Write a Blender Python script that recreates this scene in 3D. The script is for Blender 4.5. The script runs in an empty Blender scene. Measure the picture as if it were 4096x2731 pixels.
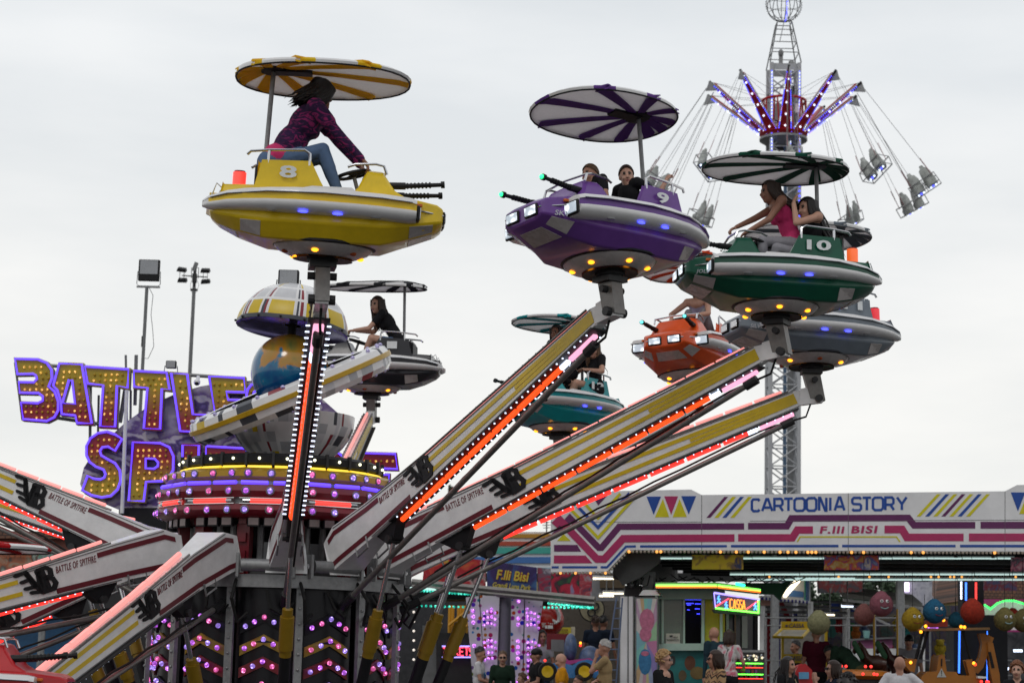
import bpy, bmesh, math, random
import numpy as np
from mathutils import Vector as V, Matrix as Mx
random.seed(7)
SC = bpy.context.scene
COL = SC.collection
R = math.radians
# ------------------------------------------------------------------ camera
FPX = 7964.0
PITCH, ROLL = math.atan(1285 / FPX), R(1.4)
EYE = V((0, 0, 1.6))
_f = V((0, math.cos(PITCH), math.sin(PITCH)))
_u = V((0, -math.sin(PITCH), math.cos(PITCH)))
_r = V((1, 0, 0))
CR = _r * math.cos(ROLL) + _u * math.sin(ROLL)
CU = _u * math.cos(ROLL) - _r * math.sin(ROLL)
cam = bpy.data.cameras.new('camera')
camo = bpy.data.objects.new('camera', cam); COL.objects.link(camo)
camo.matrix_world = Mx(((CR.x, CU.x, -_f.x, 0), (CR.y, CU.y, -_f.y, 0), (CR.z, CU.z, -_f.z, EYE.z), (0, 0, 0, 1)))
cam.sensor_width = 36; cam.lens = 36 * FPX / 4096; cam.clip_start = 0.2; cam.clip_end = 3000
cam.dof.use_dof = True; cam.dof.focus_distance = 21; cam.dof.aperture_fstop = 3.2
SC.camera = camo
SC.view_settings.view_transform = 'Standard'; SC.view_settings.look = 'None'
SC.view_settings.exposure = 0.0; SC.view_settings.gamma = 1
# ------------------------------------------------------------------ world: overcast over a Nishita sky
SUN_EL, SUN_AZ = R(48), R(200)
w = bpy.data.worlds.new('World'); SC.world = w; w.use_nodes = True
nt = w.node_tree; nt.nodes.clear()
def nd(t, **k):
    n = nt.nodes.new(t)
    for a, b in k.items(): setattr(n, a, b)
    return n
out = nd('ShaderNodeOutputWorld'); mixs = nd('ShaderNodeMixShader')
sky = nd('ShaderNodeTexSky', sky_type='NISHITA', sun_disc=False, sun_elevation=SUN_EL, sun_rotation=SUN_AZ)
b1 = nd('ShaderNodeBackground'); b1.inputs[1].default_value = 0.1
b2 = nd('ShaderNodeBackground'); b2.inputs[1].default_value = 1.0
tc = nd('ShaderNodeTexCoord'); mp = nd('ShaderNodeMapping'); mp.inputs['Scale'].default_value = (1.6, 1.0, 6.5)
nz = nd('ShaderNodeTexNoise'); nz.inputs['Scale'].default_value = 2.2; nz.inputs['Detail'].default_value = 5; nz.inputs['Roughness'].default_value = .5
rp = nd('ShaderNodeValToRGB')
rp.color_ramp.elements[0].position = .36; rp.color_ramp.elements[0].color = (.80, .825, .835, 1)
rp.color_ramp.elements[1].position = .66; rp.color_ramp.elements[1].color = (.95, .955, .945, 1)
sp = nd('ShaderNodeSeparateXYZ')
gr = nd('ShaderNodeValToRGB')
for i, (p, c) in enumerate([(0.0, (1.02, 1.0, .965, 1)), (.14, (1.03, 1.01, .985, 1)), (.30, (.96, .97, .985, 1)), (.45, (.86, .87, .885, 1)), (1, (.92, .93, .96, 1))]):
    e = gr.color_ramp.elements[i] if i < 2 else gr.color_ramp.elements.new(p)
    e.position = p; e.color = c
ml = nd('ShaderNodeMixRGB', blend_type='MULTIPLY'); ml.inputs[0].default_value = 1
L = nt.links.new
L(tc.outputs['Generated'], mp.inputs[0]); L(mp.outputs[0], nz.inputs['Vector']); L(nz.outputs[0], rp.inputs[0])
L(tc.outputs['Generated'], sp.inputs[0]); L(sp.outputs[2], gr.inputs[0])
ry = nd('ShaderNodeMapRange'); ry.inputs[1].default_value = -.4; ry.inputs[2].default_value = .85; ry.inputs[3].default_value = .78; ry.inputs[4].default_value = 1.03   # thinner cloud beyond the ride, heavier behind the camera
ml2 = nd('ShaderNodeMixRGB', blend_type='MULTIPLY'); ml2.inputs[0].default_value = 1
L(sp.outputs[1], ry.inputs[0]); L(rp.outputs[0], ml.inputs[1]); L(gr.outputs[0], ml.inputs[2]); L(ml.outputs[0], ml2.inputs[1]); L(ry.outputs[0], ml2.inputs[2]); L(ml2.outputs[0], b2.inputs[0])
L(sky.outputs[0], b1.inputs[0]); mixs.inputs[0].default_value = .93
L(b1.outputs[0], mixs.inputs[1]); L(b2.outputs[0], mixs.inputs[2]); L(mixs.outputs[0], out.inputs[0])
sl = bpy.data.lights.new('sun', 'SUN'); sl.energy = 0.55; sl.angle = R(14); sl.color = (1, .97, .92)
so = bpy.data.objects.new('sun', sl); COL.objects.link(so)
so.rotation_euler = (R(90) - SUN_EL, 0, R(-20)); so.location = (0, 0, 30)
# ------------------------------------------------------------------ helpers
def W(px, py, Y):
    x = (px - 2048) / FPX; y = -(py - 1365.5) / FPX
    d = _f + CR * x + CU * y
    return EYE + d * (Y / d.y)
def onplane(px, py, P0, N):
    d = _f + CR * ((px - 2048) / FPX) - CU * ((py - 1365.5) / FPX)
    return EYE + d * ((P0 - EYE).dot(N) / d.dot(N))
MATS = {}
def mat(name, col, rough=.5, metal=0, em=0, emc=None, coat=0, var=.12, scale=8, spec=None, bump=0, trans=0):
    if name in MATS: return MATS[name]
    m = bpy.data.materials.new(name); m.use_nodes = True; t = m.node_tree; b = t.nodes['Principled BSDF']
    b.inputs['Base Color'].default_value = (*col, 1); b.inputs['Roughness'].default_value = rough; b.inputs['Metallic'].default_value = metal
    if coat: b.inputs['Coat Weight'].default_value = coat; b.inputs['Coat Roughness'].default_value = .12
    if spec is not None: b.inputs['Specular IOR Level'].default_value = spec
    if trans: b.inputs['Transmission Weight'].default_value = trans
    if em:
        b.inputs['Emission Color'].default_value = (*(emc or col), 1); b.inputs['Emission Strength'].default_value = em
    elif var:
        tc = t.nodes.new('ShaderNodeTexCoord'); n = t.nodes.new('ShaderNodeTexNoise'); n.inputs['Scale'].default_value = scale; n.inputs['Detail'].default_value = 6; n.inputs['Roughness'].default_value = .65
        r = t.nodes.new('ShaderNodeMapRange'); r.inputs[1].default_value = .3; r.inputs[2].default_value = .7; r.inputs[3].default_value = 1 - var; r.inputs[4].default_value = 1 + var * .5
        x = t.nodes.new('ShaderNodeMixRGB'); x.blend_type = 'MULTIPLY'; x.inputs[0].default_value = 1; x.inputs[1].default_value = (*col, 1)
        t.links.new(tc.outputs['Object'], n.inputs['Vector']); t.links.new(n.outputs[0], r.inputs[0]); t.links.new(r.outputs[0], x.inputs[2]); t.links.new(x.outputs[0], b.inputs['Base Color'])
        r2 = t.nodes.new('ShaderNodeMapRange'); r2.inputs[3].default_value = max(.02, rough - .1); r2.inputs[4].default_value = min(1, rough + .15)
        t.links.new(n.outputs[0], r2.inputs[0]); t.links.new(r2.outputs[0], b.inputs['Roughness'])
        if bump:
            bp = t.nodes.new('ShaderNodeBump'); bp.inputs['Strength'].default_value = bump; bp.inputs['Distance'].default_value = .02
            t.links.new(n.outputs[0], bp.inputs['Height']); t.links.new(bp.outputs[0], b.inputs['Normal'])
    MATS[name] = m
    return m
def glow(name, col, s, tex=0):
    new = name not in MATS; m = mat(name, tuple(min(1, c * .5 + .1) for c in col), .4, 0, s, col)
    if tex and new:          # faceted lens: bright filament spots and darker rim inside each bulb
        t = m.node_tree; v = t.nodes.new('ShaderNodeTexVoronoi'); v.inputs['Scale'].default_value = tex; c = t.nodes.new('ShaderNodeTexCoord'); r = t.nodes.new('ShaderNodeValToRGB')
        k = r.color_ramp.elements; k[0].position = .1; k[0].color = (min(2, col[0] * 1.2 + .7), min(2, col[1] * 1.2 + .7), min(2, col[2] * 1.2 + .7), 1); k[1].position = .62; k[1].color = (col[0] * .22, col[1] * .22, col[2] * .22, 1); e = k.new(.3); e.color = (*[q * .8 for q in col], 1)
        t.links.new(c.outputs['Object'], v.inputs['Vector']); t.links.new(v.outputs['Distance'], r.inputs[0]); t.links.new(r.outputs[0], t.nodes['Principled BSDF'].inputs['Emission Color'])
    return m
class MB:
    RS = 1.0
    def __init__(s, org=None):
        s.v = []; s.f = []; s.m = []; s.mats = []; s.M = None; s.org = org
    def mi(s, m):
        if m not in s.mats: s.mats.append(m)
        return s.mats.index(m)
    def add(s, vs, fs, m):
        o = len(s.v); vs = [V(x) for x in vs]
        if s.M is not None: vs = [s.M @ x for x in vs]
        s.v += vs; k = s.mi(m) if not isinstance(m, list) else None
        for i, f in enumerate(fs):
            s.f.append([o + j for j in f]); s.m.append(k if k is not None else s.mi(m[i]))
        return s
    def box(s, c, sz, m, rot=None, tx=1, ty=1):
        k = MB.RS; c = V(c); hx, hy, hz = sz[0] / 2 * k, sz[1] / 2 * k, sz[2] / 2 * k
        vs = [V((x * hx * (tx if z > 0 else 1), y * hy * (ty if z > 0 else 1), z * hz)) for z in (-1, 1) for y in (-1, 1) for x in (-1, 1)]
        if rot is not None: vs = [rot @ v for v in vs]
        return s.add([v + c for v in vs], [(0, 2, 3, 1), (4, 5, 7, 6), (0, 1, 5, 4), (2, 6, 7, 3), (0, 4, 6, 2), (1, 3, 7, 5)], m)
    def prism(s, pts, off, m, m2=None):
        n = len(pts); pts = [V(p) for p in pts]; off = V(off)
        fs = [list(range(n)), list(range(2 * n - 1, n - 1, -1))] + [(i, (i + 1) % n, n + (i + 1) % n, n + i) for i in range(n)]
        return s.add(pts + [p + off for p in pts], fs, m if m2 is None else [m, m2] + [m2] * n)
    def tube(s, pts, r, m, n=8, closed=False, cap=True):
        pts = [V(p) for p in pts]; N = len(pts); rs = [q * MB.RS for q in r] if isinstance(r, (list, tuple)) else [r * MB.RS] * N
        vs = []; fs = []; up = None
        for i, p in enumerate(pts):
            a = pts[(i - 1) % N] if (i > 0 or closed) else p; b = pts[(i + 1) % N] if (i < N - 1 or closed) else p
            t = (b - a); t = t.normalized() if t.length > 1e-9 else V((0, 0, 1))
            if up is None: up = V((0, 0, 1)) if abs(t.z) < .9 else V((1, 0, 0))
            x = up.cross(t)
            if x.length < 1e-6: x = V((1, 0, 0)).cross(t)
            x.normalize(); y = t.cross(x); up = y
            vs += [p + (x * math.cos(2 * math.pi * k / n) + y * math.sin(2 * math.pi * k / n)) * rs[i] for k in range(n)]
        for i in range(N if closed else N - 1):
            j = (i + 1) % N
            fs += [(i * n + k, i * n + (k + 1) % n, j * n + (k + 1) % n, j * n + k) for k in range(n)]
        if cap and not closed: fs += [list(range(n - 1, -1, -1)), list(range((N - 1) * n, N * n))]
        return s.add(vs, fs, m)
    def cyl(s, a, b, r, m, n=12, r2=None): return s.tube([a, b], [r, r if r2 is None else r2], m, n)
    def lathe(s, prof, m, n=24, a0=0, mf=None, angs=None, cap=False):
        angs = angs or [a0 + 2 * math.pi * k / n for k in range(n)]; n = len(angs)
        vs = [(r * math.cos(a), r * math.sin(a), z) for r, z in prof for a in angs]
        fs = []; ms = []
        for i in range(len(prof) - 1):
            for k in range(n):
                fs.append((i * n + k, i * n + (k + 1) % n, (i + 1) * n + (k + 1) % n, (i + 1) * n + k)); ms.append(mf(i, k) if mf else m)
        if cap:
            fs += [list(range(n - 1, -1, -1)), list(range((len(prof) - 1) * n, len(prof) * n))]; ms += [m, m]
        return s.add(vs, fs, ms)
    def ball(s, c, r, m, n=12, k=8, rot=None):
        r = r if isinstance(r, (tuple, list)) else (r, r, r); r = [q * MB.RS for q in r]; c = V(c); vs = []; fs = []
        for i in range(1, k):
            t = math.pi * i / k
            for j in range(n):
                p = 2 * math.pi * j / n; q = V((r[0] * math.sin(t) * math.cos(p), r[1] * math.sin(t) * math.sin(p), r[2] * math.cos(t)))
                vs.append(c + (rot @ q if rot is not None else q))
        a, b = V((0, 0, r[2])), V((0, 0, -r[2]))
        if rot is not None: a, b = rot @ a, rot @ b
        vs += [c + a, c + b]; T = len(vs) - 2
        for i in range(k - 2):
            for j in range(n): fs.append((i * n + j, (i + 1) * n + j, (i + 1) * n + (j + 1) % n, i * n + (j + 1) % n))
        for j in range(n): fs += [(T, j, (j + 1) % n), (T + 1, (k - 2) * n + (j + 1) % n, (k - 2) * n + j)]
        return s.add(vs, fs, m)
    def split(s, name, parent=None, **k):
        par = list(range(len(s.v)))
        def find(a):
            while par[a] != a: par[a] = par[par[a]]; a = par[a]
            return a
        for f in s.f:
            r = find(f[0])
            for q in f[1:]: par[find(q)] = r
        grp = {}
        for i, f in enumerate(s.f): grp.setdefault(find(f[0]), []).append(i)
        out = []
        for fi in grp.values():
            c = MB(s.org); mp = {}
            for i in fi:
                nf = []
                for q in s.f[i]:
                    if q not in mp: mp[q] = len(c.v); c.v.append(s.v[q])
                    nf.append(mp[q])
                c.f.append(nf); c.m.append(c.mi(s.mats[s.m[i]]))
            out.append(c.build(name, parent, **k))
        return out
    def build(s, name, parent=None, smooth=True, bevel=0, ang=35, world=None):
        if not s.v: return None
        me = bpy.data.meshes.new(name); o = s.org
        vs = [(v - o) if o is not None else v for v in s.v]
        me.from_pydata([tuple(v) for v in vs], [], s.f)
        for m in s.mats: me.materials.append(m)
        me.polygons.foreach_set('material_index', s.m)
        if smooth:
            me.polygons.foreach_set('use_smooth', [True] * len(me.polygons)); me.set_sharp_from_angle(angle=R(ang))
        me.update()
        ob = bpy.data.objects.new(name, me); COL.objects.link(ob)
        if parent is not None: ob.parent = parent
        elif o is not None: ob.location = o
        if bevel:
            b = ob.modifiers.new('bevel', 'BEVEL'); b.width = bevel; b.segments = 2; b.limit_method = 'ANGLE'; b.angle_limit = R(40)
        return ob
def tag(o, label=None, cat=None, group=None, kind=None):
    if label: o['label'] = label
    if cat: o['category'] = cat
    if group: o['group'] = group
    if kind: o['kind'] = kind
    return o
def thing(name, label, cat, loc=(0, 0, 0), group=None, M=None):
    o = bpy.data.objects.new(name, None); COL.objects.link(o); o.empty_display_size = .2
    if M is not None: o.matrix_world = M
    else: o.location = loc
    return tag(o, label, cat, group)
def mitre(pts, wd):
    """polyline in 2D -> outline polygon of a mitred band"""
    pts = [V((p[0], p[1])) for p in pts]; n = len(pts); Lf = []; Rt = []
    for i in range(n):
        d1 = (pts[i] - pts[i - 1]).normalized() if i > 0 else None
        d2 = (pts[i + 1] - pts[i]).normalized() if i < n - 1 else None
        if d1 is None: d1 = d2
        if d2 is None: d2 = d1
        n1 = V((-d1.y, d1.x)); n2 = V((-d2.y, d2.x)); b = (n1 + n2)
        b = b.normalized() if b.length > 1e-6 else n1
        k = wd / 2 / max(.35, b.dot(n1))
        Lf.append(pts[i] + b * k); Rt.append(pts[i] - b * k)
    return Lf, Rt
def stripquads(b, Lp, Rp, off, m):
    n = len(Lp); vs = list(Lp) + list(Rp) + [p + off for p in Lp] + [p + off for p in Rp]; fs = []
    for i in range(n - 1): fs += [(i, i + 1, n + i + 1, n + i), (2 * n + i, 3 * n + i, 3 * n + i + 1, 2 * n + i + 1), (i, 2 * n + i, 2 * n + i + 1, i + 1), (n + i, n + i + 1, 3 * n + i + 1, 3 * n + i)]
    fs += [(0, n, 3 * n, 2 * n), (n - 1, 3 * n - 1, 4 * n - 1, 2 * n - 1)]
    b.add(vs, fs, m)
_TX = {}
def textmesh(body, shear=0, bold=0, spacing=1):
    key = (body, shear, bold, spacing)
    if key in _TX: return _TX[key]
    c = bpy.data.curves.new('txt', 'FONT'); c.body = body; c.size = 1; c.extrude = .5; c.shear = shear; c.offset = bold; c.resolution_u = 3; c.space_character = spacing
    o = bpy.data.objects.new('txt', c); COL.objects.link(o)
    dg = bpy.context.evaluated_depsgraph_get(); me = bpy.data.meshes.new_from_object(o.evaluated_get(dg))
    vs = [v.co.copy() for v in me.vertices]; fs = [tuple(p.vertices) for p in me.polygons]
    x0 = min(v.x for v in vs); x1 = max(v.x for v in vs); y0 = min(v.y for v in vs); y1 = max(v.y for v in vs)
    vs = [V(((v.x - x0) / (x1 - x0), (v.y - y0) / (y1 - y0), v.z)) for v in vs]
    bpy.data.objects.remove(o); bpy.data.curves.remove(c); bpy.data.meshes.remove(me)
    _TX[key] = (vs, fs); return _TX[key]
def text(mb, body, O, X, Y, m, th=.006, shear=0, bold=0, spacing=1):
    """text filling the parallelogram O, O+X, O+Y (world or local vectors)"""
    vs, fs = textmesh(body, shear, bold, spacing); X = V(X); Y = V(Y); N = X.cross(Y).normalized() * th; O = V(O)
    mb.add([O + X * v.x + Y * v.y + N * v.z for v in vs], fs, m)
# stroke letters on a 1x1.3 cell for the plain squared fascia lettering
STR = {'C': [[(1, 1.12), (.82, 1.3), (.2, 1.3), (0, 1.1), (0, .2), (.2, 0), (.82, 0), (1, .18)]],
 'A': [[(0, 0), (.42, 1.3), (.58, 1.3), (1, 0)], [(.2, .38), (.8, .38)]],
 'R': [[(0, 0), (0, 1.3), (.75, 1.3), (.95, 1.12), (.95, .72), (.75, .55), (.1, .55)], [(.6, .55), (1, 0)]],
 'T': [[(0, 1.3), (1, 1.3)], [(.5, 1.2), (.5, 0)]],
 'O': [[(.5, 1.3), (.2, 1.3), (0, 1.1), (0, .2), (.2, 0), (.8, 0), (1, .2), (1, 1.1), (.8, 1.3), (.48, 1.3)]],
 'N': [[(0, 0), (0, 1.3), (.15, 1.3), (.85, 0), (1, 0), (1, 1.3)]], 'I': [[(0, 0), (0, 1.3)]],
 'S': [[(1, 1.15), (.85, 1.3), (.18, 1.3), (0, 1.12), (0, .82), (.15, .67), (.85, .63), (1, .48), (1, .17), (.83, 0), (.15, 0), (0, .15)]],
 'Y': [[(0, 1.3), (.5, .6), (1, 1.3)], [(.5, .66), (.5, 0)]],
 'K': [[(0, 0), (0, 1.3)], [(.9, 1.3), (.1, .65), (.9, 0)]], 'E': [[(1, 1.3), (0, 1.3), (0, 0), (1, 0)], [(.05, .65), (.85, .65)]]}
def inpoly(x, y, P):
    c = False; j = len(P) - 1
    for i in range(len(P)):
        if (P[i][1] > y) != (P[j][1] > y) and x < (P[j][0] - P[i][0]) * (y - P[i][1]) / (P[j][1] - P[i][1]) + P[i][0]: c = not c
        j = i
    return c
def edged(x, y, P):
    q = V((x, y)); best = 1e9
    for i in range(len(P)):
        a = V(P[i - 1]); b = V(P[i]); t = max(0, min(1, (q - a).dot(b - a) / max(1e-9, (b - a).length_squared)))
        best = min(best, (q - a - (b - a) * t).length)
    return best
def pp(mb, poly, Y, th, m, m2=None):
    P = [W(x, y, Y) for x, y in poly]; P2 = [W(x, y, Y) + V((0, th, 0)) for x, y in poly]
    n = len(P); fs = [list(range(n)), list(range(2 * n - 1, n - 1, -1))] + [(i, (i + 1) % n, n + (i + 1) % n, n + i) for i in range(n)]
    mb.add(P + P2, fs, m if m2 is None else [m, m2] + [m2] * n)
def rect(x0, y0, x1, y1): return [(x0, y0), (x1, y0), (x1, y1), (x0, y1)]
# ------------------------------------------------------------------ shared materials
M_white = mat('white_paint', (.78, .78, .78), .38, var=.15, scale=5, coat=.2)
M_white2 = mat('white_gloss', (.76, .75, .75), .22, var=.05, coat=.5)
M_grey = mat('grey_steel', (.19, .195, .20), .45, .3, var=.2)
M_dgrey = mat('dark_steel', (.028, .028, .03), .5, .2, var=.3)
M_black = mat('black_plastic', (.010, .010, .012), .5, var=.3, spec=.25)
M_chrome = mat('chrome', (.72, .72, .74), .16, 1, var=.05)
M_mar = mat('maroon_paint', (.13, .006, .016), .35)
M_yel = mat('yellow_paint', (.66, .46, .008), .35)
M_och = mat('ochre_steel', (.28, .17, .008), .4, .2)
M_red = mat('red_paint', (.42, .008, .014), .3)
M_drk = mat('dark_red', (.16, .004, .012), .35)
M_gal = mat('galvanised', (.30, .305, .31), .5, .5, var=.25, scale=14)
M_dul = mat('dull_alloy', (.21, .20, .19), .42, .45, var=.25, scale=14)
M_blk2 = mat('black_rubber', (.015, .015, .015), .7, spec=.25)
E_white = glow('led_white', (.7, .8, 1), 2.2)
E_red = glow('led_red', (1, .03, .02), 1.7)
E_ored = glow('led_orange_red', (1, .06, .004), 1.7)
E_pink = glow('led_pink', (1, .30, .27), .95)
E_mag = glow('led_magenta', (1, .42, .62), 1.2)
E_blue = glow('led_blue', (.05, .06, 1), 3.5)
E_neon = glow('neon_violet_blue', (.09, .035, 1), 1.9)
E_amber = glow('lamp_amber', (1, .32, .01), 3)
E_gold = glow('bulb_gold', (1, .52, .03), 1.2, 38)
E_viol = glow('bulb_violet', (.7, .18, 1), 2.0, 30)
E_cyan = glow('bulb_cyan', (.02, 1, .72), 1.5, 30)
E_green = glow('led_green', (.03, 1, .12), 2)
E_warm = glow('tube_warm', (1, .86, .6), 2.5)
E_tube = glow('tube_cool', (.66, .9, .86), .75)
E_ybar = glow('light_bar_yellow', (1, .66, .02), 1.1)
# ------------------------------------------------------------------ ground
g = MB(); g.add([(-900, -200, 0), (900, -200, 0), (900, 1600, 0), (-900, 1600, 0)], [(0, 1, 2, 3)], mat('asphalt', (.05, .05, .052), .85, var=.4, scale=1.5, bump=.3))
tag(g.build('ground', smooth=False), kind='structure')

def canvas(nm, col):
    m = mat(nm, col, .6, var=.12, scale=30); t = m.node_tree; b = t.nodes['Principled BSDF']; o = t.nodes['Material Output']
    tr = t.nodes.new('ShaderNodeBsdfTranslucent'); tr.inputs[0].default_value = (*col, 1); mx = t.nodes.new('ShaderNodeMixShader'); mx.inputs[0].default_value = .5
    t.links.new(b.outputs[0], mx.inputs[1]); t.links.new(tr.outputs[0], mx.inputs[2]); t.links.new(mx.outputs[0], o.inputs[0]); return m
# ================================================================== THE RIDE
HX, HY = -2.68, 23.5
HUB = V((HX, HY, 0))
TOC = math.atan2(-HY, -HX)                 # direction from the hub to the camera
def hdir(th):                              # th degrees: 0 = towards the camera, 90 = to the right in the photo
    a = -math.pi / 2 + R(th); return V((math.cos(a), math.sin(a), 0))
def hz(px, py, Y): return W(px, py, Y).z
ride = thing('spinning_ride', 'large spinning fairground ride with long white arms around a light-studded hub', 'fairground ride', HUB)
SEAM = -math.pi / 2 + R(15) + R(1.5)
def HB():
    b = MB(); return b
def zz(py, r): return hz(1110, py, HY - r * .95)
# --- lower drum
Zt = zz(2335, 1.46); Zf = zz(2262, 1.5)
b = HB(); b.lathe([(1.22, 0), (1.22, Zt)], M_dgrey, 24); b.lathe([(2.2, 0), (2.2, .35), (1.3, .36)], M_dgrey, 12, SEAM)
b.build('hub_core', ride)
M_panel = mat('gunmetal_panel', (.014, .014, .017), .3, .5, var=.2)
E_vp = [glow('bulb_vp1', (.62, .13, 1), 1.7, 34), glow('bulb_vp2', (1, .14, .5), 1.6, 34), glow('bulb_vp3', (.42, .26, 1), 1.8, 34)]
for k in range(12):
    a = SEAM + R(30) * k; am = a + R(15)
    # post
    pc = V((math.cos(a), math.sin(a), 0)); tg = V((-math.sin(a), math.cos(a), 0))
    rot = Mx.Rotation(a, 3, 'Z')
    b = HB(); b.box(pc * 1.46 + V((0, 0, Zt / 2)), (.05, .085, Zt), M_gal, rot)
    for i in range(14): b.ball(pc * 1.49 + V((0, 0, .15 + i * Zt / 14.5)), .018, M_gal, 6, 4)
    b.build('post', ride)
    # curved panel
    n = V((math.cos(am), math.sin(am), 0)); t = V((-math.sin(am), math.cos(am), 0)); hw = 1.36 * math.tan(R(15)) - .03
    b = HB(); pts = []
    for i in range(9):
        s = -1 + i / 4; pts.append(n * (1.30 + .10 * (1 - s * s)) + t * hw * .93 * s)
    vs = [p + V((0, 0, .4)) for p in pts] + [p + V((0, 0, Zt - .04)) for p in pts]
    b.add(vs, [(i, i + 1, i + 10, i + 9) for i in range(8)], M_panel)
    pan = b.build('curved_panel', ride)
    for ci, (zc, mt) in enumerate([(Zt - .43, M_black), (Zt - .67, mat('chevron_ochre', (.30, .19, .01), .4)), (Zt - .91, M_drk), (Zt - 1.15, M_black)]):
        b = HB(); N = 6; up = []; lo = []
        for i in range(N + 1):
            s = -1 + 2 * i / N; q = n * (1.325 + .10 * (1 - s * s * .8)) + t * hw * .80 * s; q.z = zc + .13 * (1 - abs(s)) - .065
            up.append(q + V((0, 0, .055))); lo.append(q - V((0, 0, .055)))
        b.prism(up + lo[::-1], -n * .02, mt)
        for i in range(5):
            s = (-.78, -.4, 0, .4, .78)[i]; q = n * (1.345 + .10 * (1 - s * s * .8)) + t * hw * .80 * s; q.z = zc + .13 * (1 - abs(s)) - .065
            b.ball(q, .028, E_vp[(i + k + ci) % 3], 8, 6)
        b.build('chevron_lights', pan)
# --- hinge ring frame
b = HB(); b.lathe([(1.50, Zt - .04), (1.53, Zt - .04), (1.53, Zt + .1), (1.36, Zt + .1), (1.36, Zt - .04)], M_gal, 12, SEAM)
b.lathe([(1.2, Zt + .06), (1.1, Zt + .2)], M_dgrey, 12, SEAM)
for k in range(12):
    a = SEAM + R(30) * k + R(15); n = V((math.cos(a), math.sin(a), 0)); t = V((-math.sin(a), math.cos(a), 0))
    c = n * 1.5 + V((0, 0, Zf)); b.cyl(c - t * .27, c + t * .27, .07, M_gal, 12)
    for s in (-.31, .31):
        b.box(c + t * s, (.12, .03, .26), M_gal, Mx.Rotation(a, 3, 'Z')); b.cyl(c + t * s * 1.02 - t * .02, c + t * s * 1.02 + t * .02, .03, M_chrome, 8)
b.build('hinge_ring', ride)
# --- cage between ring and crown
Zc0 = zz(2095, 1.3)
b = HB(); b.lathe([(.78, Zt), (.78, Zc0 + .1)], M_black, 16)
for k in range(12):
    a = SEAM + R(30) * k; p = V((math.cos(a), math.sin(a), 0))
    b.box(p * 1.12 + V((0, 0, (Zt + Zc0) / 2)), (.12, .15, Zc0 - Zt), M_drk, Mx.Rotation(a, 3, 'Z'))
    for j in range(4): b.box(p * 1.2 + V((0, 0, Zt + .12 + j * .2)), (.04, .09, .1), M_drk, Mx.Rotation(a, 3, 'Z'))
    for o in (8, 19):
        q = V((math.cos(a + R(o)), math.sin(a + R(o)), 0)); b.cyl(q * 1.0 + V((0, 0, Zt)), q * 1.0 + V((0, 0, Zc0)), .04, M_gal, 8)
        q = V((math.cos(a + R(o + 5)), math.sin(a + R(o + 5)), 0)); b.box(q * .95 + V((0, 0, Zt + .35)), (.1, .14, .26), M_grey, Mx.Rotation(a + R(o + 5), 3, 'Z'))
b.build('cage', ride)
for k in range(12):
    for o in (7, 15, 23):
        b = HB(); a = SEAM + R(30) * k + R(o); q = V((math.cos(a), math.sin(a), 0)); rt = Mx.Rotation(a, 3, 'Z')
        b.box(q * 1.28 + V((0, 0, Zc0 + .02)), (.05, .14, .11), M_black, rt); b.box(q * 1.305 + V((0, 0, Zc0 + .02)), (.012, .115, .08), mat('spot_glass', (.2, .15, .15), .1, .2), rt); b.build('spotlight', ride)
# --- crown tiers
zA, zB, zC, zD, zE, zF, zG, zH = [zz(y, 1.45) for y in (2062, 2018, 2006, 1990, 1938, 1922, 1868, 1856)]
b = HB(); b.lathe([(.8, zA), (1.36, zA - .02), (1.44, zA + .02), (1.47, (zA + zB) / 2), (1.43, zB)], M_drk, 12, SEAM); b.build('lower_tier', ride)
b = HB(); b.lathe([(1.43, zB), (1.36, zB + .01), (1.36, zD - .01), (1.42, zD)], M_gal, 12, SEAM); b.build('light_gutter', ride)
b = HB(); b.lathe([(1.42, zD), (1.45, (zD + zE) / 2), (1.41, zE)], M_drk, 12, SEAM); b.build('middle_tier', ride)
b = HB(); b.lathe([(1.41, zE), (1.34, zE + .01), (1.34, zF)], M_gal, 12, SEAM); b.build('neon_gutter', ride)
M_gold = mat('gold_paint', (.46, .27, .02), .3, .25, var=.08)
b = HB(); b.lathe([(1.34, zF), (1.385, zF + .05), (1.385, zG - .04), (1.30, zG), (1.1, zG + .03)], M_gold, 12, SEAM); b.build('upper_tier', ride)
zK = zz(1826, 1.15)
b = HB(); b.lathe([(1.15, zG + .02), (1.15, zK - .1), (1.19, zK - .08), (1.19, zK), (1.1, zK + .04), (.3, zK + .06)], M_black, 24, SEAM)
for k in range(24):
    a = SEAM + R(15) * k; b.box(V((math.cos(a), math.sin(a), 0)) * 1.18 + V((0, 0, zK - .03)), (.04, .03, .15), M_dgrey, Mx.Rotation(a, 3, 'Z'))
b.build('top_ring', ride)
def facet(k, s, r, z):
    am = SEAM + R(30) * k + R(15); n = V((math.cos(am), math.sin(am), 0)); t = V((-math.sin(am), math.cos(am), 0))
    q = n * r * math.cos(R(15)) + t * r * math.sin(R(15)) * s; q.z = z; return q, n, t
for (r, z, nm) in ((1.475, (zA + zB) / 2, 'lower'), (1.455, (zD + zE) / 2, 'middle'), (1.39, (zF + zG) / 2 + .01, 'upper')):
    b = HB(); br = HB()
    for k in range(12):
        for i, s in enumerate((-.72, 0, .72)):
            q, n, t = facet(k, s, r, z); b.ball(q, (.031, .031, .031), E_vp[(i * 2 + k + int(r * 100)) % 3], 10, 6)
            rr = [q + (t * math.cos(j * math.pi / 5) + V((0, 0, 1)) * math.sin(j * math.pi / 5)) * .042 for j in range(10)]
            br.tube(rr, .008, M_grey, 5, True)
    b.split('bulb', ride); br.split('bulb_socket', ride)
b = HB()
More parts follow.
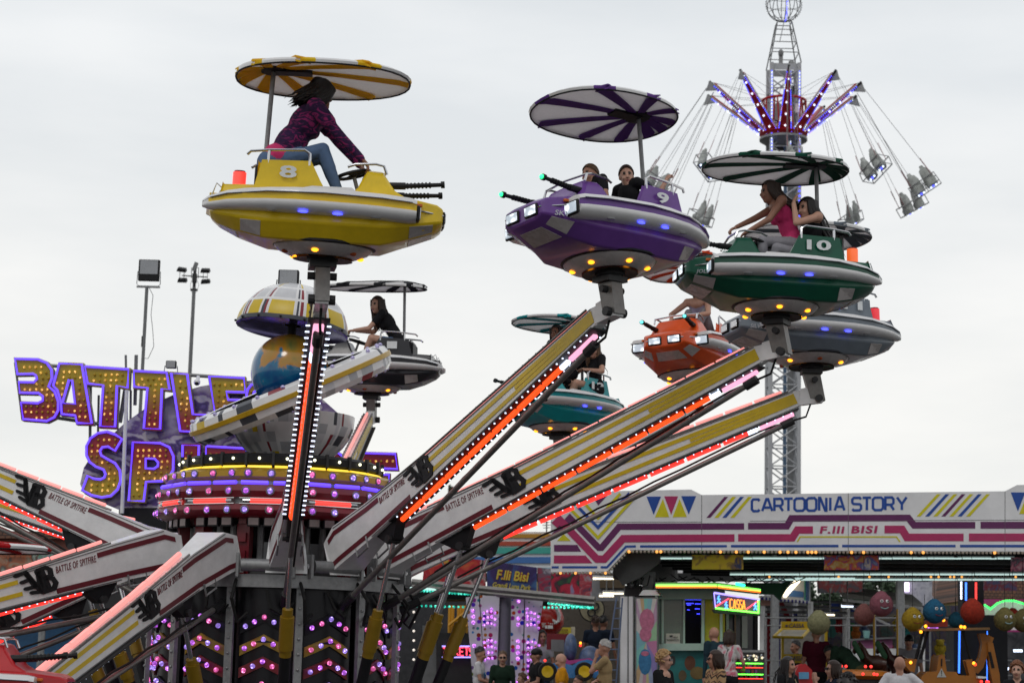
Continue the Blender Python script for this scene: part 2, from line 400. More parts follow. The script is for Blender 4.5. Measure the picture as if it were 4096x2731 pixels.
for k in range(12):
    for s in (-.5, .5):
        q, n, t = facet(k, s, 1.40, (zE + zF) / 2); b.cyl(q - t * .15, q + t * .15, .022, E_neon, 8)
b.split('neon_tube', ride)
b = HB()
for k in range(12):
    q, n, t = facet(k, 0, 1.42, (zB + zD) / 2); b.cyl(q - t * .22, q + t * .22, .024, E_red, 8)
    for s in (-1, 1): b.cyl(q + t * .22 * s, q + t * .30 * s, .02, M_chrome, 8)
    for zq in (zB + .008, zD - .008):
        q2, n, t = facet(k, 0, 1.435, zq); b.cyl(q2 - t * .34, q2 + t * .34, .008, M_chrome, 5)
b.build('red_neon', ride)
b = HB(); c = HB()
for k in range(24):
    a = SEAM + R(15) * (k + .5); q = V((math.cos(a), math.sin(a), 0))
    b.ball(q * 1.2 + V((0, 0, zK - .03)), .017, glow('bulb_cream', (1, 1, .7), 2.2), 8, 6)
    t = V((-q.y, q.x, 0)); c.cyl(q * 1.17 - t * .135 + V((0, 0, zK - .135)), q * 1.17 + t * .135 + V((0, 0, zK - .135)), .028, E_ybar, 8)
b.split('bulb', ride); c.split('light_bar', ride)
# ------------------------------------------------------------------ arms
RAD = 6.15
GOND = {'yellow': (10, 1290, 1042), 'purple': (36.7, 2440, 1100), 'green': (62, 3105, 1272), 'grey': (89, 3245, 1472), 'orange': (124, 2768, 1530),
        'teal': (147, 2242, 1738), 'black': (174, 1487, 1578), 'red': (-17, -212, 2940)}
POSN = {}
for k, (th, px, py) in GOND.items():
    POSN[k] = W(px, py, HY - RAD * math.cos(R(th)))
M_armt = mat('arm_lettering', (.14, .006, .016), .4)
def emb(b, O, X, Y, m, th=.008):
    """three linked letters EMB in fat strokes, slanted"""
    N = X.cross(Y).normalized() * th
    def P(x, y): return O + X * (x + .16 * (1 - y)) + Y * y
    S = [[(.0, .92), (.30, .97)], [(.10, .62), (.34, .66)], [(.14, .34), (.40, .34)], [(.30, .95), (.42, .30)], [(.30, .95), (.52, .12)], [(.26, .14), (.5, .1)],
         [(.52, .12), (.66, .95)], [(.62, .9), (.66, .16)], [(.66, .94), (.90, .98), (1.0, .86), (.97, .64), (.70, .56)], [(.72, .56), (.98, .5), (1.02, .3), (.90, .08), (.56, .04)], [(.76, .9), (.78, .12)]]
    for st in S:
        Lf, Rt = mitre(st, .145)
        stripquads(b, [P(q.x, q.y) + N for q in Lf], [P(q.x, q.y) + N for q in Rt], -N * 2, m)
        for q in (st[0], st[-1]):
            c = [P(q[0] + .072 * math.cos(j * math.pi / 5), q[1] + .072 * math.sin(j * math.pi / 5)) for j in range(10)]; b.prism([p + N * .98 for p in c], -N * 1.96, m)
def make_arm(th, tip, red=True):
    tr = .05 if 5 < th < 15 else .029; pr = .030 if th < 0 else .019
    rd = hdir(th); side = V((0, 0, 1)).cross(rd).normalized()     # side = to the left when looking outward
    H = HUB + rd * 1.5 + V((0, 0, Zf)); U = tip - H; Ln = U.length; U.normalize()
    side = V((0, 0, 1)).cross(U).normalized(); Vv = U.cross(side).normalized()
    if Vv.z < 0: Vv = -Vv
    o = HUB
    def Q(u, v, s=0): return H + U * u + Vv * v + side * s - o
    prof = [(0, .02, .46), (-.04, .32, .40), (.16, .43, .34), (.75, .40, .20), (2.0, .32, .12), (Ln - .25, .20, .10), (Ln, .13, .09)]
    lo = [(0, -.09), (-.04, -.05), (.16, -.04), (.75, -.02), (2.0, -.005), (Ln - .25, .0), (Ln, .04)]
    b = MB(); n = len(prof); vs = []
    for (u, v, w_), (u2, v2) in zip(prof, lo): vs += [Q(u, v, w_ / 2), Q(u, v, -w_ / 2), Q(u2, v2, -w_ / 2), Q(u2, v2, w_ / 2)]
    fs = [(0, 1, 2, 3), tuple(range(4 * n - 1, 4 * n - 5, -1))]
    for i in range(n - 1):
        for j in range(4): fs.append((4 * i + j, 4 * i + 4 + j, 4 * i + 4 + (j + 1) % 4, 4 * i + (j + 1) % 4))
    b.add(vs, fs, M_white)
    def vt(u):
        for i in range(n - 1):
            if prof[i][0] <= u <= prof[i + 1][0]:
                t = (u - prof[i][0]) / (prof[i + 1][0] - prof[i][0]); return prof[i][1] * (1 - t) + prof[i + 1][1] * t, (prof[i][2] * (1 - t) + prof[i + 1][2] * t) / 2, lo[i][1] * (1 - t) + lo[i + 1][1] * t
        return prof[-1][1], prof[-1][2] / 2, lo[-1][1]
    def band(us, f, wd, m, sg):
        for i in range(len(us) - 1):
            q = []
            for u in (us[i], us[i + 1]):
                t, hw, l = vt(u); v = l + (t - l) * f; q.append((Q(u, v + wd / 2, sg * (hw + .0025)), Q(u, v - wd / 2, sg * (hw + .0025))))
            b.prism([q[0][0], q[1][0], q[1][1], q[0][1]], side * sg * .004, m)
    for sg in (-1, 1):
        band([.04, .16, .75, 1.0], .82, .055, M_mar, sg); band([.04, .16, .75, 1.55], .15, .055, M_mar, sg)
        band([1.98, 2.0, 3.2, Ln - .25], .74, .045, M_yel, sg); band([1.95, 2.0, 3.2, Ln - .25], .34, .045, M_yel, sg)
        band([Ln - 1.6, Ln - .25], .54, .04, M_yel, sg)
        # seam lines on top and bottom edge
        band([.16, .75, 2.0, Ln - .25], .955, .010, M_grey, sg); band([.75, 2.0, Ln - .25], .03, .012, M_grey, sg)
        # lettering: reads left to right seen from that side
        t1, hw1, l1 = vt(1.05); t2, hw2, l2 = vt(1.5)
        def P(u, v): t, hw, l = vt(u); return Q(u, l + (t - l) * v, sg * (hw + .004))
        # looking from side sg: for sg=+1 (left of outward) outward is to the left of the picture
        if sg > 0: O = P(1.52, .66); X = P(1.02, .66) - O
        else: O = P(1.02, .66); X = P(1.52, .66) - O
        text(b, 'BATTLE OF SPITFIRE', O, X, Vv * .075, M_armt, .004, .15, .004, 1.1)
        if sg > 0: O = P(2.0, .18); X = P(1.63, .18) - O
        else: O = P(1.55, .18); X = P(1.93, .18) - O
        emb(b, O + side * sg * .004, X * 1.08, Vv * .27, M_black)
        # handle
        b.tube([Q(.45, .03, sg * .13), Q(.45, -.1, sg * .13), Q(.68, -.1, sg * .13), Q(.68, .03, sg * .13)], .012, M_gal, 6)
    arm = b.build('arm', ride, ang=25)
    # bottom light strip
    u0, u1 = 1.2, Ln - .32; b = MB(); N = 8; c = MB(); e = MB()
    b.prism([Q(u0 - .08, -.008, .11), Q(u1 + .05, -.008, .10), Q(u1 + .05, -.008, -.10), Q(u0 - .08, -.008, -.11)], -Vv * .02, M_dgrey)
    for i in range(N):
        a = u0 + (u1 - u0) * i / N + .02; z = u0 + (u1 - u0) * (i + 1) / N - .02
        m = (E_ored if red else E_red) if i < N - 1 else E_mag
        c.tube([Q(a, -.045), Q(z - (.12 if i == N - 2 else 0), -.045)], tr, m, 8)
        if i == N - 2: c.tube([Q(z - .12, -.045), Q(z, -.045)], tr, E_white, 8)
    for i in range(36):
        u = u0 + (u1 - u0) * (i + .5) / 36
        for s in (-.085, .085): e.cyl(Q(u, -.034, s * .9), Q(u, -.034, s * (1.35 if tr > .04 else 1.05)), .0075, E_white, 5)
    base = b.build('light_channel', arm); c.split('light_tube', arm); e.build('led_dots', arm)
    # top light strip
    b = MB(); c = MB()
    for i in range(11):
        a = .85 + (Ln - 1.2) * i / 11 + .015; z = .85 + (Ln - 1.2) * (i + 1) / 11 - .015
        ta, tz = vt(a)[0], vt(z)[0]; b.tube([Q(a, ta + .045), Q(z, tz + .04)], pr, E_pink, 8)
        for f in (.15, .5, .85):
            u = a + (z - a) * f; t_ = vt(u)[0]
            for s in (-1, 1): c.box(Q(u, t_ + .012, s * .07), (.02, .02, .02), M_grey)
    for s in (-1, 1): c.tube([Q(.8, vt(.8)[0] + .012, s * .08), Q(2.0, vt(2.0)[0] + .012, s * .07), Q(Ln - .3, vt(Ln - .3)[0] + .012, s * .06)], .012, M_dul, 6)
    b.split('light_tube', arm); c.build('top_rail', arm)
    # levelling rod and hose
    A = HUB + rd * 1.45 + V((0, 0, Zf - .42)) - o; B = tip - V((0, 0, .13)) - o - U * .32
    b = MB(); b.cyl(A, B, .032, M_dul, 12); b.cyl(A, A + (B - A) * .05, .05, M_dgrey, 10); b.cyl(B - (B - A) * .03, B, .05, M_dgrey, 10); b.build('levelling_rod', arm)
    b = MB(); hs = [A + (B - A) * t_ + V((0, 0, .07 + .012 * math.sin(t_ * 40))) + side * .05 for t_ in [i / 14 for i in range(2, 14)]]
    b.tube(hs + [B + V((0, 0, .05)) + rd * .15, B + V((0, 0, .25)) + rd * .22], .013, M_blk2, 6)
    b.tube([A + V((0, 0, .3)) + side * .15, A + V((0, 0, .05)) + rd * .22 + side * .2, A + V((0, 0, -.2)) + rd * .1 + side * .22, A + V((0, 0, -.1)) + side * .3], .02, M_blk2, 6)
    b.tube([A + V((0, 0, .15)) - side * .2, A + V((0, 0, -.05)) + rd * .12 - side * .16, A + V((0, 0, -.12)) + rd * .06 - side * .02, A + V((0, 0, .02)) + side * .1], .018, M_blk2, 6)
    b.build('hose', arm)
    # ram bracket + hydraulic ram
    K = Q(1.0, -.16); b = MB()
    b.prism([Q(.78, -.02, .06), Q(1.22, -.02, .06), Q(1.06, -.2, .06), Q(.94, -.2, .06)], -side * .12, M_black); b.cyl(Q(1, -.17, .1), Q(1, -.17, -.1), .045, M_dgrey, 10)
    b.build('ram_bracket', arm)
    G = rd * 1.62 + V((0, 0, .55)); d = (K - G); b = MB()
    b.cyl(K, G + d * .6, .026, M_chrome, 12); b.cyl(G + d * .49, G + d * .64, .078, M_och, 14); b.cyl(G + d * .64, G + d * .675, .058, M_och, 14); b.cyl(G + d * .46, G + d * .49, .065, M_och, 14)
    b.cyl(G, G + d * .46, .062, M_black, 14); b.build('hydraulic_ram', arm)
    # head piece under the gondola
    b = MB(); Tp = tip - o
    b.prism([Q(Ln - .25, .02, .06), Q(Ln - .15, .19, .06), Q(Ln + .0, .16, .06), Q(Ln + .08, .06, .06), Q(Ln + .03, -.06, .06)], -side * .12, M_white)
    cb = Tp + V((0, 0, .36)) - rd * .08; rt = Mx.Rotation(math.atan2(rd.y, rd.x), 3, 'Z')
    b.prism([Tp + rd * .08 + side * .065 - V((0, 0, .02)), Tp - rd * .10 + side * .065 - V((0, 0, .0)), cb - rd * .10 + side * .065 - V((0, 0, .07)), cb + rd * .10 + side * .065 - V((0, 0, .07))], -side * .13, M_dul)
    b.box(cb - V((0, 0, .04)), (.24, .24, .05), M_dgrey, rt); b.cyl(cb - V((0, 0, .03)), cb + V((0, 0, .03)), .12, M_black, 16)
    b.cyl(Tp - side * .12, Tp + side * .12, .045, M_dgrey, 10); b.cyl(Tp - side * .13 + V((0, 0, .22)) - rd * .05, Tp + side * .13 + V((0, 0, .22)) - rd * .05, .035, M_dgrey, 10)
    b.build('arm_head', arm)
for k, (th, px, py) in GOND.items():
    rd = hdir(th); make_arm(th, POSN[k] - V((0, 0, .37)) + rd * .08, red=k in ('yellow', 'purple', 'green'))
for th, px, py in ((240, -330, 1935), (264, -680, 1660), (286, -1000, 3010), (315, -1000, 2690)):
    Y = HY - RAD * math.cos(R(th)); make_arm(th, W(px, py, Y), red=False)
# ------------------------------------------------------------------ planet ornament on the hub
zO = hz(1165, 1820, HY)
orn = thing('planet_ornament', 'painted globe inside a tilted ring under a domed cap on the ride hub', 'ornament', HUB + V((0, 0, zK + .05)))
OO = orn.location
pm = [M_white2, mat('panel_grey', (.45, .46, .48), .35), mat('panel_dark', (.05, .055, .07), .35), mat('panel_red', (.25, .02, .03), .35), M_yel, mat('panel_pale', (.6, .6, .62), .3)]
def pick(p):
    x = random.random(); s = 0
    for i, q in enumerate(p):
        s += q
        if x < s: return pm[i]
    return pm[0]
def ctr(px, py): return W(px, py, HY) - OO
K = HY / FPX * math.sqrt(1 + .02)
# bowl
cb = ctr(1165, 1835); ct = ctr(1172, 1665)
hB = (ct - cb).z; b = MB(); b.M = Mx.Translation(V((cb.x, cb.y, 0)))
angs = []; a = 0
while a < 2 * math.pi - .02: angs.append(a); a += random.choice((.05, .11, .16, .07))
z0 = cb.z - .02
b.lathe([(.42, z0), (.50, z0 + .06), (.60, z0 + .16), (.68, z0 + .27), (.725, z0 + .38), (.735, hB + z0 + .02), (.70, hB + z0 + .02), (.3, z0 + .35)], None, mf=lambda i, k: pick((.30, .24, .26, .06, .04, .1)) if k % 3 else pm[0], angs=angs)
bowl = b.build('bowl', orn)
b = MB(); b.M = Mx.Translation(V((ct.x, ct.y, 0)))
b.lathe([(.2, z0 + .3), (.28, hB + z0), (.30, hB + z0 + .25), (.1, hB + z0 + .3)], mat('ornament_core', (.28, .16, .3), .3, .2), 20); b.build('core', bowl)
# globe
gc = ctr(1160, 1490)
gm = bpy.data.materials.new('globe_paint'); gm.use_nodes = True; t = gm.node_tree; pb = t.nodes['Principled BSDF']; pb.inputs['Roughness'].default_value = .18; pb.inputs['Coat Weight'].default_value = .5
tcn = t.nodes.new('ShaderNodeTexCoord'); n1 = t.nodes.new('ShaderNodeTexNoise'); n1.inputs['Scale'].default_value = 2.3; n1.inputs['Detail'].default_value = 5; n1.inputs['Distortion'].default_value = .6
spz = t.nodes.new('ShaderNodeSeparateXYZ'); mm = t.nodes.new('ShaderNodeMath'); mm.operation = 'MULTIPLY_ADD'; mm.inputs[1].default_value = .55; 
cr = t.nodes.new('ShaderNodeValToRGB'); ce = cr.color_ramp.elements
ce[0].position = .38; ce[0].color = (.006, .07, .22, 1); ce[1].position = .9; ce[1].color = (.16, .14, .01, 1)
for p, c in ((.52, (.01, .16, .30, 1)), (.56, (.5, .22, .02, 1)), (.66, (.42, .24, .03, 1)), (.76, (.18, .2, .05, 1))):
    e = ce.new(p); e.color = c
t.links.new(tcn.outputs['Object'], n1.inputs['Vector']); t.links.new(tcn.outputs['Object'], spz.inputs[0]); t.links.new(spz.outputs[2], mm.inputs[0]); t.links.new(n1.outputs[0], mm.inputs[2]); t.links.new(mm.outputs[0], cr.inputs[0]); t.links.new(cr.outputs[0], pb.inputs['Base Color'])
b = MB(); b.ball((0, 0, 0), .465, gm, 40, 26); go = b.build('globe', orn, ang=60); go.location = gc
# dome
dc = ctr(1168, 1322); dt = Mx.Translation(dc) @ Mx.Rotation(R(5.5), 4, 'Y') @ Mx.Rotation(R(-3), 4, 'X')
cols = [('Y', 26), ('w', 3), ('k', 2.2), ('w', 1.5), ('r', 3.2), ('w', 3), ('y', 15), ('w', 2.5), ('k', 3), ('r', 2.6), ('w', 3)]
angs = []; tags = []; a = 185; 
while a < 185 + 360 - 8:
    c, d = cols[len(angs) % len(cols)]; angs.append(R(a)); tags.append(c); a += d
def dm(i, k):
    c = tags[k]
    if i in (0, 3): return pm[2] if i == 0 else pm[0]
    if c == 'w': return pm[0]
    if i in (1, 2): return {'Y': pm[4], 'y': pm[4], 'k': pm[2], 'r': pm[3]}[c]
    if i == 6: return pm[0]
    if i in (4, 5): return {'Y': pm[5], 'y': pm[5], 'k': pm[2] if k % 2 else pm[5], 'r': pm[3]}[c]
    return {'Y': pm[5], 'y': pm[0], 'k': pm[1], 'r': pm[3] if k % 3 else pm[4]}[c]
b = MB(); b.M = dt; rd_, hd = .675, .56
pr = [(rd_ * 1.0, -.0)] + [(rd_ * math.cos(R(q)), hd * math.sin(R(q))) for q in (5, 14, 24, 28, 38, 46, 50, 60, 70, 80, 88)]
b.lathe(pr, None, mf=dm, angs=angs); b.lathe([(.001, hd), (.06, hd - .002)], pm[1], 12)
dome = b.build('dome', orn, ang=50)
b = MB(); b.M = dt; b.lathe([(rd_ * .995, -.004), (.62, .03), (.5, .05), (.1, .06)], mat('dome_lining', (.10, .08, .26), .15, .6, var=.3, scale=5), 40)
for q in range(0, 360, 24): b.ball((rd_ * 1.01 * math.cos(R(q)), rd_ * 1.01 * math.sin(R(q)), .015), .016, M_black, 6, 4)
b.cyl((0, 0, -.3), (0, 0, .1), .05, M_black, 8); b.build('lining', dome)
# ring
rc = ctr(1165, 1577); rt = Mx.Translation(rc) @ Mx.Rotation(R(-24), 4, 'Y') @ Mx.Rotation(R(11), 4, 'X')
angs = []; a = 0
while a < 2 * math.pi - .04: angs.append(a); a += random.choice((.06, .1, .17, .22))
b = MB(); b.M = rt; RR = 1.27
b.lathe([(RR - .30, .15), (RR - .10, .155), (RR - .03, .12), (RR - .005, .05)], None, mf=lambda i, k: pick((.50, .14, .20, .04, .02, .10)) if k % 2 and i else pm[0], angs=angs)
b.lathe([(RR - .005, .05), (RR + .012, .045), (RR + .012, -.005), (RR - .005, -.01)], mat('ring_gold', (.5, .3, .01), .3), 60)
b.lathe([(RR - .005, -.01), (RR - .02, -.09), (RR - .08, -.15), (RR - .30, -.16)], None, mf=lambda i, k: pick((.34, .16, .32, .08, .03, .07)) if k % 2 else pm[0], angs=angs)
b.lathe([(RR - .30, .151), (RR - .31, .0), (RR - .30, -.16)], M_black, 60)
ring = b.build('ring', orn, ang=30)
b = MB(); b.M = rt
for q in range(0, 360, 15):
    for rr_, zq in ((RR - .07, .145), (RR - .10, -.145)): b.ball((rr_ * math.cos(R(q)), rr_ * math.sin(R(q)), zq), .026, mat('lamp_lens', (.5, .45, .75), .1, .3, var=0), 8, 6)
b.build('bulbs', ring)
b = MB(); b.M = rt
for q in range(0, 360, 60): b.cyl((.3 * math.cos(R(q)), .3 * math.sin(R(q)), 0), ((RR - .28) * math.cos(R(q)), (RR - .28) * math.sin(R(q)), 0), .03, M_black, 6)
b.build('spoke', ring)
# ================================================================== GONDOLAS
def loft(b, secs, m, caps=True):
    n = len(secs[0]); vs = [p for s in secs for p in s]; fs = []; ms = []
    for i in range(len(secs) - 1):
        for j in range(n): fs.append((i * n + j, i * n + (j + 1) % n, (i + 1) * n + (j + 1) % n, (i + 1) * n + j)); ms.append(m(i, j) if callable(m) else m)
    if caps:
        fs += [list(range(n - 1, -1, -1)), list(range((len(secs) - 1) * n, len(secs) * n))]; k = m(0, 0) if callable(m) else m; ms += [k, k]
    b.add(vs, fs, ms)
M_glass = mat('headlamp_glass', (.7, .75, .8), .1, 0, .9, (.75, .85, 1))
_t = M_glass.node_tree; _v = _t.nodes.new('ShaderNodeTexVoronoi'); _v.inputs['Scale'].default_value = 11; _c = _t.nodes.new('ShaderNodeTexCoord'); _r = _t.nodes.new('ShaderNodeValToRGB')
_r.color_ramp.elements[0].color = (1.6, 1.7, 1.8, 1); _r.color_ramp.elements[0].position = .15; _r.color_ramp.elements[1].position = .6; _r.color_ramp.elements[1].color = (.22, .28, .34, 1)
_t.links.new(_c.outputs['Object'], _v.inputs['Vector']); _t.links.new(_v.outputs['Distance'], _r.inputs[0]); _t.links.new(_r.outputs[0], _t.nodes['Principled BSDF'].inputs['Emission Color'])
M_glassd = mat('headlamp_dull', (.75, .75, .78), .08, .4, var=.2, scale=40)
M_belly = mat('belly_white', (.5, .46, .45), .25, var=.1)
M_canvas = canvas('canopy_white', (.82, .80, .80))
def car_mesh(hull, coam, colm, num, name, gunled, lit, tilt=(0, 0), rail=None, tail=None, cdx=0):
    """parts in local space: +x nose, z=0 underside"""
    P = []
    hull.parent if False else None
    root = hull
    def ad(n, b, par=None, **k): return b.build(n, par or root, **k)
    # hull
    b = MB()
    def sec(x, wb, zb, wm, zm, wt, zt):
        return [(x, wb, zb), (x, wm, zm), (x, wt, zt), (x, wt * .5, zt + .02), (x, -wt * .5, zt + .02), (x, -wt, zt), (x, -wm, zm), (x, -wb, zb)]
    S = [sec(1.04, .16, .38, .27, .42, .25, .55), sec(.98, .2, .33, .32, .40, .30, .585), sec(.72, .26, .22, .42, .34, .38, .62), sec(.50, .36, .135, .50, .30, .44, .63),
         sec(.0, .44, .115, .54, .29, .46, .58), sec(-.52, .38, .125, .50, .29, .44, .58), sec(-.75, .28, .19, .42, .31, .36, .58), sec(-.95, .16, .28, .30, .35, .26, .54), sec(-1.02, .10, .34, .2, .38, .18, .48)]
    loft(b, S[::-1], colm); h = ad('hull', b, bevel=.018)
    # cockpit floor dark
    b = MB(); b.box((.0, 0, .605), (.66, .56, .012), M_black); ad('cockpit_floor', b)
    # belly windows laid on the hull faces
    SS = S[::-1]
    for (i, js) in ((6, (7, 0, 6)), (1, (7,)), (2, (0, 6))):
        for j in js:
            q = [V(SS[i][j]), V(SS[i][(j + 1) % 8]), V(SS[i + 1][(j + 1) % 8]), V(SS[i + 1][j])]; c_ = sum(q, V()) / 4; n_ = (q[1] - q[0]).cross(q[3] - q[0]).normalized()
            if n_.dot(c_ - V((0, 0, .4))) < 0: n_ = -n_
            b = MB(); b.prism([c_ + (p - c_) * .78 + n_ * .006 for p in q], -n_ * .012, M_belly); b.build('belly_panel', root)
    # side pods
    for s in (-1, 1):
        b = MB(); secs = []; PSH = [(-.5, 1.08), (.3, 1.15), (.72, 1.08), (.90, .80), (.93, .66), (.82, .62), (.82, .06), (1.0, .0), (1.05, -.25), (.92, -.6), (.55, -.88), (-.1, -1.0), (-.6, -.95)]
        for x, y, z, ry, rz in ((.80, .44, .47, .115, .10), (.74, .45, .472, .13, .112), (.5, .49, .478, .13, .117), (.25, .515, .48, .13, .117), (.0, .53, .48, .13, .117), (-.25, .52, .48, .128, .115), (-.5, .49, .475, .12, .106), (-.7, .43, .47, .11, .097), (-.85, .36, .465, .10, .085), (-1.02, .27, .445, .07, .06), (-1.08, .22, .44, .03, .03)):
            secs.append([(x, s * (y + ry * q0), z + rz * q1) for q0, q1 in PSH])
        loft(b, secs, lambda i, j: colm if j in (4, 5, 6) and i < 9 else M_white2); pod = ad('side_pod', b, ang=42)
        b = MB(); b.tube([(x, s * (y + ry * .96), z + rz * .70) for x, y, z, ry, rz in ((.76, .45, .472, .125, .108), (.5, .49, .478, .13, .117), (.0, .53, .48, .13, .117), (-.5, .49, .475, .12, .106), (-.85, .36, .465, .10, .085), (-1.0, .28, .45, .07, .06))], .010, M_chrome, 6); ad('chrome_trim', b, pod)
        # pod headlight
        b = MB(); b.box((.815, s * .44, .455), (.03, .20, .15), M_black); b.build('headlight', pod, bevel=.02)
        b = MB(); b.box((.832, s * .44, .455), (.012, .16, .11), M_glass if lit else M_glassd); b.build('headlight_glass', pod, bevel=.01)
        b = MB()
        for x in (.12, -.18): b.ball((x, s * .61, .372), (.045, .02, .012), E_blue, 8, 6)
        for x in (.45, -.45): b.ball((x, s * .56, .366), (.05, .02, .008), M_chrome, 8, 6)
        b.split('pod_lamp', pod)
        # side marker
        b = MB(); b.box((.80, s * .375, .555), (.10, .03, .03), mat('marker_amber', (.6, .13, .01), .2)); ad('side_marker', b, bevel=.006)
        b = MB(); b.tube([(1.045, s * .06, .475), (1.04, s * .25, .49), (.82, s * .40, .50)], .009, M_chrome, 6); ad('nose_trim', b)
        # nose headlights
        b = MB(); b.box((1.045, s * .135, .475), (.03, .19, .125), M_black); hl = ad('headlight', b, bevel=.02)
        b = MB(); b.box((1.062, s * .135, .475), (.012, .155, .09), M_glass if lit else M_glassd); b.build('headlight_glass', hl, bevel=.01)
        # guns
        b = MB(); g0, g1 = V((.55, s * .26, .74)), V((1.02, s * .30, .79)); b.cyl(g0, g1, .026, M_black, 10, .02)
        for i in range(8): b.cyl(g0.lerp(g1, .25 + i * .07), g0.lerp(g1, .28 + i * .07), .031, M_black, 8)
        b.cyl(g0.lerp(g1, .96), g0.lerp(g1, 1.03), .034, M_black, 10); b.cyl(g0 - V((.1, 0, .0)), g0.lerp(g1, .3), .036, M_black, 8); b.box(g0 + V((0, 0, -.06)), (.06, .05, .1), M_black)
        gun = ad('gun_barrel', b)
        if gunled: b = MB(); b.ball(g0.lerp(g1, 1.04), .024, gunled, 8, 6); b.build('gun_lamp', gun)
        # nose name
        if name:
            b = MB(); A_, B_ = V((.62, s * .485, .36)), V((.95, s * .355, .385)); O, X = (B_, A_ - B_) if s > 0 else (A_, B_ - A_)
            text(b, name, O, X, (0, 0, .055), mat('name_silver', (.5, .5, .52), .3, .5), .006, .2, .01); ad('lettering', b)
    # deck white fairing strip next to the cockpit
    b = MB()
    for s in (-1, 1): b.prism([(.28, s * .46, .60), (.22, s * .46, .655), (-.12, s * .46, .645), (-.34, s * .46, .585)], (0, -s * .03, 0), M_white2)
    ad('cockpit_sill', b, bevel=.01)
    # dash hump
    b = MB(); secs = []
    for z, x0, x1, w_ in ((.60, .20, .74, .40), (.69, .27, .60, .37), (.80, .31, .53, .33), (.875, .34, .49, .28), (.89, .37, .46, .22)):
        secs.append([(x0, w_, z), (x1, w_ * .92, z), (x1 + .02, 0, z), (x1, -w_ * .92, z), (x0, -w_, z), (x0 + .04, 0, z)])
    loft(b, secs, coam); ad('dash_hump', b, bevel=.025)
    b = MB()
    for s in (-1, 1): b.tube([(.52, s * .30, .85), (.49, s * .30, .93), (.42, s * .30, .945), (.24, s * .29, .93), (.17, s * .28, .90)], .013, M_chrome, 8)
    b.tube([(.49, .30, .93), (.51, 0, .94), (.49, -.30, .93)], .013, M_chrome, 8); ad('dash_rail', b)
    # steering wheel
    b = MB(); cw = V((.22, 0, .88)); ax = Mx.Rotation(R(-18), 3, 'Y')
    b.tube([cw + ax @ V((.15 * math.cos(a), .15 * math.sin(a), 0)) for a in [2 * math.pi * i / 20 for i in range(20)]], .018, M_black, 8, True)
    for a in (0, 2.1, 4.2): b.cyl(cw, cw + ax @ V((.15 * math.cos(a), .15 * math.sin(a), 0)), .012, M_black, 6)
    b.ball(cw, .035, M_black, 8, 6); b.cyl(cw, cw + V((.06, 0, -.2)), .018, M_gal, 8); ad('steering_wheel', b)
    # rear coaming
    b = MB()
    for s in (-1, 1):
        b.prism([(-.0, s * .43, .575), (-.07, s * .42, .70), (-.16, s * .41, .885), (-.56, s * .39, .87), (-.62, s * .40, .57)], (0, -s * .05, 0), coam)
    b.prism([(-.56, .36, .57), (-.56, .34, .87), (-.56, -.34, .87), (-.56, -.36, .57)], (-.05, 0, 0), coam)
    b.prism([(-.62, .34, .57), (-.61, .30, .66), (-.61, -.30, .66), (-.62, -.34, .57)], (-.30, 0, -.02), coam)
    cm = ad('seat_coaming', b, bevel=.02)
    b = MB(); b.box((-.6, 0, .70), (.08, .6, .3), M_black); b.box((-.4, 0, .63), (.4, .62, .1), M_black); ad('seat', b, bevel=.02)
    if num:
        b = MB()
        for s in (-1, 1):
            w2 = .055 * len(num) + .02; xc = -.34; O = V((xc + w2 * s, s * .436, .72)); X = V((-2 * w2 * s, 0, 0))
            text(b, num, O, X, (0, 0, .12), mat('number_silver', (.72, .74, .75), .35, .2), .005, 0, .03)
        ad('number', b)
    b = MB(); rl = rail or M_chrome
    for s in (-1, 1):
        b.tube([(-.16, s * .40, .86), (-.165, s * .40, .98), (-.21, s * .40, 1.01), (-.52, s * .38, .99), (-.68, s * .36, .97), (-.71, s * .34, .94)], .014, rl, 8)
        b.cyl((-.52, s * .38, .86), (-.52, s * .38, .99), .013, rl, 8)
    ad('seat_rail', b)
    # tail
    b = MB()
    for s in (-1, 1): b.tube([(-.86, s * .2, .56), (-.97, s * .2, .66), (-1.01, s * .2, .52)], .009, M_chrome, 6); b.box((-1.0, s * .14, .47), (.05, .1, .05), M_red); b.cyl((-.84, s * .2, .56), (-.95, s * .2, .50), .03, M_red, 8)
    b.box((-.93, 0, .55), (.2, .3, .04), colm); ad('tail', b, bevel=.008)
    if tail: b = MB(); b.cyl((-.80, .12, .60), (-.80, .12, .84), .06, tail, 12); b.cyl((-.80, .12, .84), (-.80, .12, .855), .05, M_drk, 12); ad('beacon', b)
    # underside skirt
    b = MB(); b.lathe([(.27, .02), (.30, .03), (.40, .075), (.44, .115), (.43, .14), (.2, .14)], M_belly, 28); b.lathe([(.445, .12), (.47, .13), (.465, .15), (.43, .17)], M_black, 28)
    sk = ad('skirt', b)
    b = MB(); b.lathe([(.01, .03), (.27, .0)], M_black, 20); b.cyl((0, 0, -.02), (0, 0, .05), .14, M_dgrey, 14); ad('turntable', b)
    b = MB()
    for q in range(0, 360, 60):
        c_, s_ = math.cos(R(q + 20)), math.sin(R(q + 20)); b.ball((.355 * c_, .355 * s_, .052), (.032, .032, .022), E_amber if (q // 60) % 2 == 0 or lit else mat('amber_off', (.35, .06, .01), .2), 10, 6)
    b.split('indicator_lamp', sk)
    # canopy
    HXc = -.45; PXc = HXc + cdx; zc = 1.80; ta, tb = tilt
    CM = Mx.Translation(V((PXc, 0, zc))) @ Mx.Rotation(R(tb), 4, 'Y') @ Mx.Rotation(R(ta), 4, 'X')
    NA = 72
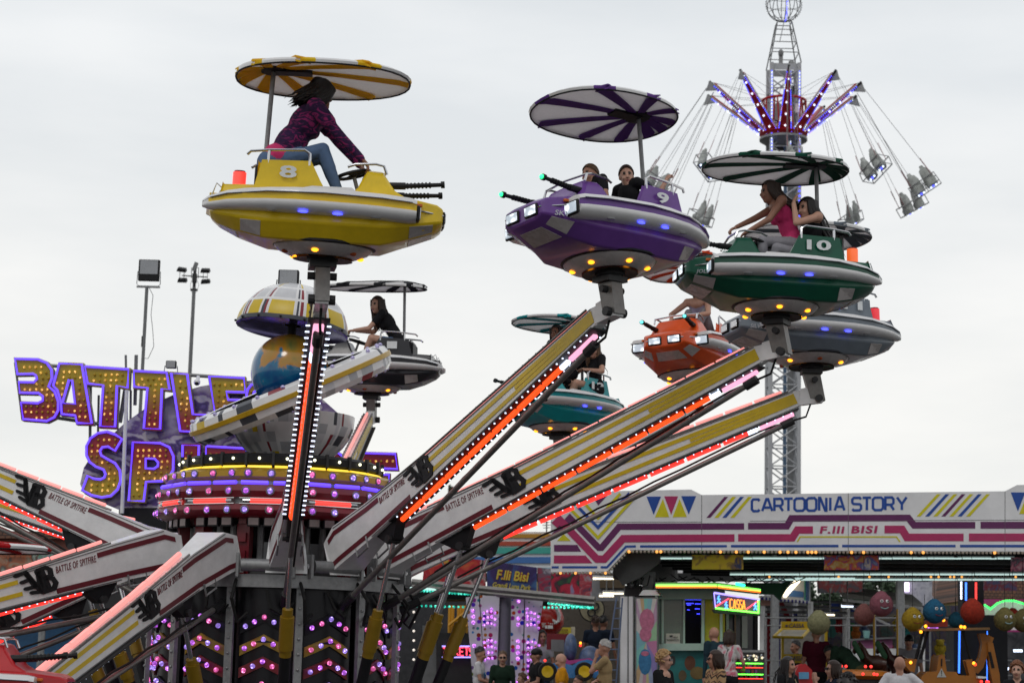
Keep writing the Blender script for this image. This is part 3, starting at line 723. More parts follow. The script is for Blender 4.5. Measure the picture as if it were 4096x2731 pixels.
    def rim(a):
        # ray from hub to superellipse rim
        lo_, hi = .1, 2.0; ca, sa = math.cos(a), math.sin(a)
        for _ in range(24):
            m_ = (lo_ + hi) / 2; x = m_ * ca + HXc; y = m_ * sa
            if (abs(x) / .78) ** 2.25 + (abs(y) / .56) ** 2.25 < 1: lo_ = m_
            else: hi = m_
        return lo_
    def hgt(f): return .085 * (1 - f ** 1.6)
    ribs = [0, 28, 62, 105, 150, 180, 210, 255, 298, 332]
    b = MB(); b.M = CM; vs = []; fr = [.12, .45, .75, .92, 1.0]; RM = [rim(2 * math.pi * i / NA) for i in range(NA)]
    for th_ in (0, .022):
        for f in fr:
            for i in range(NA):
                a = 2 * math.pi * i / NA; vs.append((RM[i] * f * math.cos(a), RM[i] * f * math.sin(a), hgt(f) + th_ - (.018 if f == 1 else 0)))
    fs = []; nf = len(fr)
    for l in range(2):
        for q in range(nf - 1):
            for i in range(NA):
                A = l * nf * NA + q * NA; f_ = (A + i, A + (i + 1) % NA, A + NA + (i + 1) % NA, A + NA + i); fs.append(f_ if l else f_[::-1])
    for i in range(NA): A = (nf - 1) * NA; B_ = nf * NA + (nf - 1) * NA; fs.append((A + i, A + (i + 1) % NA, B_ + (i + 1) % NA, B_ + i))
    b.add(vs, fs, M_canvas); can = ad('canopy', b, ang=60)
    if colm.name not in RIBM: RIBM[colm.name] = canvas('rib_' + colm.name, tuple(min(1, q * 1.2) for q in colm.diffuse_color[:3]))
    ribmat = RIBM[colm.name]
    for rdeg in ribs:
        a = R(rdeg); r1 = rim(a); b = MB(); b.M = CM; ca, sa = math.cos(a), math.sin(a); w0, w1 = .024, .068
        for zo in (-.014, .018):
            P0 = []; P1 = []
            for f in (.1, .45, .75, .92, .985):
                w_ = w0 + (w1 - w0) * f; r_ = r1 * f; z = hgt(f) + zo - (.012 if f > .95 else 0) + (.010 if zo > 0 and f > .85 else 0)
                P0.append((r_ * ca - w_ * sa, r_ * sa + w_ * ca, z)); P1.append((r_ * ca + w_ * sa, r_ * sa - w_ * ca, z))
            vs = P0 + P1 + [(x, y, z + .016) for x, y, z in P0 + P1]; fs = []
            for i in range(4): fs += [(i, i + 1, 6 + i, 5 + i), (10 + i, 15 + i, 16 + i, 11 + i), (i, 10 + i, 11 + i, i + 1), (5 + i, 6 + i, 16 + i, 15 + i)]
            fs += [(4, 14, 19, 9), (0, 5, 15, 10)]
            b.add(vs, fs, ribmat)
        b.build('canopy_rib', can)
    b = MB(); b.M = CM; rp_ = lambda k, z: [(RM[i] * k * math.cos(2 * math.pi * i / NA), RM[i] * k * math.sin(2 * math.pi * i / NA), z) for i in range(NA)]
    b.add(rp_(1.0, -.02) + rp_(1.012, .012) + rp_(.985, .035), [(q * NA + i, q * NA + (i + 1) % NA, (q + 1) * NA + (i + 1) % NA, (q + 1) * NA + i) for q in range(2) for i in range(NA)], [ribmat if any(abs((i * 5 + 2.5 - r_ + 180) % 360 - 180) < 5.1 for r_ in ribs) else M_white2 for q in range(2) for i in range(NA)])
    b.tube([(RM[i] * math.cos(2 * math.pi * i / NA), RM[i] * math.sin(2 * math.pi * i / NA), -.02) for i in range(NA)], .009, M_black if colm is not MATS.get('car_grey') else M_grey, 6, True); b.build('canopy_edge', can)
    b = MB(); b.M = CM; b.lathe([(.02, .05), (.12, .055), (.15, .075), (.13, .09)], M_black, 12); b.box((.18, 0, .058), (.34, .13, .03), M_black); b.build('canopy_hub', can)
    b = MB(); b.cyl((PXc - .02, 0, .55), (PXc, 0, zc + .07), .022, M_gal, 10); ad('canopy_pole', b)
CARM = {}; RIBM = {}
def car(key, label, colm, coam, num, name, head_deg, gunled, lit, tilt=(0, 0), pr=(0, 0), **kw):
    M = Mx.Translation(POSN[key]) @ Mx.Rotation(R(head_deg), 4, 'Z') @ Mx.Rotation(R(pr[0]), 4, 'X') @ Mx.Rotation(R(pr[1]), 4, 'Y') @ Mx.Scale(1.0, 4)
    t = thing('gondola', label, 'ride gondola', group='gondolas at the ends of the ride arms', M=M @ Mx.Diagonal((1, 1, .9, 1)))
    car_mesh(t, coam, colm, num, name, gunled, lit, tilt, **kw); CARM[key] = M
    return t
def paint(n, c):
    m = mat(n, c, .3, 0, coat=.3, var=.14, scale=5, spec=.4); m.diffuse_color = (*c, 1); return m
C_y = paint('car_yellow', (.80, .55, .008)); C_p = paint('car_purple', (.15, .05, .29)); C_g = paint('car_green', (.0, .085, .045)); C_s = paint('car_grey', (.17, .20, .235))
C_o = paint('car_orange', (.72, .085, .008)); C_t = paint('car_teal', (.0, .33, .36)); C_k = paint('car_black', (.016, .016, .022)); C_r = paint('car_red', (.5, .006, .012))
E_gl = glow('gun_green', (.02, 1, .25), 2.5); E_gt = glow('gun_teal', (.1, .95, .9), 2.2)
car('yellow', 'yellow and white gondola nearest the camera, rider in pink and purple hoodie aboard', C_y, C_y, '8', '', 4, None, False, (-5, -2), (4, 2), cdx=-.11, tail=E_red)
car('purple', 'purple and white gondola numbered 9 carrying two children', C_p, C_p, '9', 'SKY-ONE', 218, E_gl, True, (4, 0), (6, 0), cdx=-.04)
car('green', 'green and white gondola numbered 10 carrying two long-haired girls', C_g, C_g, '10', 'JOLLY-BOYS', 188, None, True, (0, 0), (2, 0), tail=glow('beacon_amber', (1, .14, .01), .7))
car('grey', 'silver grey gondola numbered 11 half behind the green one', C_s, C_s, '11', 'SILVER STAR', 198, None, False, (2, 0), (3, 0), tail=glow('beacon_red', (.9, .01, .03), .6))
car('orange', 'orange gondola facing the camera with four lit headlamps', C_o, C_o, '', '', 246, E_gt, True, (6, 0), (5, 0))
car('teal', 'turquoise gondola behind the long yellow striped arms', C_t, C_t, '12', '', 224, None, True, (0, 0), (2, 0))
car('black', 'black and white gondola numbered 1 behind the planet ornament', C_k, C_k, '1', '', 176, None, False, (-4, 0), (-2, 0))
car('red', 'red and white gondola low in the bottom left corner', C_r, C_r, '', '', 4, None, False, (0, 0), (0, 0))
# ================================================================== LIGHTED SIGN
SY = 32.0
sgo = W(600, 2100, SY); sgo.z = 0
sign = thing('lighted_sign', 'large letter sign BATTLE OF SPITFIRE with blue neon outlines and gold bulbs', 'sign', sgo)
def S1(x, y): return (x / 1.96, 1350 + y / 1.96)
def facemat(nm, top, bot):
    m = bpy.data.materials.new(nm); m.use_nodes = True; t = m.node_tree; b = t.nodes['Principled BSDF']; b.inputs['Roughness'].default_value = .4
    tc = t.nodes.new('ShaderNodeTexCoord'); s = t.nodes.new('ShaderNodeSeparateXYZ'); r = t.nodes.new('ShaderNodeValToRGB')
    r.color_ramp.elements[0].position = .22; r.color_ramp.elements[0].color = (*bot, 1); r.color_ramp.elements[1].position = .72; r.color_ramp.elements[1].color = (*top, 1)
    t.links.new(tc.outputs['Generated'], s.inputs[0]); t.links.new(s.outputs[2], r.inputs[0]); t.links.new(r.outputs[0], b.inputs['Base Color']); return m
FA = facemat('letter_face', (.42, .31, .01), (.30, .01, .02)); FB = facemat('letter_face_inverse', (.30, .01, .02), (.42, .31, .01))
M_ledge = mat('letter_edge', (.22, .19, .16), .5); M_bulb = mat('bulb_amber_glass', (.55, .34, .01), .12, .2, var=.3)
LET = {
 'B': [(122, 168), (300, 172), (370, 200), (408, 255), (412, 320), (385, 385), (432, 425), (460, 500), (460, 570), (430, 625), (370, 655), (185, 640), (168, 510), (300, 515), (338, 495), (338, 460), (305, 436), (158, 433), (150, 350), (268, 352), (292, 325), (285, 298), (262, 285), (140, 288)],
 'A': [(468, 205), (645, 212), (722, 674), (607, 670), (594, 612), (487, 600), (480, 500), (450, 410), (420, 378)],
 'T': [(670, 228), (1010, 250), (1003, 395), (920, 378), (905, 700), (788, 695), (812, 374), (690, 362)],
 'T2': [(1052, 262), (1308, 276), (1332, 408), (1272, 402), (1258, 718), (1130, 712), (1158, 395), (1055, 388)],
 'L': [(1345, 280), (1470, 288), (1515, 602), (1640, 607), (1655, 742), (1415, 734)],
 'E': [(1642, 305), (1915, 318), (1925, 430), (1775, 426), (1790, 488), (1890, 490), (1895, 560), (1800, 560), (1812, 620), (1950, 625), (1960, 745), (1710, 740)],
 'O': [(2010 + 75 * math.cos(q * .524), 450 - 90 * math.sin(q * .524)) for q in range(12)],
 'S': [(960, 795), (905, 760), (840, 738), (770, 750), (712, 790), (680, 850), (680, 920), (705, 975), (755, 1012), (815, 1035), (830, 1070), (820, 1098), (790, 1112), (735, 1105), (690, 1083), (648, 1195), (720, 1235), (800, 1252), (872, 1240), (925, 1190), (950, 1120), (942, 1040), (905, 985), (850, 955), (798, 925), (786, 890), (806, 860), (850, 855), (905, 888)],
 'P': [(1045, 820), (1260, 828), (1330, 860), (1362, 930), (1360, 1040), (1320, 1105), (1270, 1125), (1148, 1130), (1130, 1282), (1012, 1278)],
 'I': [(1435, 842), (1562, 846), (1550, 1282), (1425, 1278)],
 'T3': [(1618, 852), (1930, 870), (1935, 985), (1850, 985), (1850, 1282), (1720, 1282), (1720, 985), (1615, 980)],
 'F': [(2010, 880), (2200, 885), (2200, 985), (2110, 985), (2110, 1050), (2180, 1050), (2180, 1130), (2110, 1130), (2105, 1290), (2005, 1290)],
 'I2': [(2270, 890), (2380, 894), (2370, 1290), (2262, 1290)],
 'R': [(2450, 892), (2640, 895), (2700, 940), (2700, 1040), (2660, 1090), (2715, 1290), (2610, 1290), (2580, 1130), (2560, 1130), (2555, 1290), (2445, 1290)],
 'E2': [(2825, 905), (3100, 912), (3116, 1030), (2950, 1025), (2950, 1070), (3050, 1075), (3050, 1150), (2950, 1150), (2945, 1200), (3110, 1200), (3110, 1290), (2820, 1290)]}
HOLE = {'A': [(545, 332), (568, 334), (590, 522), (492, 515)], 'P': [(1145, 948), (1215, 950), (1242, 980), (1240, 1008), (1210, 1028), (1145, 1025)], 'O': [(2010 + 22 * math.cos(q * .785), 450 - 32 * math.sin(q * .785)) for q in range(8)], 'R': [(2555, 970), (2600, 972), (2612, 1000), (2600, 1040), (2555, 1040)]}
for nm, P in LET.items():
    Hh = HOLE.get(nm); top = nm in ('B', 'A', 'T', 'T2', 'L', 'E', 'O')
    poly = list(P)
    # grow a little so that the neon sits inside the edge
    cx = sum(p[0] for p in P) / len(P); cy = sum(p[1] for p in P) / len(P)
    b = MB(sgo)
    def grow(Pl, d):
        ar = sum(Pl[i - 1][0] * Pl[i][1] - Pl[i][0] * Pl[i - 1][1] for i in range(len(Pl))); sg = 1 if ar > 0 else -1; o = []
        for i in range(len(Pl)):
            a, c, e = V(Pl[i - 1]), V(Pl[i]), V(Pl[(i + 1) % len(Pl)]); n1 = (c - a).normalized(); n2 = (e - c).normalized()
            m_ = V((n1.y + n2.y, -(n1.x + n2.x))) * sg; l = m_.length; m_ = m_ / l if l > 1e-6 else m_; k = d / max(.5, m_.dot(V((n1.y, -n1.x)) * sg)); o.append((c.x + m_.x * k, c.y + m_.y * k))
        return o
    G = grow(P, 13)
    if Hh:
        H2 = grow(Hh, -8)
        # keyhole: bridge nearest vertices
        bi, bj = min(((i, j) for i in range(len(G)) for j in range(len(H2))), key=lambda q: (V(G[q[0]]) - V(H2[q[1]])).length)
        arG = sum(G[i - 1][0] * G[i][1] - G[i][0] * G[i - 1][1] for i in range(len(G))); arH = sum(H2[i - 1][0] * H2[i][1] - H2[i][0] * H2[i - 1][1] for i in range(len(H2)))
        if (arG > 0) == (arH > 0): H2 = H2[::-1]; bj = len(H2) - 1 - bj
        G = G[:bi + 1] + H2[bj:] + H2[:bj + 1] + G[bi:]
    pp(b, [S1(*p) for p in G], SY, .14, FA if top else FB, M_ledge)
    lt = b.build('letter', sign, ang=20)
    b = MB(sgo); mv = V((0, -.035, 0))
    for lp in ([P] + ([Hh] if Hh else [])): b.tube([W(*S1(*p), SY) + mv for p in lp], .019, E_neon, 6, True)
    b.build('neon_outline', lt)
    b = MB(sgo); xs = [p[0] for p in P]; ys = [p[1] for p in P]; y = min(ys) + 20
    while y < max(ys):
        x = min(xs) + 20 + (y * .37) % 20
        while x < max(xs):
            if inpoly(x, y, P) and edged(x, y, P) > 20 and not (Hh and (inpoly(x, y, Hh) or edged(x, y, Hh) < 16)):
                m = E_gold if random.random() < .55 else M_bulb
                b.ball(W(*S1(x + random.uniform(-2, 2), y), SY) + V((0, -.02, 0)), (.019, .02, .022), m, 8, 5)
            x += 44
        y += 44
    b.build('bulbs', lt)
# backdrop panel with purple pattern
mb_ = bpy.data.materials.new('eye_pattern_print'); mb_.use_nodes = True; t = mb_.node_tree; pb = t.nodes['Principled BSDF']; pb.inputs['Roughness'].default_value = .35
tc = t.nodes.new('ShaderNodeTexCoord'); mpp = t.nodes.new('ShaderNodeMapping'); mpp.inputs['Scale'].default_value = (1.15, 1, 1.7)
nz2 = t.nodes.new('ShaderNodeTexNoise'); nz2.inputs['Scale'].default_value = 3; nz2.inputs['Detail'].default_value = 6
ad_ = t.nodes.new('ShaderNodeMixRGB'); ad_.blend_type = 'ADD'; ad_.inputs[0].default_value = .5
vo = t.nodes.new('ShaderNodeTexVoronoi'); vo.inputs['Scale'].default_value = 1.55; vo.inputs['Randomness'].default_value = .8
cr = t.nodes.new('ShaderNodeValToRGB'); ce = cr.color_ramp.elements; ce[0].position = .0; ce[0].color = (.01, .005, .03, 1); ce[1].position = 1; ce[1].color = (.6, .56, .6, 1)
for p, c in ((.09, (.02, .01, .06, 1)), (.12, (.45, .42, .55, 1)), (.24, (.16, .10, .36, 1)), (.30, (.04, .015, .14, 1)), (.38, (.10, .04, .24, 1)), (.44, (.55, .5, .58, 1)), (.54, (.5, .46, .52, 1)), (.60, (.12, .05, .24, 1))):
    e = ce.new(p); e.color = c
t.links.new(tc.outputs['Object'], mpp.inputs[0]); t.links.new(mpp.outputs[0], nz2.inputs['Vector']); t.links.new(mpp.outputs[0], ad_.inputs[1]); t.links.new(nz2.outputs['Color'], ad_.inputs[2]); t.links.new(ad_.outputs[0], vo.inputs['Vector']); t.links.new(vo.outputs['Distance'], cr.inputs[0]); t.links.new(cr.outputs[0], pb.inputs['Base Color'])
b = MB(sgo); pp(b, [(320, 1935), (335, 1870), (375, 1810), (430, 1755), (500, 1690), (600, 1620), (690, 1580), (800, 1545), (900, 1528), (1010, 1522), (1250, 1560), (1350, 1650), (1360, 2080), (480, 2040), (385, 2000), (338, 1975)], SY + .2, .05, mb_, M_grey); b.build('backdrop_panel', sign)
b = MB(sgo)
for (x0, y0, x1, y1, r_) in ((507, 1560, 488, 2052, .032), (503, 1420, 508, 1700, .02), (545, 1420, 540, 1620, .03), (363, 1500, 360, 1760, .025), (395, 1580, 392, 1740, .02), (60, 1450, 90, 1680, .02), (200, 1462, 940, 1512, .03), (225, 1670, 430, 1700, .03), (500, 1560, 480, 1690, .035), (523, 1560, 522, 1680, .02)):
    b.cyl(W(x0, y0, SY + .28 if r_ != .032 else SY - .05), W(x1, y1, SY + .28 if r_ != .032 else SY - .05), r_, M_white if r_ == .032 else M_grey, 8)
for x in (490, 900, 1300): q = W(x, 2040, SY + .35); b.cyl(V((q.x, q.y, 0)), q, .06, M_grey, 8)
b.build('support_frame', sign)
b = MB(sgo); pp(b, rect(480, 2030, 1340, 2210), SY + .1, .5, M_black); b.box(V((sgo.x + .6, SY + .4, W(600, 2200, SY).z / 2)), (3.4, .5, W(600, 2200, SY).z), M_dgrey); b.build('base_box', sign)
b = MB(sgo); q = W(790, 1530, SY) + V((0, -.05, 0)); b.ball(q, .055, M_white, 12, 8); b.ball(q + V((0, -.03, -.025)), .035, M_black, 10, 6); b.cyl(q, q + V((0, .1, .1)), .03, M_white, 8); tag(b.build('security_camera'), 'small white dome camera hanging from the neon letter sign', 'camera')
def flood(name, label, px, py, w_, h_, Y, group=None, glassfrac=.7, post=None):
    o = W(px, py, Y); k = Y / FPX; t = thing(name, label, 'floodlight', o, group)
    b = MB(); b.box((0, 0, 0), (w_ * k, .09, h_ * k), M_black); b.build('housing', t, bevel=.015)
    gh = h_ * k * glassfrac; b = MB(); b.box((0, -.05, (h_ * k - gh) / 2 - .02 * gh), (w_ * k * .84, .01, gh * .92), mat('flood_glass', (.33, .34, .36), .25, .3, var=.1)); b.build('glass', t)
    b = MB(); x = w_ * k / 2 + .015; z = -h_ * k / 2
    b.tube([(-x, 0, -.02), (-x - .01, 0, z - .06), (-x + .03, 0, z - .1), (x - .03, 0, z - .1), (x + .01, 0, z - .06), (x, 0, -.02)], .008, M_gal, 6); b.build('bracket', t)
    if post is not None:
        b = MB(); b.box((0, 0, z - .12), (w_ * k * 1.1, .05, .035), M_gal); b.cyl((-.03, 0, z - .12), (-.03, 0, -o.z), .035, M_grey, 10); b.build('mast', t)
        b = MB(); b.tube([(0, -.03, z - .1), (.11, -.03, z - .3), (.09, -.03, z - .7), (.14, -.03, z - 1.0), (.18, -.03, z - 1.35), (.08, -.03, z - 1.6), (-.02, -.03, z - 1.6)], .007, M_grey, 5); b.box((-.07, 0, z - 1.25), (.02, .04, .22), M_dgrey); b.build('cable', t)
flood('floodlight', 'big square floodlight on a thin steel mast behind the word battle', 597, 1082, 86, 88, 40, post=1)
flood('floodlight', 'small floodlight clamped to the top of the letter sign', 685, 1458, 42, 31, SY, glassfrac=.95)
flood('floodlight', 'floodlight perched on the painted dome of the planet ornament', 1155, 1113, 84, 66, HY, glassfrac=.95)
# mast with four floods
o = W(778, 1120, 55); k = 55 / FPX; t = thing('floodlight_mast', 'tall steel mast with four dark floodlights on a crossbar, behind the sign', 'floodlight mast', V((o.x, o.y, 0)))
b = MB(); b.cyl((0, 0, 0), (0, 0, o.z - .2), .075, M_grey, 10, .05); b.cyl((0, 0, o.z - .3), (0, 0, o.z + .35), .045, M_dgrey, 8); b.box((0, 0, o.z - .28), (.2, .1, .05), M_dgrey); b.box((0, 0, o.z + .38), (.1, .1, .25), M_grey, Mx.Rotation(.3, 3, 'Y')); b.box((0, 0, o.z + .05), (.12, .12, .25), M_dgrey); b.build('mast', t)
b = MB(); b.cyl((-.36, 0, o.z + .12), (.36, 0, o.z + .09), .018, M_dgrey, 6); b.tube([(-.09, 0, o.z + .05), (-.1, 0, o.z + .35), (.1, 0, o.z + .35), (.1, 0, o.z + .05)], .012, M_dgrey, 5)
b.tube([(-.08, 0, o.z), (-.11, 0, o.z - .15), (-.06, 0, o.z - .35), (.02, 0, o.z - .4)], .006, M_grey, 5); b.tube([(.08, 0, o.z), (.13, 0, o.z - .15), (.06, 0, o.z - .35), (.02, 0, o.z - .4)], .006, M_grey, 5)
for x in (-.42, -.30, .24, .36): b.cyl((x, 0, o.z + .05), (x, 0, o.z + .28), .008, M_dgrey, 5)
b.build('crossbar', t)
for x, z, a in ((-.36, .28, 8), (-.33, -.02, 0), (.30, .27, 0), (.32, -.04, -5)):
    b = MB(); b.box((x, -.05, o.z + z), (.26, .22, .09), M_black, Mx.Rotation(R(a), 3, 'Y') @ Mx.Rotation(R(25), 3, 'X'), .85, .85); b.build('flood_lamp', t)
# ================================================================== SWING TOWER
TY = 70.0; kt = TY / FPX
tb = W(3130, 1970, TY); tt = W(3136, 300, TY); TXc = tb.x; T0 = V((tb.x, TY, 0))
tower = thing('swing_tower', 'tall lattice swing tower with red arms and an open wire globe on top', 'swing tower', T0)
def tz(py): return W(3140, py, TY).z
M_lat = mat('lattice_white', (.42, .43, .45), .45, .2, var=.15)
zt = tz(268); b = MB(); hw = .50
for sx in (-1, 1):
    for sy in (-1, 1): b.box((sx * hw, sy * hw, zt / 2), (.13, .13, zt), M_lat)
stp = .72; n = int(zt / stp)
for i in range(n):
    z0 = i * stp; z1 = z0 + stp
    for s in (-1, 1):
        b.cyl((-hw, s * hw, z0), (hw, s * hw, z1), .026, M_lat, 6); b.cyl((hw, s * hw, z0), (-hw, s * hw, z1), .026, M_lat, 6); b.cyl((-hw, s * hw, z0), (hw, s * hw, z0), .026, M_lat, 6)
        b.cyl((s * hw, -hw, z0), (s * hw, hw, z1), .026, M_lat, 6); b.cyl((s * hw, -hw, z0), (s * hw, hw, z0), .026, M_lat, 6)
b.box((.1, .2, zt / 2 - .5), (.12, .12, zt - 1), mat('cable_blue', (.12, .2, .32), .4)); b.box((.25, -.1, zt / 2 - .5), (.2, .2, zt - 1), M_grey)
b.lathe([(.62, zt - .25), (.62, zt)], M_lat, 4, R(45)); b.box((-.1, 0, zt + .25), (.14, .1, .5), M_gal); b.ball((-.1, 0, zt + .5), (.1, .12, .16), M_gal, 12, 8); b.ball((.3, .1, zt + .15), (.12, .12, .15), M_gal, 10, 6)
b.build('mast', tower)
b = MB()
for i in range(70):
    z = tz(620) + (zt - .3 - tz(620)) * i / 70
    for x in (-hw - .0, -.12 + .3, hw): b.ball((x, -hw - .09, z), .018, E_white if i % 3 else E_blue, 6, 4)
for i in range(60):
    z = tz(1900) + (tz(700) - tz(1900)) * i / 60
    if i > 48: b.ball((-hw + .05, -hw - .09, z), .03, E_blue, 6, 4); b.ball((hw, -hw - .09, z), .03, E_blue, 6, 4)
b.build('mast_lights', tower)
# top pyramid frame and wire globe
zp = tz(95); b = MB(); r0, r1 = .56, .26
for sx in (-1, 1):
    for sy in (-1, 1): b.cyl((sx * r0, sy * r0, zt), (sx * r1, sy * r1, zp), .025, M_grey, 6)
for i, f in enumerate((.25, .5, .8, 1)):
    r_ = r0 + (r1 - r0) * f; z = zt + (zp - zt) * f
    for q in range(4):
        a = [(-1, -1), (1, -1), (1, 1), (-1, 1)]; b.cyl((a[q][0] * r_, a[q][1] * r_, z), (a[(q + 1) % 4][0] * r_, a[(q + 1) % 4][1] * r_, z), .018, M_grey, 5)
b.cyl((-.2, -.4, zt + .8), (.05, -.35, zt + 2), .014, M_grey, 5); b.cyl((.35, -.4, zt + .8), (.05, -.35, zt + 2), .014, M_grey, 5)
b.build('pyramid_frame', tower)
b = MB(); gz = tz(20); gr_ = .64
for a in range(0, 180, 30): b.tube([(gr_ * math.cos(q * math.pi / 14) * math.cos(R(a)), gr_ * math.cos(q * math.pi / 14) * math.sin(R(a)), gz + gr_ * math.sin(q * math.pi / 14)) for q in range(28)], .014, M_dgrey, 5, True)
for zf_ in (-.5, 0, .5): rr = gr_ * math.cos(math.asin(zf_)); b.tube([(rr * math.cos(q * math.pi / 12), rr * math.sin(q * math.pi / 12), gz + gr_ * zf_) for q in range(24)], .010, M_grey, 5, True)
for q in range(44):
    a = q * math.pi / 22; b.ball(((gr_ + .03) * math.cos(a), 0, gz + (gr_ + .03) * math.sin(a)), .018, M_dgrey, 5, 4); b.ball((.05, -.6 * abs(math.cos(a)), gz + gr_ * math.sin(a)), .022, E_blue, 5, 4)
b.build('wire_globe', tower)
# red carriage
za, zb = tz(545), tz(408); b = MB()
b.lathe([(.68, za - .1), (.84, za), (.88, za + .05), (.84, za + .12), (.6, za + .12)], M_red, 20); b.lathe([(.86, za - .18), (.70, za - .28), (.55, za - .42), (.4, za - .45)], M_grey, 20); b.lathe([(.87, za - .18), (.87, za - .10), (.7, za - .1)], M_gal, 20)
b.tube([(.8 * math.cos(q * .314), .8 * math.sin(q * .314), zb) for q in range(20)], .05, M_red, 8, True)
for q in range(20): b.cyl((.8 * math.cos(q * .314), .8 * math.sin(q * .314), za), (.8 * math.cos(q * .314 + (.1 if q % 2 else -.1)), .8 * math.sin(q * .314), zb), .03, M_red, 6)
b.box((.45, -.5, za + .9), (.2, .15, .35), M_white); b.box((-.3, -.6, za + .7), (.2, .2, .6), M_gal); b.box((.15, -.4, zb + .3), (.35, .3, .3), M_black); b.build('carriage', tower)
tips = []
for i in range(10):
    th = -4 + 36 * i; a = -math.pi / 2 + R(th); n = V((math.cos(a), math.sin(a), 0)); t_ = V((-n.y, n.x, 0))
    p0 = n * .72 + V((0, 0, za)); p1 = n * 2.72 + V((0, 0, tz(368))); d = (p1 - p0); up = t_.cross(d).normalized()
    if up.z < 0: up = -up
    b = MB(); w0, w1 = .20, .05
    b.prism([p0 + t_ * w0, p1 + t_ * w1, p1 - t_ * w1, p0 - t_ * w0], up * .10, M_red); b.prism([p0 + t_ * w0 * 1.25 - up * .01, p1 + t_ * w1 * 1.5 - up * .01, p1 + t_ * w1, p0 + t_ * w0], up * .05, M_lat); b.prism([p0 - t_ * w0 * 1.25 - up * .01, p1 - t_ * w1 * 1.5 - up * .01, p1 - t_ * w1, p0 - t_ * w0], up * .05, M_lat)
    b.cyl(p1, p1 + n * .14 + V((0, 0, .12)), .05, M_dgrey, 8); arm = b.build('swing_arm', tower)
    b = MB(); ep = [E_blue, E_blue, E_white, E_blue, E_viol, E_blue]
    for j in range(34):
        f = j / 34
        for s in (-1, 1): b.ball(p0.lerp(p1, f) + t_ * s * (w0 * 1.15 + (w1 - w0) * 1.15 * f) - up * .03, .017, ep[(j // 3 + i) % 6], 5, 4)
    for j in range(5): b.ball(p0.lerp(p1, .1 + j * .19) - up * .03, .036, E_white, 8, 5)
    b.build('arm_lights', arm)
    tp = p1 + n * .1 + V((0, 0, .1)); q = n * .03
    b = MB(); b.prism([tp - q, tp + t_ * .0 + n * .05 - V((0, 0, .0)) + V((0, 0, 0)), tp + n * .18 - V((0, 0, .36)) , tp - n * .26 - V((0, 0, .30))], t_ * .05, M_gal); b.build('hanger_plate', arm)
    b = MB()
    for j in (4, 6): b.cyl(tp, V((.5 * math.cos(a + (j - 5) * .5), .5 * math.sin(a + (j - 5) * .5), zb + .05)), .007, M_grey, 4)
    b.build('stay_cable', arm)
    tips.append((tp - V((0, 0, .3)), n, t_, th))
M_cover = mat('seat_cover', (.42, .44, .42), .7, var=.45, scale=6, bump=.4)
wh = ['upper right', 'lower right']
LB = {-4: 'hidden straight in front of the mast', 32: 'with cool seat lights just right of the green canopy', 68: 'outermost on the right, upper of the two', 104: 'outermost on the right, lower of the two', 140: 'hanging lowest on the right, above the grey gondola canopy',
      176: 'straight behind the mast', 212: 'hanging lowest on the left, beside the girl in pink', 248: 'far left, partly behind the purple gondola', 284: 'beside the raised hand of the child in the purple gondola', 320: 'with lit underside left of the green canopy'}
for i, (tp, n, t_, th) in enumerate(tips):
    kr = 2.07 + (.25 if th in (68, 104) else 0); tpw = T0 + tp; sp_ = tpw + n * kr - V((0, 0, 3.75)); dn = (sp_ - tpw).normalized()
    t = thing('swing_chair', 'double swing seat ' + LB[round(th)], 'swing seat', sp_, 'covered double seats on the swing tower')
    upv = -dn; ox = t_; fy = upv.cross(ox).normalized()      # local frame: ox sideways, upv along chains
    fwd = ox * 1.0; sd = n                                     # seat faces tangentially
    sd = (n - upv * n.dot(upv)).normalized(); fw = upv.cross(sd).normalized()
    b = MB()
    for s in (-.42, .42):
        for f in (-.2, .2):
            b.cyl(sd * s + fw * f + upv * .3, tpw - sp_ + sd * s * .35 + fw * f * .2, .008, M_grey, 4); b.cyl(sd * s + fw * f + upv * .25, sd * s * .93 + fw * f + upv * 1.0, .014, mat('chain_sleeve', (.3, .12, .13), .6), 4)
    b.build('chains', t)
    b = MB()
    for z in (-.05, .30):
        b.tube([sd * -.52 + fw * .28 + upv * z, sd * .52 + fw * .28 + upv * z, sd * .52 - fw * .22 + upv * z, sd * -.52 - fw * .22 + upv * z], .02, M_gal, 6, True)
    for s in (-.52, 0, .52): b.cyl(sd * s + fw * .28 - upv * .05, sd * s + fw * .28 + upv * .3, .016, M_gal, 6); b.cyl(sd * s - fw * .22 - upv * .05, sd * s - fw * .22 + upv * .3, .016, M_gal, 6)
    b.build('seat_frame', t)
    for s in (-.25, .25):
        b = MB(); c = sd * s; rows = []
        for z, w_, d_, y in ((-.04, .20, .20, 0), (.12, .22, .21, 0), (.2, .21, .13, -.06), (.45, .20, .09, -.12), (.62, .15, .06, -.13), (.68, .08, .05, -.13), (.76, .075, .04, -.13), (.78, .03, .02, -.13)):
            rows.append([c + upv * z + fw * (y + d_ * math.sin(q * .628) + random.uniform(-.015, .015)) + sd * (w_ * math.cos(q * .628) + random.uniform(-.015, .015)) for q in range(10)])
        loft(b, rows, M_cover); b.build('covered_seat', t, ang=50)
        b = MB()
        for q in (-.1, 0, .1): b.ball(c + sd * q - upv * .07, .035, E_white if q else E_blue, 6, 4)
        b.box(c - upv * .055, (.01, .01, .01), M_black); b.build('seat_light', t)
W0 = W
def W(px, py, Y): return W0(px, py, Y * 1.25)
MB.RS = 1.25
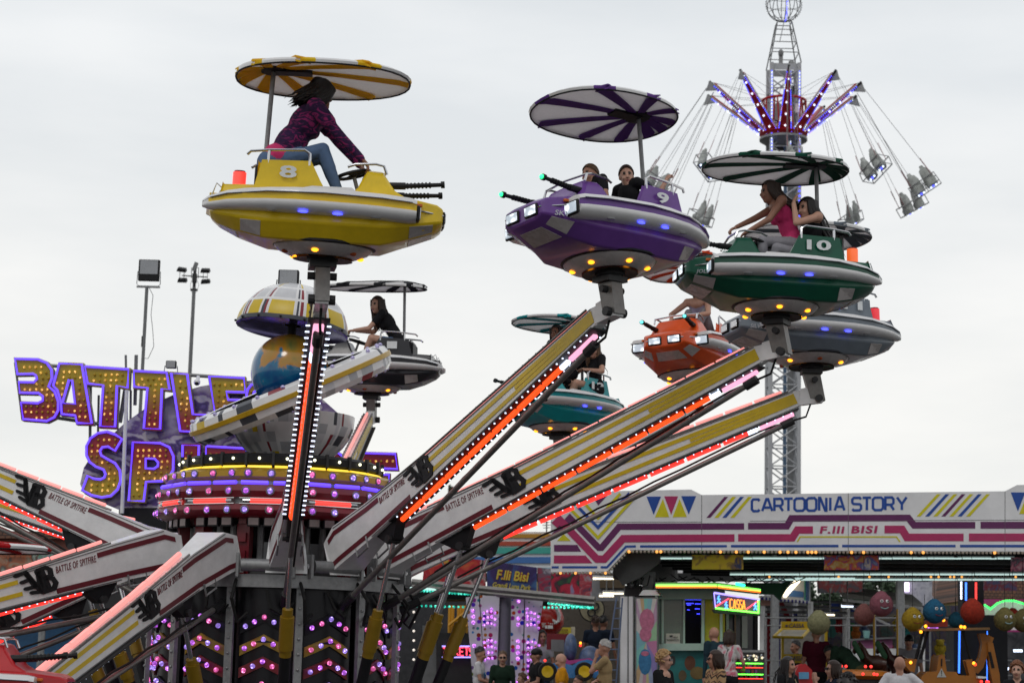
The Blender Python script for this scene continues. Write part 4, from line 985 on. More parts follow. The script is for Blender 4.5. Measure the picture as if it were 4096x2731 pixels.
# ================================================================== FUN STALL WITH THE LONG FASCIA
PA = W(2208, 2100, 27.6); PB = W(4096, 2100, 26.0)
BX = V((PB.x - PA.x, PB.y - PA.y, 0)).normalized(); BN = V((BX.y, -BX.x, 0))     # BN points to the camera
PORG = V((PA.x, PA.y, 0))
stall = thing('amusement_stall', 'long white stall with CARTOONIA STORY lettering and purple, pink and blue stripes on its fascia', 'stall', PORG)
def bp(px, py, off=0):
    P0 = PORG + BN * off; return onplane(px, py, P0, BN)
def c2(x, y): return (2200 + x / 1.887, 1900 + y / 1.887)
def c3(x, y): return (3000 + x / 1.887, 1900 + y / 1.887)
def flat(b, pts, off, th, m): b.prism([bp(x, y, off) for x, y in pts], -BN * th, m)
M_fas = mat('fascia_white', (.76, .76, .77), .3, var=.13, scale=1.6, coat=.2)
P_pur = mat('print_purple', (.115, .012, .095), .35); P_pnk = mat('print_pink', (.42, .022, .115), .35); P_blu = mat('print_blue', (.008, .065, .33), .35); P_yel = mat('print_yellow', (.62, .56, .004), .35)
b = MB(PORG)
outl = [c2(5, 128), c2(1065, 107), c2(1145, 148), c3(1925, 120), c3(2015, 73), c3(2700, 66), c3(2700, 577), c2(585, 563), c2(430, 725), c2(5, 730)]
flat(b, outl, 0, .16, M_fas)
for p, q in ((c2(5, 352), c2(1145, 352)), (c2(1145, 150), c2(1145, 562)), (c3(742, 135), c3(742, 570)), (c3(1925, 122), c3(1925, 572)), (c3(0, 345), c3(2600, 335))):
    b.cyl(bp(*p, .002), bp(*q, .002), .004, M_grey, 4)
fas = b.build('fascia', stall, smooth=False)
def strp(pts, wd, m, off):
    Lf, Rt = mitre(pts, wd / 1.887)
    stripquads(b, [bp(q.x, q.y, off) for q in Lf], [bp(q.x, q.y, off) for q in Rt], -BN * .004, m)
b = MB(PORG)
strp([c2(382, 693), c2(430, 693), c2(574, 537), c2(648, 536)], 17, P_blu, .005); strp([c2(680, 536), c2(1335, 534)], 18, P_blu, .005); strp([c2(1365, 534), c3(668, 533)], 19, P_blu, .005)
strp([c3(695, 533), c3(1552, 533)], 19, P_blu, .005); strp([c3(1585, 533), c3(2690, 534)], 20, P_blu, .005); strp([c2(12, 694), c2(66, 693)], 17, P_blu, .005); strp([c2(92, 693), c2(356, 693)], 17, P_blu, .005)
strp([c2(30, 460), c2(150, 322), c2(368, 546), c2(388, 546), c2(522, 387), c2(1465, 385)], 48, P_pur, .005)
strp([c2(33, 378), c2(72, 335), c2(354, 631), c2(410, 631), c2(552, 477), c2(1392, 472)], 56, P_pnk, .009)
strp([c2(1495, 383), c3(278, 383), c3(312, 324), c3(1195, 321), c3(1238, 376), c3(1700, 376)], 50, P_pur, .005); strp([c3(1740, 376), c3(2690, 376)], 52, P_pur, .005)
strp([c2(1420, 471), c3(320, 471), c3(357, 412), c3(475, 412)], 56, P_pnk, .005); strp([c3(1015, 408), c3(1148, 408), c3(1184, 468), c3(1612, 468)], 58, P_pnk, .005); strp([c3(1652, 468), c3(2690, 468)], 60, P_pnk, .005)
strp([c3(357, 502), c3(379, 464), c3(1105, 464), c3(1132, 502)], 11, P_yel, .005)
flat(b, [c2(30, 524), c2(205, 524), c2(235, 575), c2(30, 575)], .005, .004, P_pur); flat(b, [c2(30, 604), c2(268, 604), c2(320, 663), c2(28, 664)], .005, .004, P_pnk)
flat(b, [c2(103, 442), c2(157, 495), c2(53, 495)], .005, .004, P_yel)
strp([c2(155, 255), c2(362, 470), c2(665, 135)], 22, P_yel, .013); strp([c2(208, 235), c2(362, 393), c2(600, 135)], 22, P_blu, .013); strp([c2(255, 205), c2(362, 322), c2(530, 138)], 21, P_yel, .013)
flat(b, [c2(312, 140), c2(445, 138), c2(364, 228)], .005, .004, P_pur)
for off, fx in ((0, c2),):
    for m, T in ((P_blu, [(728, 160), (838, 160), (782, 298)]), (P_yel, [(852, 178), (900, 315), (792, 317)]), (P_pnk, [(862, 158), (967, 158), (914, 298)]), (P_yel, [(978, 178), (1033, 314), (925, 316)]), (P_blu, [(990, 157), (1103, 156), (1047, 295)])):
        flat(b, [fx(*q) for q in T], .005, .004, m); flat(b, [c3(q[0] + 1240, q[1] * 1.04 - 38) for q in T], .005, .004, m)
for m, x in ((P_pur, 1340), (P_yel, 1400), (P_blu, 1460), (P_yel, 1520)): flat(b, [c2(x - 24, 162), c2(x + 4, 162), c2(x - 130, 320), c2(x - 160, 320)], .005, .004, m)
for m, x in zip((P_yel, P_blu, P_yel, P_pur, P_yel, P_blu, P_yel), (1437, 1502, 1563, 1624, 1684, 1747, 1810)): flat(b, [c3(x - 26, 142), c3(x + 2, 142), c3(x - 150, 310), c3(x - 180, 310)], .005, .004, m)
b.build('stripe_print', fas)
b = MB(PORG)
def word(w, xs, y0a, y1a, y0b, y1b, wd):
    X0, X1 = xs[0][0], xs[-1][1]
    for ch, (x0, x1) in zip(w, xs):
        for st in STR[ch]:
            pl = []
            for u, v in st:
                x = x0 + (x1 - x0) * u; f = (x - X0) / (X1 - X0); t_, bt = y0a + (y0b - y0a) * f, y1a + (y1b - y1a) * f; pl.append(c3(x, bt + (t_ - bt) * v / 1.3))
            strp(pl, wd, P_blu, .005 + .0006 * (st is STR[ch][-1]))
word('CARTOONIA', [(14, 72), (92, 168), (184, 248), (258, 322), (336, 412), (428, 500), (522, 576), (606, 607), (640, 712)], 182, 270, 166, 264, 19)
word('STORY', [(772, 838), (850, 914), (928, 1004), (1022, 1086), (1110, 1182)], 170, 264, 165, 260, 19)
O = bp(*c3(525, 440), .006); text(b, 'F.lli BISI', O, bp(*c3(965, 437), .006) - O, bp(*c3(525, 383), .006) - O, P_pnk, .004, .12, .035, 1.15)
b.build('lettering', fas)
# bulbs under the fascia
E_lowamb = glow('bulb_low_amber', (1, .42, .08), 1.2)
M_off = mat('bulb_off', (.42, .36, .30), .2, var=.4, scale=50)
b = MB(PORG)
for i in range(100):
    x = 2516 + i * 15.9; f = i * 15.9 / 1580; p = bp(x, 2205 + 5 * f, -.02); b.ball(p, .022, E_lowamb if random.random() < .14 else M_off, 6, 5)
b.split('bulb', stall); b = MB(PORG)
for i in range(16):
    b.ball(bp(2212 + i * 15, 2291, -.02), .020, E_lowamb if i % 4 == 2 else M_off, 6, 5)
for i in range(7): f = i / 7; b.ball(bp(2436 + 72 * f, 2285 - 76 * f, -.02), .02, M_off, 6, 5)
tag(b.build('bulb_row', stall), kind='stuff')
# roof slab with dark underside and beams
b = MB(PORG); zr = bp(3200, 2212).z; B0 = bp(2520, 2200); 
def fp(s, d, z): q = PORG + BX * s - BN * d; q.z = z; return q
s0 = (B0 - PORG).dot(BX)
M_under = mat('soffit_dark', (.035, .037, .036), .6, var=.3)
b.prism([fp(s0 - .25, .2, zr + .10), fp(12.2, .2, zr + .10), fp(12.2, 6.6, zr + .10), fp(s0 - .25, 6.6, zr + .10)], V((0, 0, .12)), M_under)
for d in (.9, 2.0, 3.1, 4.2, 5.4, 6.4): b.prism([fp(s0, d, zr - .1), fp(12.2, d, zr - .1), fp(12.2, d + .10, zr - .1), fp(s0, d + .10, zr - .1)], V((0, 0, .2)), M_dgrey)
for s in [s0 + .6 * i for i in range(18)]: b.prism([fp(s, .25, zr - .02), fp(s + .05, .25, zr - .02), fp(s + .05, 6.5, zr - .02), fp(s, 6.5, zr - .02)], V((0, 0, .11)), M_dgrey)
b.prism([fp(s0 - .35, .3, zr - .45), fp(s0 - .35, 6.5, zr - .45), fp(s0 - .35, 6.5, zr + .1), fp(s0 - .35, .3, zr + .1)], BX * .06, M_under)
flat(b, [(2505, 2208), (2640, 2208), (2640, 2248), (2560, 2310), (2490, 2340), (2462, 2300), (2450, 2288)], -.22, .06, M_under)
b.build('roof', stall)
b = MB(PORG)
for y, d, x0, x1 in ((2232, .5, 2590, 4060), (2296, 1.0, 2920, 4120), (2317, 1.9, 2990, 4150), (2312, 1.4, 3180, 3420)):
    x = x0
    while x < x1:
        L_ = 140; p, q = bp(x, y, -d), bp(min(x + L_ - 3, x1), y + .5, -d); b.cyl(p, q, .013, E_tube, 6); b.cyl(p + V((0, .03, .035)), q + V((0, .03, .035)), .018, M_gal, 4); x += L_
b.split('light_tube', stall)
b = MB(PORG)
for i in range(70): b.ball(bp(3000 + i * 15.4, 2306, -1.4), .018, E_lowamb if random.random() < .2 else M_off, 5, 4)
tag(b.build('bulb_row', stall), kind='stuff')
# support columns
b = MB(PORG); q = bp(2508, 2300, -.5); kx = q.y / FPX
def col(px0, px1, y0, y1, d, m, dep=.25, nm=None):
    P = [bp(px0, y0, -d), bp(px1, y0, -d), bp(px1, y1, -d), bp(px0, y1, -d)]; P[2].z = P[3].z = 0; b.prism(P, -BN * dep, m)
col(2478, 2534, 2384, 2800, .4, M_fas); col(2570, 2612, 2285, 2400, .7, M_gal); col(2500, 2560, 2340, 2384, .6, M_dgrey)
b.prism([bp(2555, 2380, -.38), bp(2640, 2380, -.38), bp(2622, 2358, -.38), bp(2572, 2358, -.38)], -BN * .3, M_fas)
for x in (2478, 2512, 2534): b.cyl(bp(x, 2384, -.38), bp(x, 2760, -.38), .008, M_grey, 4)
b.cyl(bp(2470, 2290, -.3), bp(2530, 2345, -.3), .04, M_dgrey, 6); b.cyl(bp(2530, 2230, -.5), bp(2545, 2345, -.5), .05, M_dgrey, 6)
b.build('column', stall, smooth=False)
b = MB(PORG); pts = [bp(x, y, -.42) for x, y in ((2540, 2345), (2552, 2300), (2575, 2310), (2560, 2350), (2590, 2340), (2600, 2300))]; b.tube(pts, .01, M_black, 5)
for i in range(16):
    x = 2560 + i * 40 + random.uniform(-15, 15); y = 2300 + random.uniform(-6, 14); b.tube([bp(x, y, -1.2), bp(x + 30, y + 22, -1.2), bp(x + 65, y + 6, -1.2)], .008, M_black, 4)
b.build('cables', stall)
# rainbow art panel: plain radiating colours
def noisy(nm, cols, scale=3, rough=.4, kind='noise', dist=1.0, det=3):
    m = bpy.data.materials.new(nm); m.use_nodes = True; t = m.node_tree; p = t.nodes['Principled BSDF']; p.inputs['Roughness'].default_value = rough
    tc = t.nodes.new('ShaderNodeTexCoord'); 
    if kind == 'noise':
        n = t.nodes.new('ShaderNodeTexNoise'); n.inputs['Scale'].default_value = scale; n.inputs['Detail'].default_value = det; n.inputs['Distortion'].default_value = dist; src = n.outputs[0]
    else:
        n = t.nodes.new('ShaderNodeTexVoronoi'); n.inputs['Scale'].default_value = scale; s_ = t.nodes.new('ShaderNodeSeparateColor'); t.links.new(n.outputs['Color'], s_.inputs[0]); src = s_.outputs[0]
    t.links.new(tc.outputs['Object'], n.inputs['Vector'])
    r = t.nodes.new('ShaderNodeValToRGB'); e = r.color_ramp.elements; k = len(cols); lo_, hi = (.3, .7) if kind == 'noise' else (0, 1)
    if kind != 'noise': r.color_ramp.interpolation = 'CONSTANT'
    e[0].position = lo_; e[0].color = (*cols[0], 1); e[1].position = lo_ + (hi - lo_) * (k - 1) / (k if kind != 'noise' else k - 1); e[1].color = (*cols[-1], 1)
    for i in range(1, k - 1): q = e.new(lo_ + (hi - lo_) * i / (k if kind != 'noise' else k - 1)); q.color = (*cols[i], 1)
    t.links.new(src, r.inputs[0]); t.links.new(r.outputs[0], p.inputs['Base Color']); MATS[nm] = m; return m
b = MB(PORG); 
P = [(2541, 2388), (2632, 2388), (2632, 2790), (2541, 2790)]; flat(b, P, -.35, .06, M_grey)
b.build('art_panel_frame', stall)
cxp, cyp = 2585, 2565; b = MB(PORG); cl = [(.55, .5, .5), (.45, .3, .42), (.52, .5, .25), (.2, .42, .48), (.25, .2, .45), (.5, .35, .2), (.3, .5, .3), (.5, .3, .38), (.55, .52, .5), (.3, .35, .5), (.2, .5, .45), (.5, .2, .35)]
bnd = [(2546, 2393), (2560, 2393), (2575, 2393), (2590, 2393), (2610, 2393), (2627, 2393), (2627, 2480), (2627, 2560), (2627, 2640), (2627, 2780), (2600, 2780), (2585, 2780), (2565, 2780), (2546, 2780), (2546, 2680), (2546, 2600), (2546, 2520), (2546, 2450)]
for i in range(len(bnd)):
    c = cl[(i * 5) % len(cl)]; flat(b, [(cxp, cyp), bnd[i], bnd[(i + 1) % len(bnd)]], -.343, .004, mat('ray_%d' % ((i * 5) % len(cl)), c, .3, var=.1))
M_pk = mat('blob_pink', (.5, .16, .26), .3, var=.3, scale=20); M_bb = mat('blob_blue', (.04, .18, .36), .3, var=.3, scale=20)
def blob(cx, cy, rx, ry, m, off=-.337, b_=None): flat(b_ or b, [(cx + rx * math.cos(q * .524), cy + ry * math.sin(q * .524)) for q in range(12)], off, .004, m)
blob(2588, 2478, 30, 46, M_pk); blob(2582, 2535, 24, 30, M_pk, -.335); blob(2580, 2645, 26, 52, M_bb); blob(2580, 2612, 16, 10, M_pk, -.333)
b.build('art_panel', stall)
# banners hanging in the stall: generic colour prints
Bn = [((2768, 2218), (2973, 2276), 'yellow printed banner hanging under the stripe fascia', noisy('print_yellow_blobs', [(.62, .50, .01), (.62, .50, .01), (.60, .45, .02), (.25, .16, .03), (.03, .05, .14)], 5.5)),
      ((3296, 2220), (3516, 2278), 'multicoloured party banner hanging under the fascia near its middle', noisy('print_party', [(.5, .45, .3), (.5, .3, .05), (.5, .04, .03), (.05, .1, .35), (.5, .45, .4)], 6)),
      ((4043, 2228), (4200, 2284), 'pink and white banner at the right end under the fascia', noisy('print_pinkwhite', [(.4, .3, .32), (.4, .08, .14), (.03, .02, .05), (.5, .4, .42)], 7))]
for (a, c, lb, m) in Bn:
    o = bp(a[0], a[1], -.3); t = MB(o); t.prism([bp(a[0], a[1], -.3), bp(c[0], a[1], -.3), bp(c[0], c[1], -.3), bp(a[0], c[1], -.3)], -BN * .01, m)
    tag(t.build('banner', smooth=False), lb, 'banner')
# ------------------------------------------------------------------ ticket booth
BY = 27.9; bo = W(2750, 2600, BY); bo.z = 0
booth = thing('ticket_booth', 'pale ticket booth edged with green and orange light tubes beneath the stripe fascia', 'ticket booth', bo)
M_bth = mat('booth_wall_green_lit', (.22, .37, .30), .4, var=.1); M_frm = mat('booth_frame_green_lit', (.42, .58, .51), .3)  # green glow of the neon is mixed into wall and frame colour
b = MB(bo); pp(b, rect(2634, 2350, 2900, 2395), BY - .12, 1.8, M_bth); pp(b, rect(2634, 2574, 2900, 2600), BY - .1, 1.8, M_frm); pp(b, [(2634, 2600), (2900, 2600), (2900, 2860), (2634, 2860)], BY, 1.7, mat('booth_lower_teal', (.02, .20, .20), .4, var=.35, scale=3))
pp(b, rect(2634, 2395, 2650, 2574), BY, 1.7, M_bth); pp(b, rect(2820, 2395, 2900, 2574), BY + .02, 1.7, mat('booth_print_yellow', (.5, .48, .02), .4, var=.15)); b.build('wall', booth, smooth=False)
b = MB(bo); 
for r_ in (rect(2646, 2388, 2655, 2580), rect(2655, 2388, 2736, 2398), rect(2733, 2388, 2740, 2580), rect(2740, 2385, 2808, 2391), rect(2806, 2385, 2818, 2580), rect(2646, 2572, 2820, 2582)): pp(b, r_, BY - .05, .08, M_frm)
w_ = b.build('window_frame', booth, smooth=False)
b = MB(bo); pp(b, rect(2655, 2398, 2733, 2572), BY + .0, .02, mat('window_blind', (.16, .2, .17), .15, var=.15)); b.build('window_pane', w_, smooth=False)
b = MB(bo); pp(b, rect(2740, 2391, 2806, 2574), BY + .5, .02, M_black); b.build('window_opening', w_, smooth=False)
b = MB(bo)
for i in range(17): pp(b, rect(2741 + i * 3.9, 2391, 2743.2 + i * 3.9, 2398), BY + .1, .02, E_blue)
for x, y, n in ((2745, 2410, 9), (2748, 2416, 5), (2780, 2412, 7), (2780, 2432, 6), (2787, 2452, 4), (2750, 2436, 3)):
    for i in range(n): pp(b, rect(x + i * 3.4, y, x + 2 + i * 3.4, y + 3), BY + .3, .02, E_blue)
b.build('blue_lights', booth, smooth=False)
b = MB(bo); pp(b, rect(2664, 2532, 2720, 2572), BY - .03, .01, mat('notice_white', (.55, .53, .48), .5)); b.build('notice_board', booth, smooth=False)
b = MB(bo); O = W(2667, 2561, BY - .045); text(b, 'VIDEOSORVEGLIATA', O, W(2717, 2561, BY - .045) - O, W(2667, 2554, BY - .045) - O, M_black, .003, 0, .01); O = W(2694, 2550, BY - .045); text(b, 'AREA', O, W(2712, 2550, BY - .045) - O, W(2694, 2544, BY - .045) - O, M_black, .003)
pp(b, [(2677, 2540), (2690, 2538), (2692, 2544), (2680, 2546)], BY - .045, .005, M_dgrey); b.build('notice_text', booth)
b = MB(bo); kk = mat('teal_print_light', (.12, .36, .34), .4); blob2 = [(2760, 2650, 22, 30, (.16, .06, .03)), (2790, 2690, 30, 26, (.2, .14, .05)), (2730, 2700, 16, 22, (.14, .1, .05)), (2690, 2640, 12, 20, (.05, .05, .05)), (2850, 2690, 20, 30, (.12, .15, .13))]
for i, (x, y, rx, ry, c) in enumerate(blob2): pp(b, [(x + rx * math.cos(q * .524), y + ry * math.sin(q * .524)) for q in range(12)], BY - .006 - i * .001, .004, mat('booth_blob_%d' % i, c, .5, var=.3))
b.build('wall_print', booth, smooth=False)
M_roofg = mat('booth_canopy', (.20, .22, .20), .5)
b = MB(bo); pp(b, [(2622, 2328), (2868, 2328), (2868, 2352), (2622, 2352)], BY - .45, .5, M_roofg); pp(b, [(2868, 2328), (3042, 2352), (3042, 2372), (2868, 2352)], BY - .45, .5, M_roofg); b.build('canopy', booth, smooth=False)
b = MB(bo); EG = glow('neon_lime', (.12, 1, .05), 4.5); EO = glow('neon_orange', (1, .13, .01), 2.2)
for y, m in ((2339, EG), (2346, EO)):
    b.cyl(W(2624, y, BY - .5), W(2867, y, BY - .5), .014, m, 6); b.cyl(W(2872, y + 1, BY - .5), W(3042, y + 20, BY - .5), .014, m, 6)
for x, y in ((2961, 2336),):
    for i in range(5): b.ball(W(x - 14 + i * 7, y - 2 + i * 1.5, BY - .7), .022, glow('led_sea', (.02, 1, .45), 3), 8, 5)
b.build('neon_tubes', booth)
# round column + glass part of booth
b = MB(bo); pp(b, rect(2880, 2440, 2890, 2700), BY - .05, .05, M_frm); pp(b, rect(2894, 2440, 3030, 2600), BY + .4, .05, mat('booth_glass_dark', (.02, .022, .035), .1)); pp(b, rect(2968, 2462, 2990, 2590), BY + .3, .05, mat('mirror_pale', (.35, .4, .37), .3)); pp(b, rect(3018, 2450, 3032, 2720), BY + .3, .06, M_black)
pp(b, rect(2905, 2450, 2915, 2600), BY + .3, .05, M_frm); pp(b, rect(2938, 2455, 2944, 2600), BY + .28, .04, mat('wood_post', (.2, .14, .08), .5)); b.build('side_wall', booth, smooth=False)
# neon cassa sign
so_ = W(2950, 2410, BY - .8); t = thing('neon_sign', 'neon CASSA sign with orange letters and blue figures hanging at the booth corner', 'sign', so_)
b = MB(so_); Q_ = [(2852, 2366), (3042, 2396), (3042, 2452), (2856, 2434)]; pp(b, Q_, BY - .78, .12, mat('sign_box', (.12, .10, .16), .2)); pp(b, [(2850, 2436), (3042, 2454), (3040, 2462), (2860, 2450)], BY - .8, .16, M_dgrey); b.build('box', t, smooth=False)
b = MB(so_)
def nl(x0, y0, x1, y1, m, r_=.010): b.cyl(W(x0, y0, BY - .82), W(x1, y1, BY - .82), r_, m, 6)
En = glow('neon_red', (1, .05, .1), 2.2); Eb = glow('neon_sky', (.08, .35, 1), 2.4); Ev = glow('neon_lilac', (.35, .28, 1), 1.8); Eo = glow('neon_tangerine', (1, .28, .02), 2.4)
nl(2856, 2368, 3038, 2397, Ev); nl(2858, 2371, 2960, 2386, Ev); nl(2862, 2431, 3036, 2450, EG, .013); nl(3034, 2400, 3033, 2446, EG, .013); nl(2856, 2370, 2862, 2428, Ev, .008); nl(2862, 2425, 2916, 2392, En); nl(2984, 2436, 3032, 2402, En)
for x, y in ((2872, 2396), (2902, 2420), (3018, 2424)):
    nl(x, y - 12, x + 4, y + 2, Eb, .008); nl(x + 4, y + 2, x - 3, y + 14, Eb, .008); nl(x + 4, y + 2, x + 9, y + 14, Eb, .008); nl(x - 4, y - 3, x + 10, y - 1, Eb, .008); nl(x + 2, y - 14, x + 6, y - 12, Eb, .012)
b.build('neon_lines', t)
b = MB(so_); 
for ch, x0 in zip('CASSA', (2920, 2934, 2947, 2959, 2971)):
    for st in STR[ch]: b.tube([W(x0 + 9 * u, 2430 + (x0 - 2920) * .1 - 27 * v, BY - .83) for u, v in st], .007, Eo, 6)
b.build('neon_letters', t)
# sweets counter right of the booth
o = W(2990, 2660, 26.6); o.z = 0; t = thing('glass_counter', 'glass display counter with red and green light strips beside the booth', 'counter', o)
b = MB(o); pp(b, rect(2936, 2606, 3058, 2860), 26.6, .7, mat('counter_dark', (.03, .028, .03), .15, var=.3)); b.build('case', t, smooth=False)
b = MB(o)
for y, m in ((2651, EG), (2668, E_red), (2695, EG), (2712, E_red)): b.cyl(W(2938, y, 26.56), W(3052, y + 1, 26.56), .007, m, 6)
b.build('light_strips', t)
b = MB(o)
for i in range(26): p = W(random.uniform(2940, 3054), random.uniform(2618, 2640), 26.57); b.ball(p, random.uniform(.01, .02), glow('glint_warm', (1, .85, .6), .9) if i % 3 == 0 else M_chrome, 6, 4)  # every third ball glows as a painted warm glint
for i in range(22): p = W(random.uniform(2940, 3054), random.choice((2662, 2684, 2706)), 26.57); b.box(p, (.03, .02, .05), mat('sweet_%d' % (i % 4), ((.3, .05, .05), (.25, .2, .03), (.05, .1, .2), (.2, .05, .2))[i % 4], .4))
b.build('goods_and_glints', t); b = MB(o); pp(b, rect(2934, 2598, 3060, 2607), 26.55, .8, M_gal); b.build('top', t, smooth=False)
# ================================================================== BACKGROUND, MIDDLE
# striped roof fascia behind
o = W(2200, 2200, 36); o.z = 0; t = thing('striped_hall', 'low pavilion with orange, red, turquoise and blue stripes along its roof edge', 'pavilion', o)
def stripeset(b, Y, x0, x1, rows):
    for y0, y1, m in rows: pp(b, rect(x0, y0, x1, y1), Y, .05, m)
b = MB(o); pp(b, [(1700, 2160), (2080, 2130), (3900, 2140), (3900, 2290), (1700, 2290)], 36, .3, M_white); b.prism([W(1700, 2290, 36.2), W(3900, 2290, 36.2), W(3900, 2290, 36.2) + V((0, 5, 0)), W(1700, 2290, 36.2) + V((0, 5, 0))], (0, 0, .08), M_dgrey); b.build('roof_edge', t, smooth=False)
b = MB(o); Or = mat('stripe_orange', (.45, .22, .02), .4); Rd = mat('stripe_brick', (.40, .06, .03), .4); Tq = mat('stripe_turquoise', (.05, .36, .30), .4); Bl = mat('stripe_sky', (.05, .16, .42), .4); Lb = mat('stripe_pale', (.32, .45, .52), .4)
stripeset(b, 35.96, 1700, 2300, ((2134, 2150, Or), (2164, 2181, Rd), (2188, 2213, Tq), (2226, 2251, Bl), (2268, 2276, Lb)))
b.build('stripes', t, smooth=False)
b = MB(o)
for x in (2320, 2600, 3100, 3600): q = W(x, 2290, 36.3); b.cyl(V((q.x, q.y, 0)), q, .08, M_gal, 8)
b.split('post', t)
def roofhouse(label, pts_wall, pts_roof, Y, wc, dep=6):
    xs = [p[0] for p in pts_wall]; o = W(sum(xs) / len(xs), 2600, Y); o.z = 0; t = thing('house', label, 'house', o)
    b = MB(o); P = [W(x, y, Y) for x, y in pts_wall]
    for p in P:
        if p.z < .5: p.z = 0
    b.prism(P, (0, dep, 0), wc); b.build('wall', t, smooth=False)
    b = MB(o)
    b.prism([W(x, y, Y - .3) for x, y in pts_roof], (0, dep + .6, 0), mtile); b.build('roof', t, smooth=False); return t, o
mtile = bpy.data.materials.new('roof_tiles'); mtile.use_nodes = True; t_ = mtile.node_tree; p_ = t_.nodes['Principled BSDF']; p_.inputs['Roughness'].default_value = .8
tc = t_.nodes.new('ShaderNodeTexCoord'); bk = t_.nodes.new('ShaderNodeTexBrick'); bk.inputs['Scale'].default_value = 4; bk.inputs['Color1'].default_value = (.22, .10, .06, 1); bk.inputs['Color2'].default_value = (.13, .07, .05, 1); bk.inputs['Mortar'].default_value = (.05, .03, .025, 1); bk.inputs['Mortar Size'].default_value = .05; bk.inputs['Brick Width'].default_value = .5; bk.inputs['Row Height'].default_value = .4
mp2 = t_.nodes.new('ShaderNodeMapping'); mp2.inputs['Rotation'].default_value = (R(90), 0, 0); t_.links.new(tc.outputs['Object'], mp2.inputs[0]); t_.links.new(mp2.outputs[0], bk.inputs['Vector']); t_.links.new(bk.outputs[0], p_.inputs['Base Color'])
M_cream = mat('wall_cream', (.42, .34, .14), .8, var=.15); M_pinkw = mat('wall_pink', (.38, .15, .12), .8, var=.12, scale=2)
roofhouse('cream house with brown tiled roof between the arms and the stripe fascia', [(2090, 2146), (2300, 2146), (2300, 2800), (2090, 2800)], [(2068, 2130), (2085, 2127), (2300, 2127), (2300, 2150), (2078, 2150)], 60, M_cream)
roofhouse('yellow gabled house with brown verge behind the neon column', [(3796, 2378), (3846, 2335), (3900, 2290), (3960, 2340), (3960, 2800), (3796, 2800)], [(3786, 2385), (3900, 2280), (3965, 2340), (3962, 2350), (3900, 2293), (3796, 2390)], 58, M_cream, 8)
roofhouse('brown tiled roof of a cream house at the right edge', [(3925, 2390), (4300, 2390), (4300, 2800), (3925, 2800)], [(3935, 2290), (4300, 2290), (4300, 2392), (3915, 2392)], 50, M_cream)
# aerial on the cream house
o = W(2186, 2132, 60); b = MB(o); b.cyl(o - V((0, 0, .3)), o + V((0, 0, .45)), .02, M_dgrey, 5)
for z, w_ in ((.4, .12), (.3, .16), (.2, .12)): b.cyl(o + V((-w_, 0, z)), o + V((w_, 0, z + .02)), .012, M_dgrey, 4)
tag(b.build('roof_aerial'), 'small aerial on the tiled roof left of the stripe fascia', 'aerial')
# kiddie ride pavilion with banners
KY = 31.0; ko = W(2000, 2500, KY); ko.z = 0
kid = thing('ride_pavilion', 'open pavilion with turquoise bulbs and dotted pillars behind the hydraulic rams', 'ride pavilion', ko)
def kl(x): return 2270 + (x - 1700) * (2400 - 2295) / (2370 - 1700)    # beam line follows perspective
b = MB(ko)
for dy, r_ in ((60, .05), (68, .03), (78, .04)): b.cyl(W(1650, 2325 - 60 + dy, KY), W(2380, 2404 - 60 + dy - 8, KY - 1.0), r_, M_dul, 6)
pp(b, [(1640, 2355), (1900, 2368), (1900, 2395), (1640, 2395)], KY + .3, 1.5, M_black); pp(b, [(1900, 2378), (2200, 2400), (2200, 2420), (1900, 2415)], KY + .3, 1.5, M_black); b.build('beam', kid)
b = MB(ko); E_c2 = E_cyan
for i in range(21): b.ball(W(1645 + i * 12.6, 2358 + i * .95, KY - .2), .021, E_c2, 8, 6)
for i in range(17): b.ball(W(2195 + i * 10.4, 2412 + i * 1.1, KY - .9), .020, E_c2, 8, 6)
for i in range(13): b.ball(W(2178 + i * 16, 2428 + (i % 2), KY - .3), .020, E_c2, 8, 6)
for i in range(15): b.ball(W(1612 + i * 18.5, 2420 + i * .5, KY + .6), .02, E_c2, 8, 6)
for i in range(8): b.ball(W(1655, 2370 + i * 38, KY), .02, glow('bulb_pale', (1, .9, .8), .8), 6, 5)
b.split('bulb', kid)
b = MB(ko); b.cyl(W(1640, 2350, KY - .15), W(1900, 2366, KY - .15), .02, E_tube, 5); b.cyl(W(2195, 2402, KY - .9), W(2365, 2422, KY - .9), .012, M_gal, 5); b.build('tube_light', kid)
dots = bpy.data.materials.new('dotted_print'); dots.use_nodes = True; t_ = dots.node_tree; p_ = t_.nodes['Principled BSDF']; p_.inputs['Roughness'].default_value = .4
tc = t_.nodes.new('ShaderNodeTexCoord'); mp3 = t_.nodes.new('ShaderNodeMapping'); mp3.inputs['Scale'].default_value = (1, .01, 1); vo = t_.nodes.new('ShaderNodeTexVoronoi'); vo.inputs['Scale'].default_value = 9.5; vo.inputs['Randomness'].default_value = .55
lt_ = t_.nodes.new('ShaderNodeMath'); lt_.operation = 'LESS_THAN'; lt_.inputs[1].default_value = .40; hsv = t_.nodes.new('ShaderNodeHueSaturation'); hsv.inputs['Saturation'].default_value = 2.2; hsv.inputs['Value'].default_value = .5; mx = t_.nodes.new('ShaderNodeMixRGB'); mx.inputs[1].default_value = (.56, .54, .60, 1)
t_.links.new(tc.outputs['Object'], mp3.inputs[0]); t_.links.new(mp3.outputs[0], vo.inputs['Vector']); t_.links.new(vo.outputs['Distance'], lt_.inputs[0]); t_.links.new(vo.outputs['Color'], hsv.inputs['Color']); t_.links.new(lt_.outputs[0], mx.inputs[0]); t_.links.new(hsv.outputs[0], mx.inputs[2]); t_.links.new(mx.outputs[0], p_.inputs['Base Color'])
def c1(x, y): return (1500 + x / 1.887, 1900 + y / 1.887)
